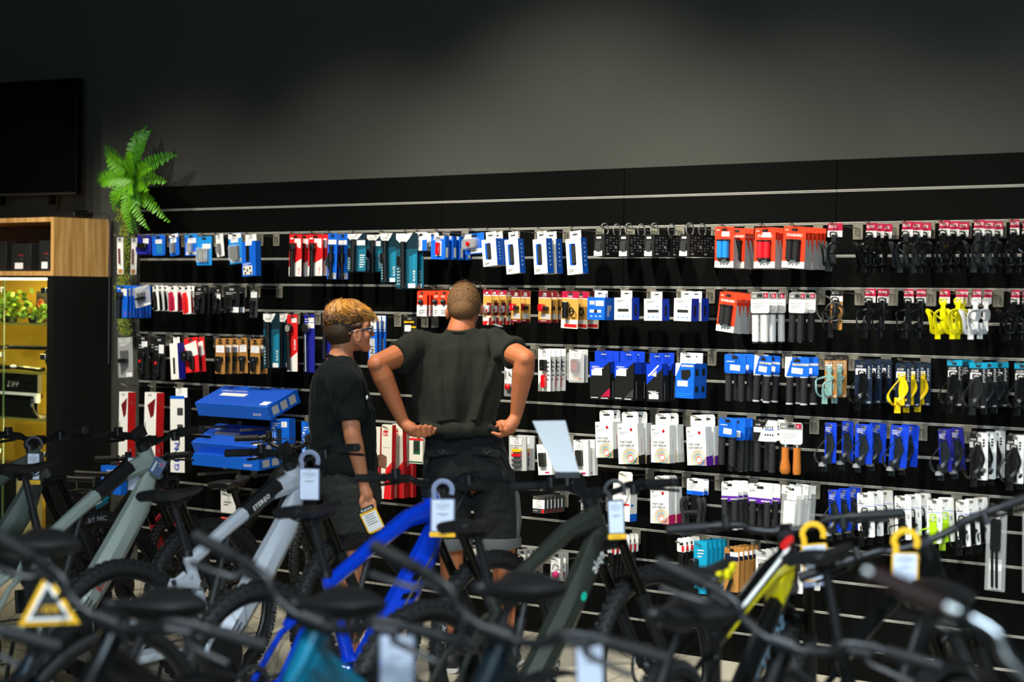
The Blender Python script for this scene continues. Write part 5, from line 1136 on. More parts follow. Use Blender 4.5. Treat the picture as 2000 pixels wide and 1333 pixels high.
# ---- the man, seen from behind
M = Fig(905, 9.5, 'man in black T-shirt and black work shorts tugging up his shirt hem')
b = MB(); K = M
hc = K(906, 594, .02)
b.ball(hc, (.076, .094, .098), SKIN_M, 20, 14); b.ball(K(907, 608, -.0), (.062, .075, .07), SKIN_M, 16, 10)
b.ball(K(914, 612, .07), (.052, .05, .065), SKIN_M, 14, 10); b.ball(K(921, 604, .115), (.012, .018, .02), SKIN_M, 8, 6)     # jaw and nose towards the wall
b.ball(K(940, 605, .03), (.010, .022, .031), SKIN_M, 10, 8, Matrix.Rotation(.5, 3, 'Z')); b.ball(K(874, 612, .03), (.010, .02, .03), SKIN_M, 10, 8, Matrix.Rotation(-.4, 3, 'Z'))
chain(b, [(K(906, 622, .0), .058), (K(900, 650, -.01), .068), (K(897, 690, .0), .09)], SKIN_M, 16)
rings(b, [(K(897, 668, 0), .16, .08), (K(895, 700, 0), .185, .105), (K(893, 760, 0), .175, .11), (K(897, 830, 0), .16, .105), (K(905, 880, 0), .17, .115), (K(912, 920, 0), .165, .11)], SKIN_M)
LS, LE, LW = K(818, 678, -.03), K(737, 712, -.20), K(788, 826, -.155)
RS, RE, RW = K(972, 676, .0), K(1026, 702, -.20), K(1008, 812, -.13)
for S_, E_, W_ in ((LS, LE, LW), (RS, RE, RW)):
    chain(b, [(K(895, 690, -.01).lerp(S_, .6), .065), (S_, .062), (S_.lerp(E_, .45), .056), (E_, .047)], SKIN_M, 14)
    chain(b, [(E_, .046), (E_.lerp(W_, .22), .050), (E_.lerp(W_, .55), .041), (W_, .028)], SKIN_M, 14)
    b.ball(E_ + V((0, -.012, 0)), .040, SKIN_M, 10, 8)
for sx, kx, ax_ in ((-1, 880, 886), (1, 982, 988)):
    hip = K(905 + sx * 38, 930, 0)
    chain(b, [(hip, .085), (K(kx, 1065, -.01), .060), (K(kx + 2, 1100, .0), .054), (K(kx + 4, 1150, .02), .057), (K(ax_, 1230, .01), .04), (K(ax_, 1285, .02), .034)], SKIN_M, 14)
    fo = K(ax_, 1300, .02); chain(b, [(fo, .035), (fo + V((sx * .03, .14, -.0)), .03)], SKIN_M, 10)
# left hand: fist closed round the hem, four fingers side by side with the thumb across
pl = K(803, 838, -.17); chain(b, [(LW, .026), (K(797, 834, -.165), .030), (pl, .031)], SKIN_M, 12); b.ball(K(806, 841, -.165), (.034, .022, .030), SKIN_M, 12, 8)
for i, (x, yb, yt, r_) in enumerate(((809, 851, 836, .0098), (819, 854, 834, .0100), (830, 853, 833, .0096), (840, 850, 834, .0086))):
    chain(b, [(K(x - 7, 843, -.16), r_ * 1.1), (K(x - 1, yb, -.178), r_ * 1.06), (K(x + 1, yt, -.19), r_), (K(x + 2, yt - 1, -.155), r_ * .9)], SKIN_M, 8)
chain(b, [(K(812, 848, -.14), .012), (K(832, 850, -.15), .0105), (K(846, 846, -.16), .0095), (K(851, 838, -.17), .0085)], SKIN_M, 8)
# right hand: palm open towards the hem, fingers hooked under it
chain(b, [(RW, .027), (K(1002, 825, -.14), .031), (K(994, 834, -.15), .03)], SKIN_M, 12); b.ball(K(995, 834, -.14), (.036, .024, .036), SKIN_M, 12, 8)
for pts, r_ in ((((990, 845, -.16), (976, 850, -.165), (962, 846, -.16)), .0098), (((988, 843, -.17), (978, 840, -.19), (977, 829, -.185)), .0096), (((990, 832, -.15), (977, 831, -.155), (969, 834, -.14)), .0092), (((992, 826, -.14), (979, 823, -.14), (970, 826, -.13)), .0085)):
    chain(b, [(K(*pts[0]), r_ * 1.15), (K(*pts[1]), r_), (K(*pts[2]), r_ * .85)], SKIN_M, 8)
chain(b, [(K(992, 846, -.12), .014), (K(977, 852, -.11), .0115), (K(966, 848, -.11), .0095)], SKIN_M, 8)
man_body = fuse(b, 'body', M.root, .0052, 3, SKIN_M)
# hair: short crop as a close cap with fine relief
HAIR_M = mat('short_brown_hair', '#6a4a28', .8, noise_amt=.5, nscale=160, bump=.2)
b = MB(); b.ball(hc + V((0, -.004, .004)), (.0800, .098, .100), HAIR_M, 24, 16); b.ball(K(905, 603, -.018), (.066, .074, .066), HAIR_M, 20, 12); b.ball(K(905, 596, .0), (.074, .085, .07), HAIR_M, 20, 12)
fuse(b, 'hair', M.root, .006, 2, HAIR_M, lambda c: .0008 * noise.noise(c * 90))
b = MB(); r = random.Random(3); hm = [HAIR_M, mat('hair_brown_light', '#86683f', .8), mat('hair_brown_dark', '#33241a', .8)]
for i in range(1500):
    th = r.uniform(0, 6.283); ph = r.uniform(.02, 1.75); n_ = V((math.sin(ph) * math.cos(th), math.sin(ph) * math.sin(th), math.cos(ph)))
    if n_.y > .5 and ph > 1.0: continue
    p = hc + V((0, -.004, .006)) + V((n_.x * .0785, n_.y * .098, n_.z * .103)); t = (V((r.gauss(0, .5), r.gauss(0, .5) - .3, -.8)) + n_ * .9).normalized() * .011; q = n_.cross(t).normalized() * .0009
    b.poly([p - q, p + q, p + t], hm[r.choice((0, 1, 1, 2))] if n_.z > -.0 else hm[2])
o = b.build('hair_strands', M.root); tag(o, kind='stuff')
# T-shirt
def fold(c):
    v = .022 * noise.noise(V((c.x * 11, c.y * 6, c.z * 3.0))) + .008 * noise.noise(V((c.x * 30 + 9, c.y * 20, c.z * 9)))
    t = max(0, min(1, (1.56 - c.z) / .30)); low = max(0, min(1, (1.30 - c.z) / .15))
    if c.y < 0:
        for x0, k, s in ((-.13, .16, .020), (.10, -.13, .018), (.165, -.35, .016), (-.04, .02, .03), (-.19, .30, .015)):   # long folds drawn in towards the hem
            d = c.x - (x0 + k * (1.5 - c.z)); v += t * .024 * math.exp(-(d / s) ** 2)
        v += low * .003 * math.sin(c.x * 70 + 14 * c.z)
        if c.z < 1.155: v *= .35
    return v
b = MB()
rings(b, [(K(903, 645, -.012), .070, .072), (K(900, 652, -.006), .098, .085), (K(896, 660, -.002), .150, .095), (K(894, 668, 0), .19, .105), (K(893, 682, -.005), .215, .118), (K(893, 710, -.01), .218, .130), (K(893, 750, -.015), .208, .138), (K(892, 790, -.015), .198, .138), (K(891, 812, -.015), .190, .134), (K(891, 826, -.015), .190, .136)], TEE_M)
for S_, E_, t1 in ((LS, LE, .50), (RS, RE, .56)):
    e = S_.lerp(E_, t1); d = (E_ - S_).normalized()
    chain(b, [(K(895, 688, -.01).lerp(S_, .55), .085), (S_, .080), (S_.lerp(e, .6), .074)], TEE_M, 16); b.tube([S_.lerp(e, .3), S_.lerp(e, .7), e, e + d * .012], [.078, .076, .073, .072], TEE_M, 18)
rc = K(891, 838, -.012)   # rolled hem held up by the hands
P = [rc + V((.200 * math.cos(a), .150 * math.sin(a), .004 * math.sin(3 * a))) for a in [2 * math.pi * i / 40 for i in range(40)]]
b.tube(P, [.026 + .005 * math.sin(i * 1.3) for i in range(40)], TEE_M, 8, closed=True)
for x in (840, 880, 920, 958): cap(b, K(x, 834, -.15), .016, K(x + 8, 842, -.15), .013, TEE_M)
fuse(b, 't_shirt', M.root, .0068, 4, TEE_M, fold)
b = MB(); P = [K(902, 645, -.012) + V((.071 * math.cos(a), .074 * math.sin(a), -.004 + .006 * math.sin(a))) for a in [2 * math.pi * i / 32 for i in range(32)]]; b.tube(P, .0075, TEE_M, 8, closed=True); b.build('collar', M.root)
b = MB(); b.poly([K(961, 634, -.1), K(968, 633, -.1), K(978, 636, -.09), K(983, 639, -.09), K(976, 639, -.09)], WHITE); b.build('shoulder_print', M.root)
# shorts
b = MB()
rings(b, [(K(906, 846, 0), .172, .118), (K(907, 866, 0), .180, .125), (K(911, 895, -.005), .198, .138), (K(914, 925, -.008), .210, .140), (K(916, 955, 0), .205, .125)], SHORT_M)
for sx, x0, x1, yb in ((-1, 873, 879, 1060), (1, 962, 974, 1062)):
    b.tube([K(x0, 920, 0), K(x0 + (x1 - x0) * .4, 980, -.004), K(x1, 1040, -.006), K(x1, yb, -.006)], 0, SHORT_M, 20, sq=[(.11, .105), (.108, .102), (.104, .100), (.104, .102)], ref=(0, 1, 0))
fuse(b, 'shorts', M.root, .0072, 4, SHORT_M, lambda c: .008 * noise.noise(V((c.x * 14, c.y * 14, c.z * 6))) + .003 * noise.noise(c * 40))
for x1 in (879, 974):
    b = MB(); b.tube([K(x1, 1050, -.006), K(x1, 1067, -.006), K(x1 + 1, 1074, -.006)], 0, CUFF, 22, sq=[(.1075, .1055), (.109, .107), (.104, .102)], ref=(0, 1, 0)); b.build('cuff', M.root)
b = MB()
P = [K(1004, 945, .0), K(1010, 970, .0), K(1013, 1015, .0), K(1009, 1050, .0)]; b.tube(P, 0, CUFF, 10, sq=[(.03, .006), (.06, .013), (.065, .015), (.065, .014)], ref=(0, 1, 0)); b.build('side_panel', M.root)
b = MB(); P = [K(906, 851, 0) + V((.180 * math.cos(a), .126 * math.sin(a), 0)) for a in [2 * math.pi * i / 40 for i in range(40)]]; b.tube(P, 0, SHORT_M, 6, closed=True, sq=(.020, .005), ref=(0, 0, 1)); b.build('waistband', M.root)
for x in (842, 905, 962):
    b = MB(); b.rbox(K(x, 856, -.125 + (.03 if x != 905 else 0)), (.02, .012, .055), .003, SHORT_M); b.build('belt_loop', M.root)
for (x, sx) in ((862, -1), (950, 1)):
    b = MB(); R = Matrix.Rotation(sx * .12, 3, 'Y'); b.rbox(K(x, 884, -.143), (.13, .008, .032), .004, SHORT_M, R)
    for dx in (-.008, .008): b.rbox(K(x, 884, -.151) + V((dx, 0, 0)), (.004, .004, .02), .001, paint('#34373a', .8), Matrix.Rotation(.7 * (1 if dx > 0 else -1), 3, 'Y'))
    b.build('back_pocket', M.root)
SOLE = mat('shoe_sole', '#d8d6cf', .6); SHOE = mat('dark_shoe', '#202226', .6)
def shoes(F, xs, ys, dirv, m):
    for x in xs:
        b = MB(); a = F(x, ys, .0); a.z = .05; d = V(dirv).normalized(); chain(b, [(a - d * .07, .042), (a + d * .05, .045), (a + d * .15 - V((0, 0, .012)), .036)], m, 12); cap(b, a + V((0, 0, .02)), .045, a + V((0, 0, .06)), .042, m)
        o = fuse(b, 'shoe', F.root, .008, 2, m)
        b = MB(); b.rbox(a + d * .04 - V((0, 0, .036)), (.10, .30, .026), .04, SOLE, Matrix.Rotation(math.atan2(d.y, d.x) - math.pi / 2, 3, 'Z'), axis=2) if False else b.tube([a - d * .11 - V((0, 0, .037)), a + d * .19 - V((0, 0, .037))], 0, SOLE, 10, sq=(.012, .045), ref=(0, 0, 1)); b.build('sole', o)
shoes(M, (887, 989), 1300, (.25, 1, 0), SHOE)
# sunglasses pushed up on his head
b = MB(); FR = mat('glossy_black_frame', '#0a0a0b', .2, coat=.5)
a, c_ = K(935, 552, .03), K(937, 597, .02)
b.tube(smooth_path([K(922, 552, .09), a, K(938, 556, .02), K(938, 575, .01), c_], 4), .0035, FR, 6); b.rbox(K(919, 561, .105), (.05, .008, .035), .008, FR, Matrix.Rotation(-.5, 3, 'X')); b.rbox(K(895, 563, .105), (.05, .008, .035), .008, FR, Matrix.Rotation(-.5, 3, 'X'))
b.tube([K(884, 556, .10), K(879, 566, .085), K(877, 590, .075)], .003, FR, 6)
b.xf(Matrix.Translation(M.root.location) @ Matrix.Rotation(YAW, 4, 'Z')); og = b.build('sunglasses'); tag(og, 'black sunglasses pushed up on the man\'s cropped hair', 'sunglasses')

# ---- the woman, seen from the side
Wn = Fig(682, 9.35, 'woman with short blond hair and glasses in black T-shirt and grey shorts'); K = Wn
fw = V((.94, .34, 0)); sd = V((-.34, .94, 0))         # where she faces; her left side lies away from us
b = MB(); RH = Matrix.Rotation(math.atan2(fw.y, fw.x), 3, 'Z'); RT = RH @ Matrix.Rotation(.12, 3, 'Y')
h0 = K(679, 634, 0)
b.ball(h0, (.098, .074, .098), SKIN_W, 22, 16, RH); b.ball(K(699, 650, .0), (.060, .060, .085), SKIN_W, 16, 12, RT)
def fp(px, py, side=0.0): return K(px, py, 0) + sd * side
b.ball(fp(712, 634, 0), (.026, .052, .045), SKIN_W, 12, 10, RH)          # forehead
chain(b, [(fp(697, 668, -.042), .024), (fp(713, 679, -.012), .022), (fp(713, 679, .012), .022), (fp(697, 668, .042), .024)], SKIN_W, 12)   # jaw
b.ball(fp(714, 678, 0), (.022, .026, .02), SKIN_W, 10, 8, RH)           # chin
chain(b, [(fp(721, 643, 0), .008), (fp(728.5, 653, 0), .0115)], SKIN_W, 10); b.ball(fp(725, 656, -.009), .007, SKIN_W, 8, 6); b.ball(fp(725, 656, .009), .007, SKIN_W, 8, 6)
b.ball(fp(718, 665, 0), (.011, .021, .005), SKIN_W, 10, 6, RH); b.ball(fp(717.5, 669, 0), (.011, .018, .006), SKIN_W, 10, 6, RH)       # lips
for s_ in (-1, 1): b.ball(fp(709, 657, s_ * .036), (.026, .018, .022), SKIN_W, 10, 8, RH)
b.ball(fp(688, 656, -.085), (.015, .009, .027), SKIN_W, 12, 8, RH @ Matrix.Rotation(.25, 3, 'Y')); b.tube([fp(688, 655, -.092) + fw * (.0165 * math.cos(t)) + V((0, 0, .027 * math.sin(t))) for t in [2 * math.pi * i / 18 for i in range(18)]], .0048, SKIN_W, 6, closed=True); b.ball(fp(686, 655, .072), (.016, .009, .028), SKIN_W, 10, 8, RH)
chain(b, [(fp(672, 664, 0), .052), (fp(667, 690, 0), .054), (fp(664, 715, 0), .075)], SKIN_W, 14)
rings(b, [(K(660, 738, 0), .085, .15), (K(662, 780, 0), .115, .155), (K(668, 850, 0), .115, .145), (K(675, 905, 0), .125, .155), (K(682, 950, 0), .13, .155)], SKIN_W)
WS, WE, WW = K(676, 748, -.165), K(688, 848, -.20), K(711, 948, -.17)
chain(b, [(K(665, 735, -.08), .06), (WS, .052), (WS.lerp(WE, .6), .044), (WE, .040)], SKIN_W, 12); chain(b, [(WE, .040), (WE.lerp(WW, .25), .041), (WE.lerp(WW, .65), .032), (WW, .024)], SKIN_W, 12)
LS2, LE2, LW2 = K(672, 745, .165), K(686, 845, .21), K(716, 905, .12)
chain(b, [(K(665, 735, .08), .06), (LS2, .052), (LE2, .040), (LW2, .025)], SKIN_W, 12)
for i in range(4): chain(b, [(LW2 + V((.03, 0, -.005 + .008 * i)), .012), (LW2 + V((.07, -.01, -.012 + .016 * i)), .0085), (LW2 + V((.09, -.02, -.02 + .016 * i)), .007)], SKIN_W, 8)
chain(b, [(LW2, .025), (LW2 + V((.04, 0, 0)), .028)], SKIN_W, 10); chain(b, [(LW2 + V((.02, -.015, .015)), .012), (LW2 + V((.055, -.04, .03)), .009)], SKIN_W, 8)
# right hand hanging, fingers curled over the price tag, thumb at its side
ph = K(717, 968, -.17); chain(b, [(WW, .024), (K(713, 957, -.17), .027), (ph, .029)], SKIN_W, 12); b.ball(ph, (.026, .022, .036), SKIN_W, 12, 8)
for i, (x1, y1, x2, y2, x3, y3) in enumerate(((709, 984, 711, 996, 716, 1003), (716, 987, 719, 1000, 724, 1006), (724, 986, 727, 998, 730, 1004), (731, 980, 733, 991, 734, 997))):
    r_ = (.0095, .0098, .0094, .0082)[i]; chain(b, [(ph + (K(x1, y1, -.17) - ph) * .5, r_ * 1.15), (K(x1, y1, -.185), r_ * 1.08), (K(x2, y2, -.19), r_), (K(x3, y3, -.175), r_ * .85)], SKIN_W, 8)
chain(b, [(K(710, 968, -.18), .013), (K(705, 981, -.19), .0115), (K(707, 992, -.188), .009)], SKIN_W, 8)
for kx, dy in ((692, -.085), (688, .085)):
    chain(b, [(K(684, 950, dy), .085), (K(kx, 1060, dy), .058), (K(kx - 2, 1100, dy + .0), .052), (K(kx - 4, 1140, dy), .054), (K(kx - 4, 1230, dy), .036), (K(kx - 4, 1280, dy), .031)], SKIN_W, 12)
    f0 = K(kx - 4, 1296, dy); chain(b, [(f0, .032), (f0 + fw * .14, .026)], SKIN_W, 10)
fuse(b, 'body', Wn.root, .005, 2, SKIN_W)
for s_ in (-1, 1):
    b = MB(); e = fp(717.5, 643, s_ * .031); b.ball(e, .0115, WHITE, 10, 8); b.ball(e + fw * .009, (.004, .005, .005), mat('iris_brown', '#3a2616', .2), 8, 6); b.build('eye', Wn.root)
    b = MB(); b.tube([fp(713, 635, s_ * .046), fp(719, 633, s_ * .03), fp(721, 635, s_ * .012)], .0035, mat('eyebrow', '#4a3018', .8), 6); b.build('eyebrow', Wn.root)
# hair
BL = [mat('hair_gold', '#b87a2c', .5), mat('hair_blond', '#d8a552', .5), mat('hair_honey', '#7d4e1a', .55), mat('hair_darkroot', '#3d2914', .65)]
b = MB(); b.ball(K(677, 624, 0), (.104, .082, .082), BL[0], 24, 16, RH @ Matrix.Rotation(.12, 3, 'Y')); b.ball(K(655, 630, 0), (.052, .066, .068), BL[0], 16, 12, RH); b.ball(K(706, 613, -.0), (.058, .064, .040), BL[0], 16, 12, RH @ Matrix.Rotation(.35, 3, 'Y'))
fuse(b, 'hair', Wn.root, .006, 2, BL[0], lambda c: .008 * noise.noise(V((c.x * 22, c.y * 30, c.z * 26))) + .004 * noise.noise(c * 70))
b = MB(); r = random.Random(9); cen = K(677, 622, 0); crown = K(668, 592, 0)
for i in range(2600):
    th = r.uniform(0, 6.283); ph_ = r.uniform(.05, 1.74); loc = V((math.sin(ph_) * math.cos(th) * .107, math.sin(ph_) * math.sin(th) * .085, math.cos(ph_) * .085))
    p = cen + RH @ loc
    n_ = (p - cen).normalized(); t = (p - crown); t = (t - n_ * t.dot(n_)); t = t.normalized() if t.length > .01 else fw
    t = t + fw * .55 * (1 if loc.x > -.04 else .1); t = (t - n_ * t.dot(n_) + V((r.gauss(0, .16), r.gauss(0, .16), r.gauss(0, .10)))).normalized(); L = r.uniform(.03, .06); low = max(0, ph_ - .95) * .05
    P = [p - t * L * .5 - n_ * .003, p + n_ * .003, p + t * L * .4 - n_ * (.003 + low * .6), p + t * L * .75 - n_ * (.012 + low * 1.4)]
    ci = r.choice((0, 0, 1, 1, 2)) if ph_ < 1.15 else r.choice((0, 0, 2, 2)) if ph_ < 1.45 else r.choice((2, 2, 3, 3))
    if loc.x > .06 and ph_ > 1.5: continue
    b.tube(P, [.0008, .0022, .0018, .0005], BL[ci], 4)
for i in range(300):
    t0 = r.random(); p = fp(704 + 22 * t0, 606 + 8 * t0 + r.uniform(-4, 6), r.uniform(-.06, .055)); q = p + fw * r.uniform(.012, .03) + V((0, r.uniform(-.01, .01), -r.uniform(.02, .04))); b.tube([p - fw * .03 + V((0, 0, .012)), p, q], [.0008, .0018, .0004], BL[r.choice((0, 1, 1, 2))], 3)
for i in range(46):
    a = K(664 + r.uniform(-12, 14), 590, r.uniform(-.03, .03)); b.tube([a, a + V((r.uniform(-.03, .03), r.uniform(-.01, .01), r.uniform(.004, .018)))], [.0009, .0004], BL[r.choice((0, 3, 3))], 4)
tag(b.build('hair_strands', Wn.root), kind='stuff')
b = MB(); b.ball(K(667, 641, 0), (.082, .084, .094), BL[3], 20, 14, RH @ Matrix.Rotation(.1, 3, 'Y')); b.ball(K(662, 663, 0), (.044, .058, .046), BL[3], 16, 12, RH); b.ball(K(694, 635, -.002), (.026, .082, .028), BL[3], 14, 10, RH); b.ball(K(682, 636, -.001), (.036, .085, .036), BL[3], 14, 10, RH)
fuse(b, 'hair_undercut', Wn.root, .006, 2, BL[3], lambda c: .0015 * noise.noise(c * 120))
# T-shirt
b = MB()
rings(b, [(K(668, 699, 0), .066, .072), (K(665, 708, 0), .085, .095), (K(662, 720, 0), .108, .14), (K(660, 738, 0), .125, .175), (K(661, 765, 0), .136, .182), (K(666, 800, 0), .150, .178), (K(669, 840, 0), .148, .172), (K(671, 880, 0), .148, .172), (K(676, 908, 0), .146, .178), (K(679, 922, 0), .138, .176)], TEE_W)
for S_, E_, sgn in ((WS, WE, -1), (LS2, LE2, 1)):
    e = S_.lerp(E_, .72); d = (E_ - S_).normalized(); chain(b, [(K(664, 738, sgn * .09), .08), (S_, .074), (S_.lerp(e, .5), .068)], TEE_W, 14); b.tube([S_, S_.lerp(e, .6), e, e + d * .012], [.072, .066, .062, .061], TEE_W, 18)
b.ball(K(716, 895, -.03), (.045, .10, .05), TEE_W, 12, 8)
fuse(b, 't_shirt', Wn.root, .0068, 4, TEE_W, lambda c: .022 * noise.noise(V((c.x * 10, c.y * 10, c.z * 4 + 3))) + .007 * noise.noise(V((c.x * 30, c.y * 30, c.z * 16))))
b = MB(); P = [K(668, 699, 0) + V((.068 * math.cos(a), .074 * math.sin(a), -.018 * math.cos(a) - .004)) for a in [2 * math.pi * i / 32 for i in range(32)]]; b.tube(P, .0065, TEE_W, 8, closed=True); b.build('collar', Wn.root)
b = MB(); b.poly([K(714, 774, -.145), K(718, 772, -.14), K(719, 778, -.14), K(716, 781, -.145)], WHITE); b.build('chest_print', Wn.root)
# shorts
b = MB(); rings(b, [(K(677, 905, 0), .135, .168), (K(679, 930, 0), .142, .172), (K(682, 960, 0), .146, .175), (K(685, 985, 0), .135, .165)], DENIM)
for dy in (-.09, .09): b.tube([K(684, 950, dy), K(690, 1000, dy), K(693, 1045, dy), K(694, 1066, dy)], 0, DENIM, 18, sq=[(.10, .105), (.098, .100), (.096, .098), (.096, .098)], ref=(0, 1, 0))
fuse(b, 'shorts', Wn.root, .0072, 4, DENIM, lambda c: .007 * noise.noise(V((c.x * 16, c.y * 16, c.z * 8))) + .003 * noise.noise(c * 45))
b = MB(); b.tube([K(634, 932, -.10), K(662, 936, -.165), K(664, 975, -.17), K(646, 982, -.15), K(637, 968, -.12)], .0025, paint('#6a6c62', .8), 5); b.tube([K(628, 925, -.04), K(650, 1000, -.12), K(655, 1050, -.14)], .002, paint('#6a6c62', .8), 5); tag(b.build('seam_stitching', Wn.root), kind='stuff')
shoes(Wn, (686,), 1290, fw, SHOE)
b = MB(); a = K(684, 1290, .085); a.z = .05; chain(b, [(a - fw * .07, .04), (a + fw * .12, .036)], SHOE, 10); b.build('shoe', Wn.root)
# glasses
b = MB(); GF = mat('dark_blue_frame', '#14263c', .25, coat=.4)
for s_ in (-1, 1):
    c_ = fp(722.5, 645, s_ * .034); q = [c_ + sd * (x * .026) + V((0, 0, z * .019)) - fw * (.004 * abs(x)) for x, z in ((-1, .5), (-.8, 1), (.8, 1), (1, .5), (.9, -.6), (.5, -1), (-.5, -1), (-.9, -.6))]
    b.tube(q, .0028, GF, 6, closed=True); b.tube([fp(719, 641, s_ * .062), fp(700, 644, s_ * .076), fp(681, 647, s_ * .079), fp(674, 651, s_ * .076)], 0, GF, 6, sq=(.004, .002)); b.tube([c_ + sd * s_ * .026 + V((0, 0, .012)), fp(719, 641, s_ * .062)], .003, GF, 6)
b.tube([fp(724, 643, -.01), fp(725, 642, 0), fp(724, 643, .01)], .0025, GF, 6); b.ball(fp(674, 651, -.077), (.004, .003, .003), C['amber'], 6, 4)
b.xf(Matrix.Translation(Wn.root.location) @ Matrix.Rotation(YAW, 4, 'Z')); tag(b.build('glasses'), 'dark blue rimmed glasses worn by the blond woman', 'glasses')
# the tag in her hand
b = MB(); W2 = Matrix.Translation(Wn.root.location) @ Matrix.Rotation(YAW, 4, 'Z')
tc_ = K(727, 1018, -.195); ex = (K(741, 1000, -.195) - K(715, 1012, -.195)).normalized(); ez = V((ex.z * -1, 0, ex.x)); w2, h2 = .040, .052
R2 = Matrix((ex, ex.cross(ez) * -1, ez)).transposed()
b.rbox(tc_, (w2 * 2, .003, h2 * 2), .006, C['amber'], R2)
o3 = V((0, -.0022, 0)); b.poly([tc_ + ex * x + ez * z + o3 for x, z in ((-w2 * .84, -h2 * .82), (w2 * .84, -h2 * .82), (w2 * .84, h2 * .75), (-w2 * .84, h2 * .75))], C['white'])
for i in range(5): z = h2 * (.55 - .2 * i); b.poly([tc_ + ex * x + ez * zz + o3 * 1.3 for x, zz in ((-w2 * .6, z), (w2 * (.6 - .2 * (i % 2)), z), (w2 * (.6 - .2 * (i % 2)), z + .003), (-w2 * .6, z + .003))], INK)
b.rbox(tc_ + ez * h2 * 1.12, (w2 * 1.7, .003, h2 * .42), .004, BLACK, R2); b.text('kenox', tc_ + ez * h2 * 1.02 + o3 * 1.2 + ex * -.0, ex, ez, .018, C['white'], 'C')
b.xf(W2); tag(b.build('price_tag'), 'white price tag with yellow border held in the woman\'s hand', 'price tag')
# ================================================================ BICYCLES
TYRE = mat('tyre_rubber', '#121312', .7); RIM = mat('rim_black', '#0d0e0e', .35); SPK = mat('spoke_dark', '#2a2b2b', .4, .7)
PARTB = mat('bike_part_black', '#0d0e0f', .5); SADM = mat('saddle_black', '#141414', .5); BARM = mat('bar_black', '#0f1011', .45)
STAN = mat('stanchion', '#17150f', .15, .6); GRIPM = mat('grip_black', '#121212', .65); DISC = mat('disc_steel', '#8b8c8a', .3, .9); SCREEN = mat('display_glass', '#2b2f22', .12, coat=.6)
WH = {}
def wheel(R, tw, knob, text=None, cass=False, spk=28, txm=None):
    """a wheel about its own axle (axis y): tyre mesh with rim, spokes and hub below it; wheels alike share their meshes"""
    key = (R, tw, knob, text, cass)
    if key in WH: return dup(WH[key])
    b = MB(); rc = R - tw; N = 64
    prof = [(tw * math.cos(a) * (1.0 if math.cos(a) > 0 else .8), tw * .95 * math.sin(a)) for a in [2 * math.pi * i / 10 for i in range(10)]]
    vs = []; fs = []
    for i in range(N):
        t = 2 * math.pi * i / N
        for (dr, dy) in prof: vs.append(V(((rc + dr) * math.cos(t), dy, (rc + dr) * math.sin(t))))
    for i in range(N):
        for j in range(10): fs.append((i * 10 + j, i * 10 + (j + 1) % 10, ((i + 1) % N) * 10 + (j + 1) % 10, ((i + 1) % N) * 10 + j))
    b.add(vs, fs, TYRE)
    if knob:
        K_ = 60
        for i in range(K_):
            for (a, ofs, sz) in ((-.95, .5, .0075), (-.35, 0, .007), (.35, .0, .007), (.95, .5, .0075)):
                t = 2 * math.pi * (i + ofs) / K_; er = V((math.cos(t), 0, math.sin(t))); et = V((-math.sin(t), 0, math.cos(t)))
                nrm = er * math.cos(a) + V((0, math.sin(a), 0)); sd_ = V((0, math.cos(a), 0)) - er * math.sin(a)
                p = er * (rc + tw * math.cos(a)) + V((0, tw * .95 * math.sin(a), 0)); Rm = Matrix((et, sd_, nrm)).transposed()
                b.box(p + nrm * .002, (.018 if abs(a) < .5 else .013, sz * 1.5, .009), TYRE, Rm)
    if text:
        for sy in (-1, 1):
            for st, a0 in ((text, 60), (text, 240)):
                N_ = V((0, sy, 0)); a = math.radians(a0); rad = rc - tw * .15
                ctr = V((0, sy * tw * .97, 0)); b.text(st, ctr + V((math.cos(a), 0, math.sin(a))) * rad, (1, 0, 0), (0, 0, 1), tw * .95, txm or mat('tyre_print', '#8d9096', .6), arc=(ctr, rad, -N_))
    o = b.build('tyre')
    b = MB(); b.tube([V((math.cos(2 * math.pi * i / 48), 0, math.sin(2 * math.pi * i / 48))) * (rc - tw * .75) for i in range(48)], 0, RIM, 8, closed=True, sq=(.014, .011), ref=(0, 1, 0)) if False else b.torus((0, 0, 0), (0, 1, 0), rc - tw * .8, .0135, RIM, 48, 8); b.build('rim', o)
    b = MB(); b.lathe([(.012, -.06), (.03, -.035), (.016, -.02), (.016, .02), (.03, .035), (.012, .06)], (0, 0, 0), (0, 1, 0), PARTB, 12)
    b.build('hub', o)
    b = MB(); b.lathe([(.09, 0), (.09, .002), (.072, .002), (.072, 0)], (0, .045, 0), (0, 1, 0), DISC, 24, caps=False); b.build('brake_disc', o)
    b = MB()
    for i in range(spk):
        a = 2 * math.pi * i / spk; a2 = a + (.35 if i % 4 < 2 else -.35); y = .032 if i % 2 else -.032
        b.tube([V((.026 * math.cos(a2), y, .026 * math.sin(a2))), V((math.cos(a), 0, math.sin(a))) * (rc - tw * .8)], .0011, SPK, 4)
    tag(b.build('spokes', o), kind='stuff')
    if cass:
        b = MB()
        for i in range(8):
            r_ = .085 - .0085 * i; n = 36; pts = [((r_ + (.003 if k % 2 else 0)) * math.cos(2 * math.pi * k / n), (r_ + (.003 if k % 2 else 0)) * math.sin(2 * math.pi * k / n)) for k in range(n)]
            b.prism(pts, (0, -.022 - i * .004, 0), (1, 0, 0), (0, 0, 1), .0018, DISC)
        b.build('cassette', o)
    WH[key] = o; return o
_first = set()
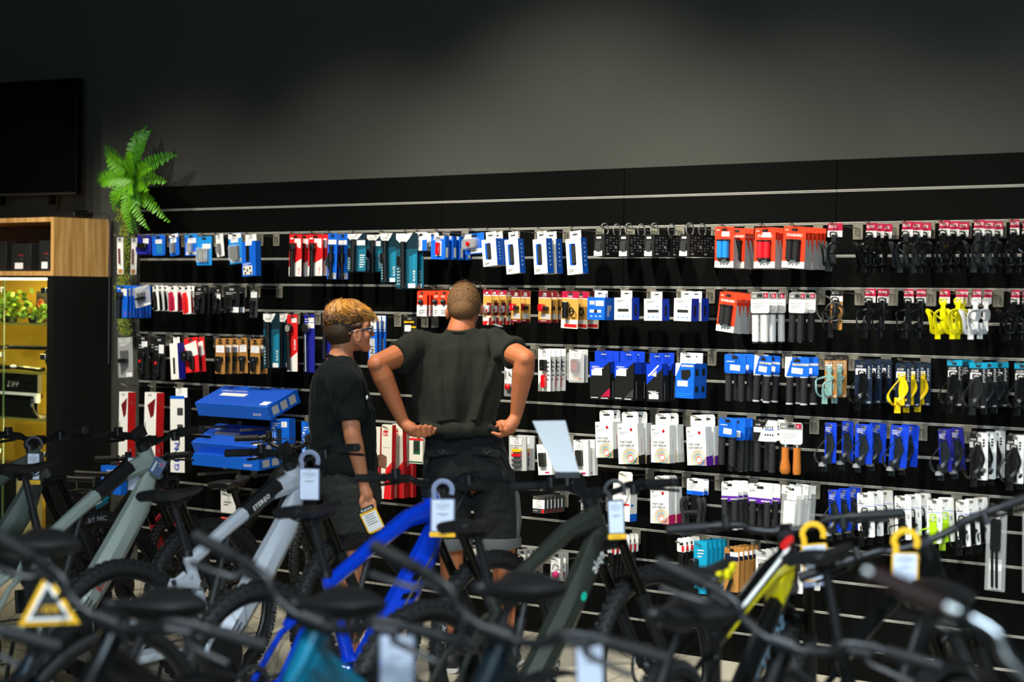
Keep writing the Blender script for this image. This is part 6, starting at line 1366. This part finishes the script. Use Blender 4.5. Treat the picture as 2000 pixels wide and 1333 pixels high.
def bike(px_axle, z_axle, paint_, label, heading=0.0, lean=5.0, steer=0.0, ebike=True, R=.372, tw=.031, knob=True, bar=(.76, .03, 9), barz=1.06, saddle=(-.17, .98), text_r=None, text_f=None, city=False, fender=False, accent=None, sleeve=None, decal=None, crank=True, grip_len=.13, gripm=None, barm=None, scale=1.0, display=True, grouped='bicycles in the back row', rear_axle=False, world=None, stem_col=None, shock=True, forkm=None, txm=None, swept=None, hw=0.0, seatm=None, htd=.085, foff=.03, levm=None, tube_wh=None):
    """local frame: x forward, y left, z up, origin on the floor below the bottom bracket"""
    root = empty('bicycle', (0, 0, 0)); tag(root, label, 'bicycle', grouped)
    ax = V((.785 * scale, 0, R)) if not rear_axle else V((-.45 * scale, 0, R))
    hd = math.pi / 2 + math.radians(heading)         # 90 degrees faces the slatwall
    if world is None:
        p = CAM + V((_R0.x, _R0.y, 0)) * px_axle + V((-math.sin(YAW), math.cos(YAW), 0)) * z_axle
    else: p = V(world)
    root.location = (p.x - math.cos(hd) * ax.x, p.y - math.sin(hd) * ax.x, 0)
    root.rotation_euler = Euler((math.radians(-lean), 0, hd), 'XYZ')
    s = scale
    BB = V((0, 0, .34 * s)); HT = V((.455 * s, 0, (barz - htd))); sa = math.radians(65); sd_ = V((math.cos(sa), 0, -math.sin(sa)))
    HB = HT + sd_ * .125 * s; ST = V((-.115 * s, 0, .74 * s)) if not city else V((-.16 * s, 0, .70 * s)); RA = V((-.45 * s, 0, R)); FA = V((.785 * s, 0, R))
    P_ = paint_; b = MB(); Y = V((0, 1, 0))
    dw = (.048, .060) if ebike else (tube_wh or (.026, .030))
    # head tube, down tube, top tube, seat tube
    b.tube([HT + sd_ * -.01, HT.lerp(HB, .5), HB + sd_ * .005], 0, P_, 12, sq=[(.030, .034), (.028, .032), (.030, .036)], ref=Y)
    b.tube([HB - sd_ * .04 + V((.0, 0, 0)), HB.lerp(BB, .18) + V((-.012, 0, -.006)), HB.lerp(BB, .5), HB.lerp(BB, .85) + V((.0, 0, 0)), BB + V((.02, 0, .0))], 0, P_, 8, sq=[(.028, .036), (dw[0] * .92, dw[1] * .95), dw, dw, (dw[0] * 1.05, dw[1])], ref=Y)
    tt = [HT + sd_ * .045, HT.lerp(ST, .25) + V((0, 0, -.012)), HT.lerp(ST, .62) + V((0, 0, -.022)), ST + V((-.0, 0, -.04))]
    if city: tt = [HT + sd_ * .05, HT.lerp(BB + V((-.06, 0, .22)), .5) + V((0, 0, -.03)), BB + V((-.085, 0, .26))]
    b.tube(tt, 0, P_, 8, sq=[(.036, .044), (.035, .033), (.029, .027), (.025, .026)][:len(tt)], ref=Y)
    b.tube([BB, ST], 0, P_, 10, sq=[(.028, .03), (.020, .021)], ref=Y)
    if ebike: b.rbox(BB + V((.01, 0, .015)), (.21, .10, .17), .05, P_ if not accent else P_)
    for sy in (-1, 1):
        b.tube([BB + V((-.06, sy * .03, .0)), V((-.25 * s, sy * .055, R + .01)), RA + V((0, sy * .068, 0))], 0, P_, 8, sq=[(.012, .022), (.010, .016), (.010, .016)], ref=Y)
        b.tube([ST + V((-.0, sy * .018, -.08)), V((-.30 * s, sy * .05, R + .18 * s)), RA + V((0, sy * .068, 0))], 0, P_, 8, sq=[(.009, .014), (.008, .012), (.009, .014)], ref=Y)
    b.build('frame', root)
    if shock and ebike:
        b = MB(); q0, q1 = BB + V((-.03, 0, .14)), HT.lerp(ST, .62) + V((0, 0, -.05)); b.tube([q0, q0.lerp(q1, .5)], .018, RUB, 10); b.tube([q0.lerp(q1, .5), q1], .011, RUB, 10); b.build('rear_shock', root)
        b = MB(); b.tube([ST + V((.03, .03, -.12)), ST + V((-.12, .045, -.10)), ST + V((-.16, .05, -.17))], 0, P_ if not accent else accent, 8, sq=(.008, .018), ref=Y); b.tube([ST + V((.03, -.03, -.12)), ST + V((-.12, -.045, -.10)), ST + V((-.16, -.05, -.17))], 0, P_ if not accent else accent, 8, sq=(.008, .018), ref=Y)
        for sy in (-1, 1):
            for q in (ST + V((.03, sy * .04, -.12)), ST + V((-.12, sy * .055, -.10))): b.lathe([(.012, -.004), (.012, .004)], q, (0, 1, 0), STEEL, 10)
        b.build('rocker_link', root)
    if sleeve:
        b = MB(); t0, t1 = (.16, .48); pA = [HT.lerp(ST, t) + V((0, 0, -.011 - .03 * max(0, t - .25))) for t in (t0, (t0 + t1) / 2, t1)]; b.tube(pA, 0, sleeve[0], 8, sq=[(.0378, .037), (.0358, .0348), (.0332, .0318)], ref=Y)
        d_ = (pA[0] - pA[2]).normalized(); b.text(sleeve[1], pA[2] + V((0, -.035, -.006)) + d_ * .03, d_, d_.cross(V((0, 1, 0))) * 1, .026, WHITE) if sleeve[1] else None
        b.build('top_tube_sleeve', root)
    if decal:
        b = MB(); d_ = (BB - HB).normalized(); up = V((0, 1, 0)).cross(d_)
        up = up if up.x < 0 else -up
        for (kind, t, val, col, h) in decal:
            q = HB.lerp(BB, t) + V((0, -dw[0] * 1.0, 0))
            if kind == 'text': b.text(val, q + up * (-h * .36 + (.016 if val == 'epic' else 0)), d_, up * 1, h, col, track=.95)
            elif kind == 'textup': b.text(val, q - up * -h * .36, -d_, -up, h, col)
            elif kind == 'dot': b.add([q + d_ * math.cos(a) * h + up * math.sin(a) * h * .8 for a in [i * math.pi / 6 for i in range(12)]], [tuple(range(12))], col)
            elif kind == 'slots':
                for k in range(3): b.add([q + up * (k - 1) * .022 + d_ * a + up * c_ for a, c_ in ((0, -.003), (.075, -.003), (.075, .003), (0, .003))], [(0, 1, 2, 3)], col)
            elif kind == 'stripe': b.add([q + d_ * a + up * c_ for a, c_ in val], [tuple(range(len(val)))], col)
            elif kind == 'line': b.tube([HB.lerp(BB, t) + V((0, -dw[0] * .98, 0)) + up * h, HB.lerp(BB, val) + V((0, -dw[0] * .98, 0)) + up * h], .004, col, 5)
        b.build('frame_print', root)
    # ---- steering parts turn together about the steering axis
    A = HT; TS = Matrix.Translation(A) @ Matrix.Rotation(math.radians(steer), 4, -sd_) @ Matrix.Translation(-A)
    fm = forkm or PARTB; b = MB(); CRN = HB + sd_ * .03
    sus = not city
    fo_ = V((.044 * s, 0, .018 * s))
    b.rbox(CRN + fo_ * .3, (.06, .17, .05), .02, fm, axis=0)
    for sy in (-1, 1):
        top = CRN + V((0, sy * .066, 0)) + fo_ * .4; bot = FA + V((0, sy * .062, 0)); mid = top.lerp(bot, .42)
        if sus: b.tube([top, mid], .0185, STAN, 12); b.tube([mid - (bot - top).normalized() * .01, mid, bot + (top - bot).normalized() * .1, bot], [.024, .0245, .021, .016], fm, 12)
        else: b.tube([top, mid, bot], [.015, .014, .009], fm, 10)
    if sus: q = CRN.lerp(FA, .42) + fo_ * .6 + V((-.02, 0, 0)); b.tube(smooth_path([q + V((0, .064, 0)), q + V((.05, .045, .045)), q + V((.055, 0, .06)), q + V((.05, -.045, .045)), q + V((0, -.064, 0))], 3), .011, fm, 8)
    b.xf(TS).build('fork', root)
    w_ = wheel(R, tw, knob, text_f, False, 28, txm); w_.name = 'front_wheel'; w_.parent = root; w_.matrix_local = TS @ Matrix.Translation(FA) @ Matrix.Rotation(rnd.uniform(0, 6), 4, 'Y') if not text_f else TS @ Matrix.Translation(FA) @ Matrix.Rotation(hw, 4, 'Y')
    w2_ = wheel(R, tw, knob, text_r, not ebike or city, 28, txm); w2_.name = 'rear_wheel'; w2_.parent = root; w2_.location = RA; w2_.rotation_euler = (0, hw if text_r else rnd.uniform(0, 6), 0)
    if fender:
        for C_, nm, rot in ((RA, 'rear_mudguard', (10, 215)), (FA, 'front_mudguard', (20, 200))):
            b = MB(); P2 = [C_ + V((math.cos(t), 0, math.sin(t))) * (R + foff) for t in [math.radians(rot[0] + (rot[1] - rot[0]) * i / 24) for i in range(25)]]
            b.tube(P2, 0, fender, 8, sq=(.006, .034), ref=None)
            if C_ is FA: b.xf(TS)
            b.build(nm, root)
    bw, rise, sweep = bar; bm = barm or BARM; sp = HT - sd_ * .035; cl = sp + V((.052 * s, 0, .016))
    b = MB(); b.tube([HT - sd_ * -.01, HT - sd_ * .045], .027, stem_col or PARTB, 14); b.tube([sp + V((-.012, 0, 0)), sp + V((.02, 0, .004)), cl + V((-.0, 0, 0))], 0, PARTB, 10, sq=[(.027, .026), (.023, .023), (.026, .026)], ref=Y); b.tube([cl + V((0, -.028, 0)), cl + V((0, .028, 0))], .022, PARTB, 12); b.xf(TS).build('stem', root)
    swept = city if swept is None else swept
    hwid = bw / 2; swp = math.tan(math.radians(sweep)); b = MB()
    if not swept: half = [V((0, 0, 0)), V((0, .05, 0)), V((0, .11, rise * .4)), V((-.008, .16, rise)), V((-.008 - swp * (hwid - .16), hwid, rise * 1.1))]
    else: half = [V((0, 0, 0)), V((.0, .06, 0)), V((.015, .13, rise * .5)), V((.0, .21, rise)), V((-.045, hwid * .82, rise * 1.05)), V((-.10 - swp * .13, hwid, rise))]
    L_ = [cl + q for q in smooth_path(half, 5)]; Rr = [cl + V((q.x, -q.y, q.z)) for q in smooth_path(half, 5)]
    b.tube(Rr[::-1] + L_[1:], .0125 if not barm else .013, bm, 10); b.xf(TS).build('handlebar', root)
    for hl in (L_, Rr):
        e = hl[-1]; d_ = (hl[-1] - hl[-5]).normalized(); sy = 1 if hl is L_ else -1
        b = MB(); gm = gripm or GRIPM
        b.tube([e + d_ * .004, e + d_ * .002, e - d_ * .02, e - d_ * grip_len * .5, e - d_ * grip_len + d_ * .01, e - d_ * grip_len], [.012, .0175, .0165, .0172, .0165, .0185], gm, 12)
        if gripm: b.tube([e + d_ * .004, e + d_ * .014], .0185, STEEL, 12); b.tube([e - d_ * grip_len, e - d_ * (grip_len + .02)], .0195, STEEL, 12)
        b.xf(TS).build('grip', root)
        q = e - d_ * (grip_len + .035); b = MB(); b.tube([q - d_ * .012, q + d_ * .012], .018, PARTB, 10)
        b.tube(smooth_path([q + V((.015, 0, -.008)), q + V((.045, sy * .005, -.022)), q + V((.055, sy * .05, -.025)), q + V((.05, sy * .12, -.03))], 3), 0, levm or PARTB, 6, sq=(.006, .009)); b.tube([q + V((.02, 0, -.012)), q + V((.04, -sy * .05, -.016))], .010, PARTB, 8); b.xf(TS).build('brake_lever', root)
        b = MB(); b.tube(smooth_path([q + V((.04, -sy * .05, -.016)), q + V((.09, -sy * .13, -.02)), cl + V((.10, sy * .06, -.03)), cl + V((.06, sy * .02, -.12)), HB + V((.03, 0, -.02))], 6), .0026, PARTB, 6); b.xf(TS).build('brake_hose', root)
        if not city: b = MB(); q2 = q - d_ * .03; b.rbox(q2 + V((-.012, 0, .014 if sy > 0 else -.018)), (.035, .04, .026), .008, PARTB, axis=2); b.xf(TS).build('remote', root)
    if display:
        b = MB(); c2 = cl + V((.01, .09, .035)); Rd = Matrix.Rotation(-.45, 3, 'Y'); b.rbox(c2, (.075, .052, .014), .008, PARTB, Rd, axis=2); b.rbox(c2 + Rd @ V((0, 0, .0078)), (.058, .042, .001), .003, SCREEN, Rd, axis=2); b.tube([c2 + V((0, 0, -.005)), cl + V((0, .09, 0))], .008, PARTB, 6); b.xf(TS).build('display', root)
    # saddle on its post
    SX, SZ = saddle[0] * s, saddle[1]; b = MB(); n = 14
    prof = [(-.135, .060, .030, 0), (-.12, .072, .042, .006), (-.07, .070, .045, .004), (-.02, .050, .040, -.006), (.04, .030, .034, -.008), (.10, .023, .028, -.004), (.135, .018, .02, .0), (.145, .008, .01, -.004)]
    vs = []; fs = []
    for (x, hwd, th, dz) in prof:
        if city: hwd *= 1.25; th *= 1.35
        for j in range(n):
            a = 2 * math.pi * j / n; yy = math.cos(a) * hwd; zz = math.sin(a); zz = zz * .35 * th if zz > 0 else zz * (th * .9 if abs(math.cos(a)) > .55 else th * .45)
            vs.append(V((SX + x, yy, SZ + dz + zz)))
    k = len(prof)
    for i in range(k - 1):
        for j in range(n): fs.append((i * n + j, (i + 1) * n + j, (i + 1) * n + (j + 1) % n, i * n + (j + 1) % n))
    fs += [tuple(range(n)), tuple(range((k - 1) * n, k * n))[::-1]]; b.add(vs, fs, seatm or SADM, Matrix.Translation((SX, 0, SZ)) @ Matrix.Rotation(-.07, 4, 'Y') @ Matrix.Translation((-SX, 0, -SZ))); b.build('saddle', root)
    b = MB()
    for sy in (-1, 1): b.tube(smooth_path([(SX - .11, sy * .025, SZ - .015), (SX - .05, sy * .022, SZ - .042), (SX + .04, sy * .022, SZ - .042), (SX + .10, sy * .008, SZ - .012)], 3), .0035, STEEL if city else PARTB, 6)
    b.build('saddle_rails', root)
    b = MB(); top = V((SX + .0, 0, SZ - .045)); b.rbox(top, (.05, .045, .03), .01, PARTB); q = ST.lerp(top, .42); b.tube([ST - (top - ST) * .1, q], .0175, PARTB, 12); b.tube([q, q + (top - q) * .06], .0195, PARTB, 12); b.tube([q, top], .0145, PARTB, 12); b.build('seatpost', root)
    b = MB(); b.tube([ST + V((0, 0, -.012)), ST + V((0, 0, .01))], .0225, PARTB, 12); b.box(ST + V((-.025, 0, 0)), (.02, .014, .02), PARTB); b.build('seat_clamp', root)
    if crank:
        b = MB(); b.lathe([(.085, 0), (.085, .003), (.06, .004)], BB + V((0, -.062, 0)), (0, -1, 0), PARTB, 28); b.build('chainring', root)
        for q, q1 in ((BB + V((0, -.075, 0)), BB + V((.10, -.08, -.135))), (BB + V((0, .075, 0)), BB + V((-.10, .08, .135)))): b = MB(); b.tube([q, q1], 0, PARTB, 8, sq=(.008, .014)); b.build('crank_arm', root)
        for q in (BB + V((.10, -.13, -.135)), BB + V((-.10, .13, .135))): b = MB(); b.rbox(q, (.10, .095, .018), .01, PARTB, axis=2); b.build('pedal', root)
        b = MB(); b.tube([BB + V((-.02, -.064, .083)), RA + V((0, -.04, .05)), RA + V((-.04, -.04, .0)), RA + V((.0, -.045, -.09)), RA + V((.05, -.045, -.12)), BB + V((0, -.064, -.083))], .004, PARTB, 5); b.rbox(RA + V((.02, -.05, -.08)), (.03, .02, .12), .01, PARTB); b.build('derailleur_chain', root)
    b = MB(); b.tube([BB + V((-.22, .06, -.02)), V((-.20 * s, .20, .012 + .20 * math.tan(math.radians(lean))))], .009, RUB, 8); b.build('kickstand', root)
    return root
SILV = mat('frame_silver', '#c2c9d0', .3, .25, coat=.5); GRN = mat('frame_sage_grey', '#93a097', .38, .15, coat=.3); BLUEF = mat('frame_blue', '#0a3cc8', .22, .15, coat=.8); DGF = mat('frame_dark_grey', '#33372f', .4, .3, coat=.2)
DGREEN = mat('frame_grey_green', '#56615a', .4, .2, coat=.3); BLKF = mat('frame_black', '#0b0c0c', .3, coat=.4); YELF = mat('frame_yellow', '#f2e20a', .35, coat=.4); TEALF = mat('frame_teal', '#0a7896', .3, .2, coat=.6); NAVYF = mat('frame_navy', '#16242c', .35, .2, coat=.4)
SKYP = mat('sky_print', '#8fc0e4', .4); CHROME = mat('chrome', '#e3e5e6', .12, 1.0)
SUFF = 'behind the row of '
bike(-1.81, 9.15, DGREEN, 'dark grey-green electric mountain bike beside the lit showcase', text_f='NOBBY NIC', hw=2.2, display=False, barz=1.12)
bike(-1.28, 8.94, GRN, 'pale sage grey electric mountain bike in front of the red boxes', sleeve=(PARTB, ''), decal=[('slots', .80, 0, DARKINK, 0), ('stripe', .68, [(0, -.015), (.045, -.015), (.045, .015), (0, .015)], C['red'], 0), ('stripe', .684, [(0, -.012), (.038, -.012), (.038, .012), (0, .012)], GRN, 0)], text_r='NOBBY NIC', text_f='HANS DAMPF', hw=1.0, barz=1.14, saddle=(-.17, 1.03))
bike(-.60, 8.45, SILV, 'silver electric mountain bike lettered STEREO in front of the woman', sleeve=(PARTB, 'STEREO'), decal=[('slots', .80, 0, DARKINK, 0)], text_r='NOBBY NIC', hw=.6, barz=1.11)
bike(-.02, 7.91, BLUEF, 'glossy blue electric mountain bike in front of the man', decal=[('stripe', .30 + .12 * i, [(0, -.01), (.05, .045), (.075, .045), (.03, -.01)], BLKF, 0) for i in range(5)] + [('line', .16, .95, STEEL, .012)], text_f='MAXXIS', txm=WHITE, hw=1.2, display=False)
bike(.57, 7.52, DGF, 'matt dark grey electric bike with a white word and turquoise dot', decal=[('text', .10, 'epic', WHITE, .05), ('dot', .36, 0, mat('turquoise_dot', '#12b89a', .4), .018)], barz=1.07)
scott = bike(.96, 6.95, BLKF, 'black and yellow mountain bike lettered SCOTT with its wheel turned', ebike=False, tube_wh=(.038, .046), steer=26, heading=13, lean=-6, R=.350, barz=.99, htd=.05, decal=[('text', .22, 'SCOTT', SKYP, .08), ('line', .05, .9, STEEL, .034)], saddle=(-.20, .94), display=False, shock=False)
HT_, ST_ = V((.455, 0, .94)), V((-.115, 0, .74)); b = MB(); q = [HT_ + V((.01, 0, -.05)), HT_.lerp(ST_, .25) + V((0, 0, -.018)), HT_.lerp(ST_, .6) + V((0, 0, -.024)), HT_.lerp(ST_, .9) + V((0, 0, -.04))]
b.tube(q, 0, YELF, 8, sq=[(.038, .040), (.037, .024), (.031, .016), (.027, .012)], ref=(0, 1, 0)); b.prism([(.47, .90), (.485, .80), (.40, .76), (.36, .84)], (0, .030, 0), (1, 0, 0), (0, 0, 1), .060, YELF); b.build('yellow_panel', scott)
b = MB(); b.tube([HT_.lerp(ST_, .12) + V((0, -.03, .03)), HT_.lerp(ST_, .3) + V((0, -.032, .024)), HT_.lerp(ST_, .75) + V((0, -.026, .006))], .007, WHITE, 6); b.tube([HT_.lerp(ST_, .05) + V((0, -.02, .04)), HT_.lerp(ST_, .16) + V((0, -.022, .046))], .014, C['red'], 6); b.build('top_tube_print', scott)
for x in (-.29, -.22, -.10): b = MB(); b.rbox((x, -.062 if x < -.2 else -.03, .938), (.035, .012, .03), .008, YELF); b.build('saddle_accent', scott)
bike(1.61, 6.55, BLKF, 'black mountain bike with the yellow tag holder on its bar', ebike=False, steer=38, lean=7, R=.355, tw=.024, knob=False, bar=(.80, .02, 5), barz=1.03, saddle=(-.15, 1.01), display=False, shock=False)
# small bikes standing between the row and the slatwall
bike(-1.75, 10.9, BLKF, 'small black children\'s bike with a red fork by the slatwall', ebike=False, scale=.72, R=.28, tw=.025, barz=.86, saddle=(-.22, .74), forkm=mat('red_fork', '#c01426', .35), display=False, shock=False, bar=(.6, .05, 10), heading=15, grouped='small bikes by the slatwall')
bike(-.98, 10.9, BLKF, 'small black bike behind the silver bike, near the blue cartons', ebike=False, scale=.8, R=.30, tw=.025, barz=.97, saddle=(-.22, .80), display=False, shock=False, bar=(.62, .06, 10), heading=15, grouped='small bikes by the slatwall')
# front row: bikes facing the shop, seen from the front side and out of focus
def frow(sx, sz, pm, label, atbar=False, **k):
    """stand a bike so that its saddle (or bar) is over (sx, sz): metres right of and away from the camera"""
    p = CAM + V((_R0.x, _R0.y, 0)) * sx + V((-math.sin(YAW), math.cos(YAW), 0)) * sz
    hd = k.get('heading', 180.0); a = math.pi / 2 + math.radians(hd)
    sad = k.get('saddle', (-.24, .96)); off = .52 if atbar else sad[0]
    ra = V((p.x - math.cos(a) * (.45 + off), p.y - math.sin(a) * (.45 + off), 0))
    d = dict(heading=180.0, lean=8, R=.352, tw=.022, knob=False, ebike=False, city=True, swept=False, steer=24, bar=(.72, .06, 14), barz=1.03, saddle=(-.24, .96), display=False, shock=False, fender=PARTB, rear_axle=True, world=ra, grouped='bicycles in the front row'); d.update(k)
    return bike(0, 0, pm, label, **d)
frow(-1.47, 5.85, NAVYF, 'dark city bike with a mudguard nearest the showcase', saddle=(-.10, 1.04), R=.375, foff=.05)
frow(-1.01, 5.25, BLKF, 'black city bike with the yellow triangle sign')
frow(-.56, 5.30, BLKF, 'black city bike with a grey steerer and yellow bar mark', stem_col=mat('grey_steerer', '#7d8284', .4, .5))
frow(-.10, 5.35, TEALF, 'teal city bike with a blank price tag', saddle=(-.24, 1.0))
frow(.33, 5.2, NAVYF, 'dark navy bike with a pale price tag in the front row')
frow(.53, 5.0, BLKF, 'black city bike in front of the yellow one', atbar=True, barz=.95)
frow(.785, 3.45, NAVYF, 'dark city bike with brown leather grips and chrome bar', atbar=True, gripm=mat('brown_leather', '#4a2a22', .5), barm=CHROME, barz=1.135, levm=STEEL, bar=(.72, .06, 8), saddle=(-.24, 1.0), steer=38, lean=6)
# ---------------------------------------------------------------- price tags and cards on the bars
TAGH = mat('tag_holder_grey', '#6d7690', .4); TAGY = mat('tag_yellow', '#f2b806', .45); TAGB = mat('tag_black', '#15171a', .45); TAGP = mat('tag_paper', '#ccd5e6', .5)
def ptag(px0, py0, px1, py1, dep, holder, strip, label, hook=True, hookr=None, name='price_tag', word='kenox', rot=0.0, big=True):
    a, c = atdepth(px0, py0, dep), atdepth(px1, py1, dep); W = (c - a).dot(_R0); H = a.z - c.z; cx = (a + c) / 2
    root = empty(name, (cx.x, cx.y, c.z), (0, 0, YAW)); tag(root, label, 'price tag', 'price tags on the bikes')
    b = MB(); b.rbox((0, 0, H / 2), (W, .0025, H), .006, holder)
    if hook:
        r_ = .034; n = 14; Pp = [V((-W * .36 + .0, 0, H)), V((-W * .36, 0, H + r_ * .6))] + [V((math.cos(t) * r_, 0, H + r_ * .9 + math.sin(t) * r_)) for t in [math.pi * (1 - i / n * 1.15) for i in range(n + 1)]]
        b.tube(Pp, 0, holder, 6, sq=(W * .10, .0013), ref=(1, 0, 0)) if False else b.tube(Pp, 0, holder, 8, sq=(.0014, min(W, .08) * .12), ref=(0, 1, 0))
    b.build('holder', root)
    sh = H * .13 if strip is not None else 0
    b = MB(); b.box((0, -.0016, H * .5 + sh * .45), (W * .86, .001, H * .93 - sh), TAGP)
    for i, (y, w0) in enumerate(((.92, .2), (.85, .7), (.81, .5), (.77, .65), (.72, .3), (.60, .45), (.56, .25))): b.box((0, -.0023, H * y), (W * w0, .0005, H * (.012 if i != 5 else .022)), INK)
    b.build('paper', root)
    if strip is not None:
        b = MB(); b.rbox((0, -.0018, sh * .5), (W * 1.06, .002, sh), .004, strip); b.text(word, (0, -.0032, sh * .3), (1, 0, 0), (0, 0, 1), sh * .55, DARKINK if strip is TAGY else WHITE, 'C'); b.build('strip', root)
    root.rotation_euler = (0, rot, YAW); return root
ptag(53, 884, 78, 947, 8.75, TAGB, TAGY, 'price tag with yellow foot on the grey-green bike', hookr=.05)
ptag(249, 893, 274, 960, 8.75, TAGB, None, 'price tag behind the sage grey bike\'s head tube', hook=False)
ptag(584, 915, 624, 978, 8.05, TAGH, None, 'price tag in a grey holder on the silver bike', hookr=.05)
ptag(841, 974, 888, 1050, 7.5, TAGH, TAGY, 'price tag with pale yellow foot on the blue bike', hookr=.045)
ptag(1190, 976, 1222, 1054, 7.1, TAGB, TAGY, 'price tag with yellow foot on the dark grey bike', hookr=.05, rot=-.06)
ptag(1572, 1062, 1622, 1146, 6.6, TAGY, TAGH, 'yellow edged price tag with grey foot on the yellow bike', hookr=.045, rot=-.1)
ptag(1742, 1080, 1793, 1150, 5.9, TAGY, None, 'price tag in a bright yellow hook holder', hookr=.045)
ptag(741, 1240, 810, 1345, 4.75, TAGH, None, 'large blank-looking price tag on the teal bike', hook=False)
ptag(1126, 1256, 1182, 1350, 4.72, TAGB, None, 'pale price tag on the dark navy bike', hook=False, rot=-.05)
# blue service tag tied to the sage bike
a = atdepth(308, 912, 8.7); b = MB(); Rz = Matrix.Rotation(YAW, 3, 'Z') @ Matrix.Rotation(.5, 3, 'Y'); b.rbox((0, 0, 0), (.055, .002, .075), .004, paint('#2d4668'), Rz)
X, Z_ = Rz @ V((1, 0, 0)), Rz @ V((0, 0, 1)); N_ = Rz @ V((0, -.0016, 0))
b.poly([N_ + X * x + Z_ * z for x, z in ((-.018, -.028), (-.009, -.028), (-.009, .018), (-.018, .018))], C['silver']); b.poly([N_ + X * (.012 + .006 * math.cos(t)) + Z_ * (.016 + .006 * math.sin(t)) for t in [i * math.pi / 5 for i in range(10)]], C['pink'])
for i in range(6): t = i * math.pi / 3; b.poly([N_ + X * (.012 + .011 * math.cos(t) + dx) + Z_ * (.016 + .011 * math.sin(t) + dz) for dx, dz in ((-.0015, -.0015), (.0015, -.0015), (.0015, .0015), (-.0015, .0015))], C['white'])
tag(b.build('service_tag', loc=a), 'small dark blue service tag tied below the sage bike\'s stem', 'tag')
# white card clipped upright on the dark bike's bar
a, c_ = atdepth(1040, 823, 7.5), atdepth(1104, 822, 7.5); e_, f_ = atdepth(1130, 921, 7.42), atdepth(1086, 926, 7.42); b = MB(); off = V((_F.x, _F.y, 0)) * .004
b.add([a, c_, e_, f_, a + off, c_ + off, e_ + off, f_ + off], [(0, 3, 2, 1), (4, 5, 6, 7), (0, 1, 5, 4), (1, 2, 6, 5), (2, 3, 7, 6), (3, 0, 4, 7)], mat('white_card', '#bcc0c2', .5)); o = b.build('info_card', smooth=False); tag(o, 'blank white info card clipped upright on the dark bike\'s bar', 'card')
b = MB(); b.box((e_ + f_) / 2 - V((0, 0, .008)), (.09, .03, .02), PARTB, Matrix.Rotation(YAW, 3, 'Z')); b.tube([(e_ + f_) / 2 - V((0, 0, .01)), atdepth(1108, 950, 7.4)], .008, PARTB, 8); b.build('clip', o)
# triangle discount sign
a = atdepth(95, 1186, 5.05); tri = lambda s_, dy: [V((math.sin(t) * s_, dy, math.cos(t) * s_)) for t in (0, 2 * math.pi / 3, 4 * math.pi / 3)]
root = empty('discount_sign', a, (0, -.05, YAW)); tag(root, 'yellow bordered black triangle sign reading -15% on a black bike', 'sign')
def ring_tri(so, si, dy, m, gap=False):
    b = MB(); O, I = tri(so, dy), tri(si, dy)
    for i in range(3):
        j = (i + 1) % 3; p = [O[i], O[j], I[j], I[i]]
        if gap and i == 0:
            for t0, t1 in ((0, .38), (.52, 1)): b.prism([(q.x, q.z) for q in (p[0].lerp(p[1], t0), p[0].lerp(p[1], t1), p[3].lerp(p[2], t1), p[3].lerp(p[2], t0))], (0, dy, 0), (1, 0, 0), (0, 0, 1), .003, m)
        else: b.prism([(q.x, q.z) for q in p], (0, dy, 0), (1, 0, 0), (0, 0, 1), .003, m)
    return b
ring_tri(.088, .062, 0, TAGY, True).build('border', root); ring_tri(.066, .052, -.0035, WHITE, True).build('white_line', root)
b = MB(); b.prism([(q.x, q.z) for q in tri(.054, 0)], (0, 0.001, 0), (1, 0, 0), (0, 0, 1), .003, TAGB); b.text('-15%', (0, -.0035, -.014), (1, 0, 0), (0, 0, 1), .026, TAGY, 'C'); b.build('face', root)
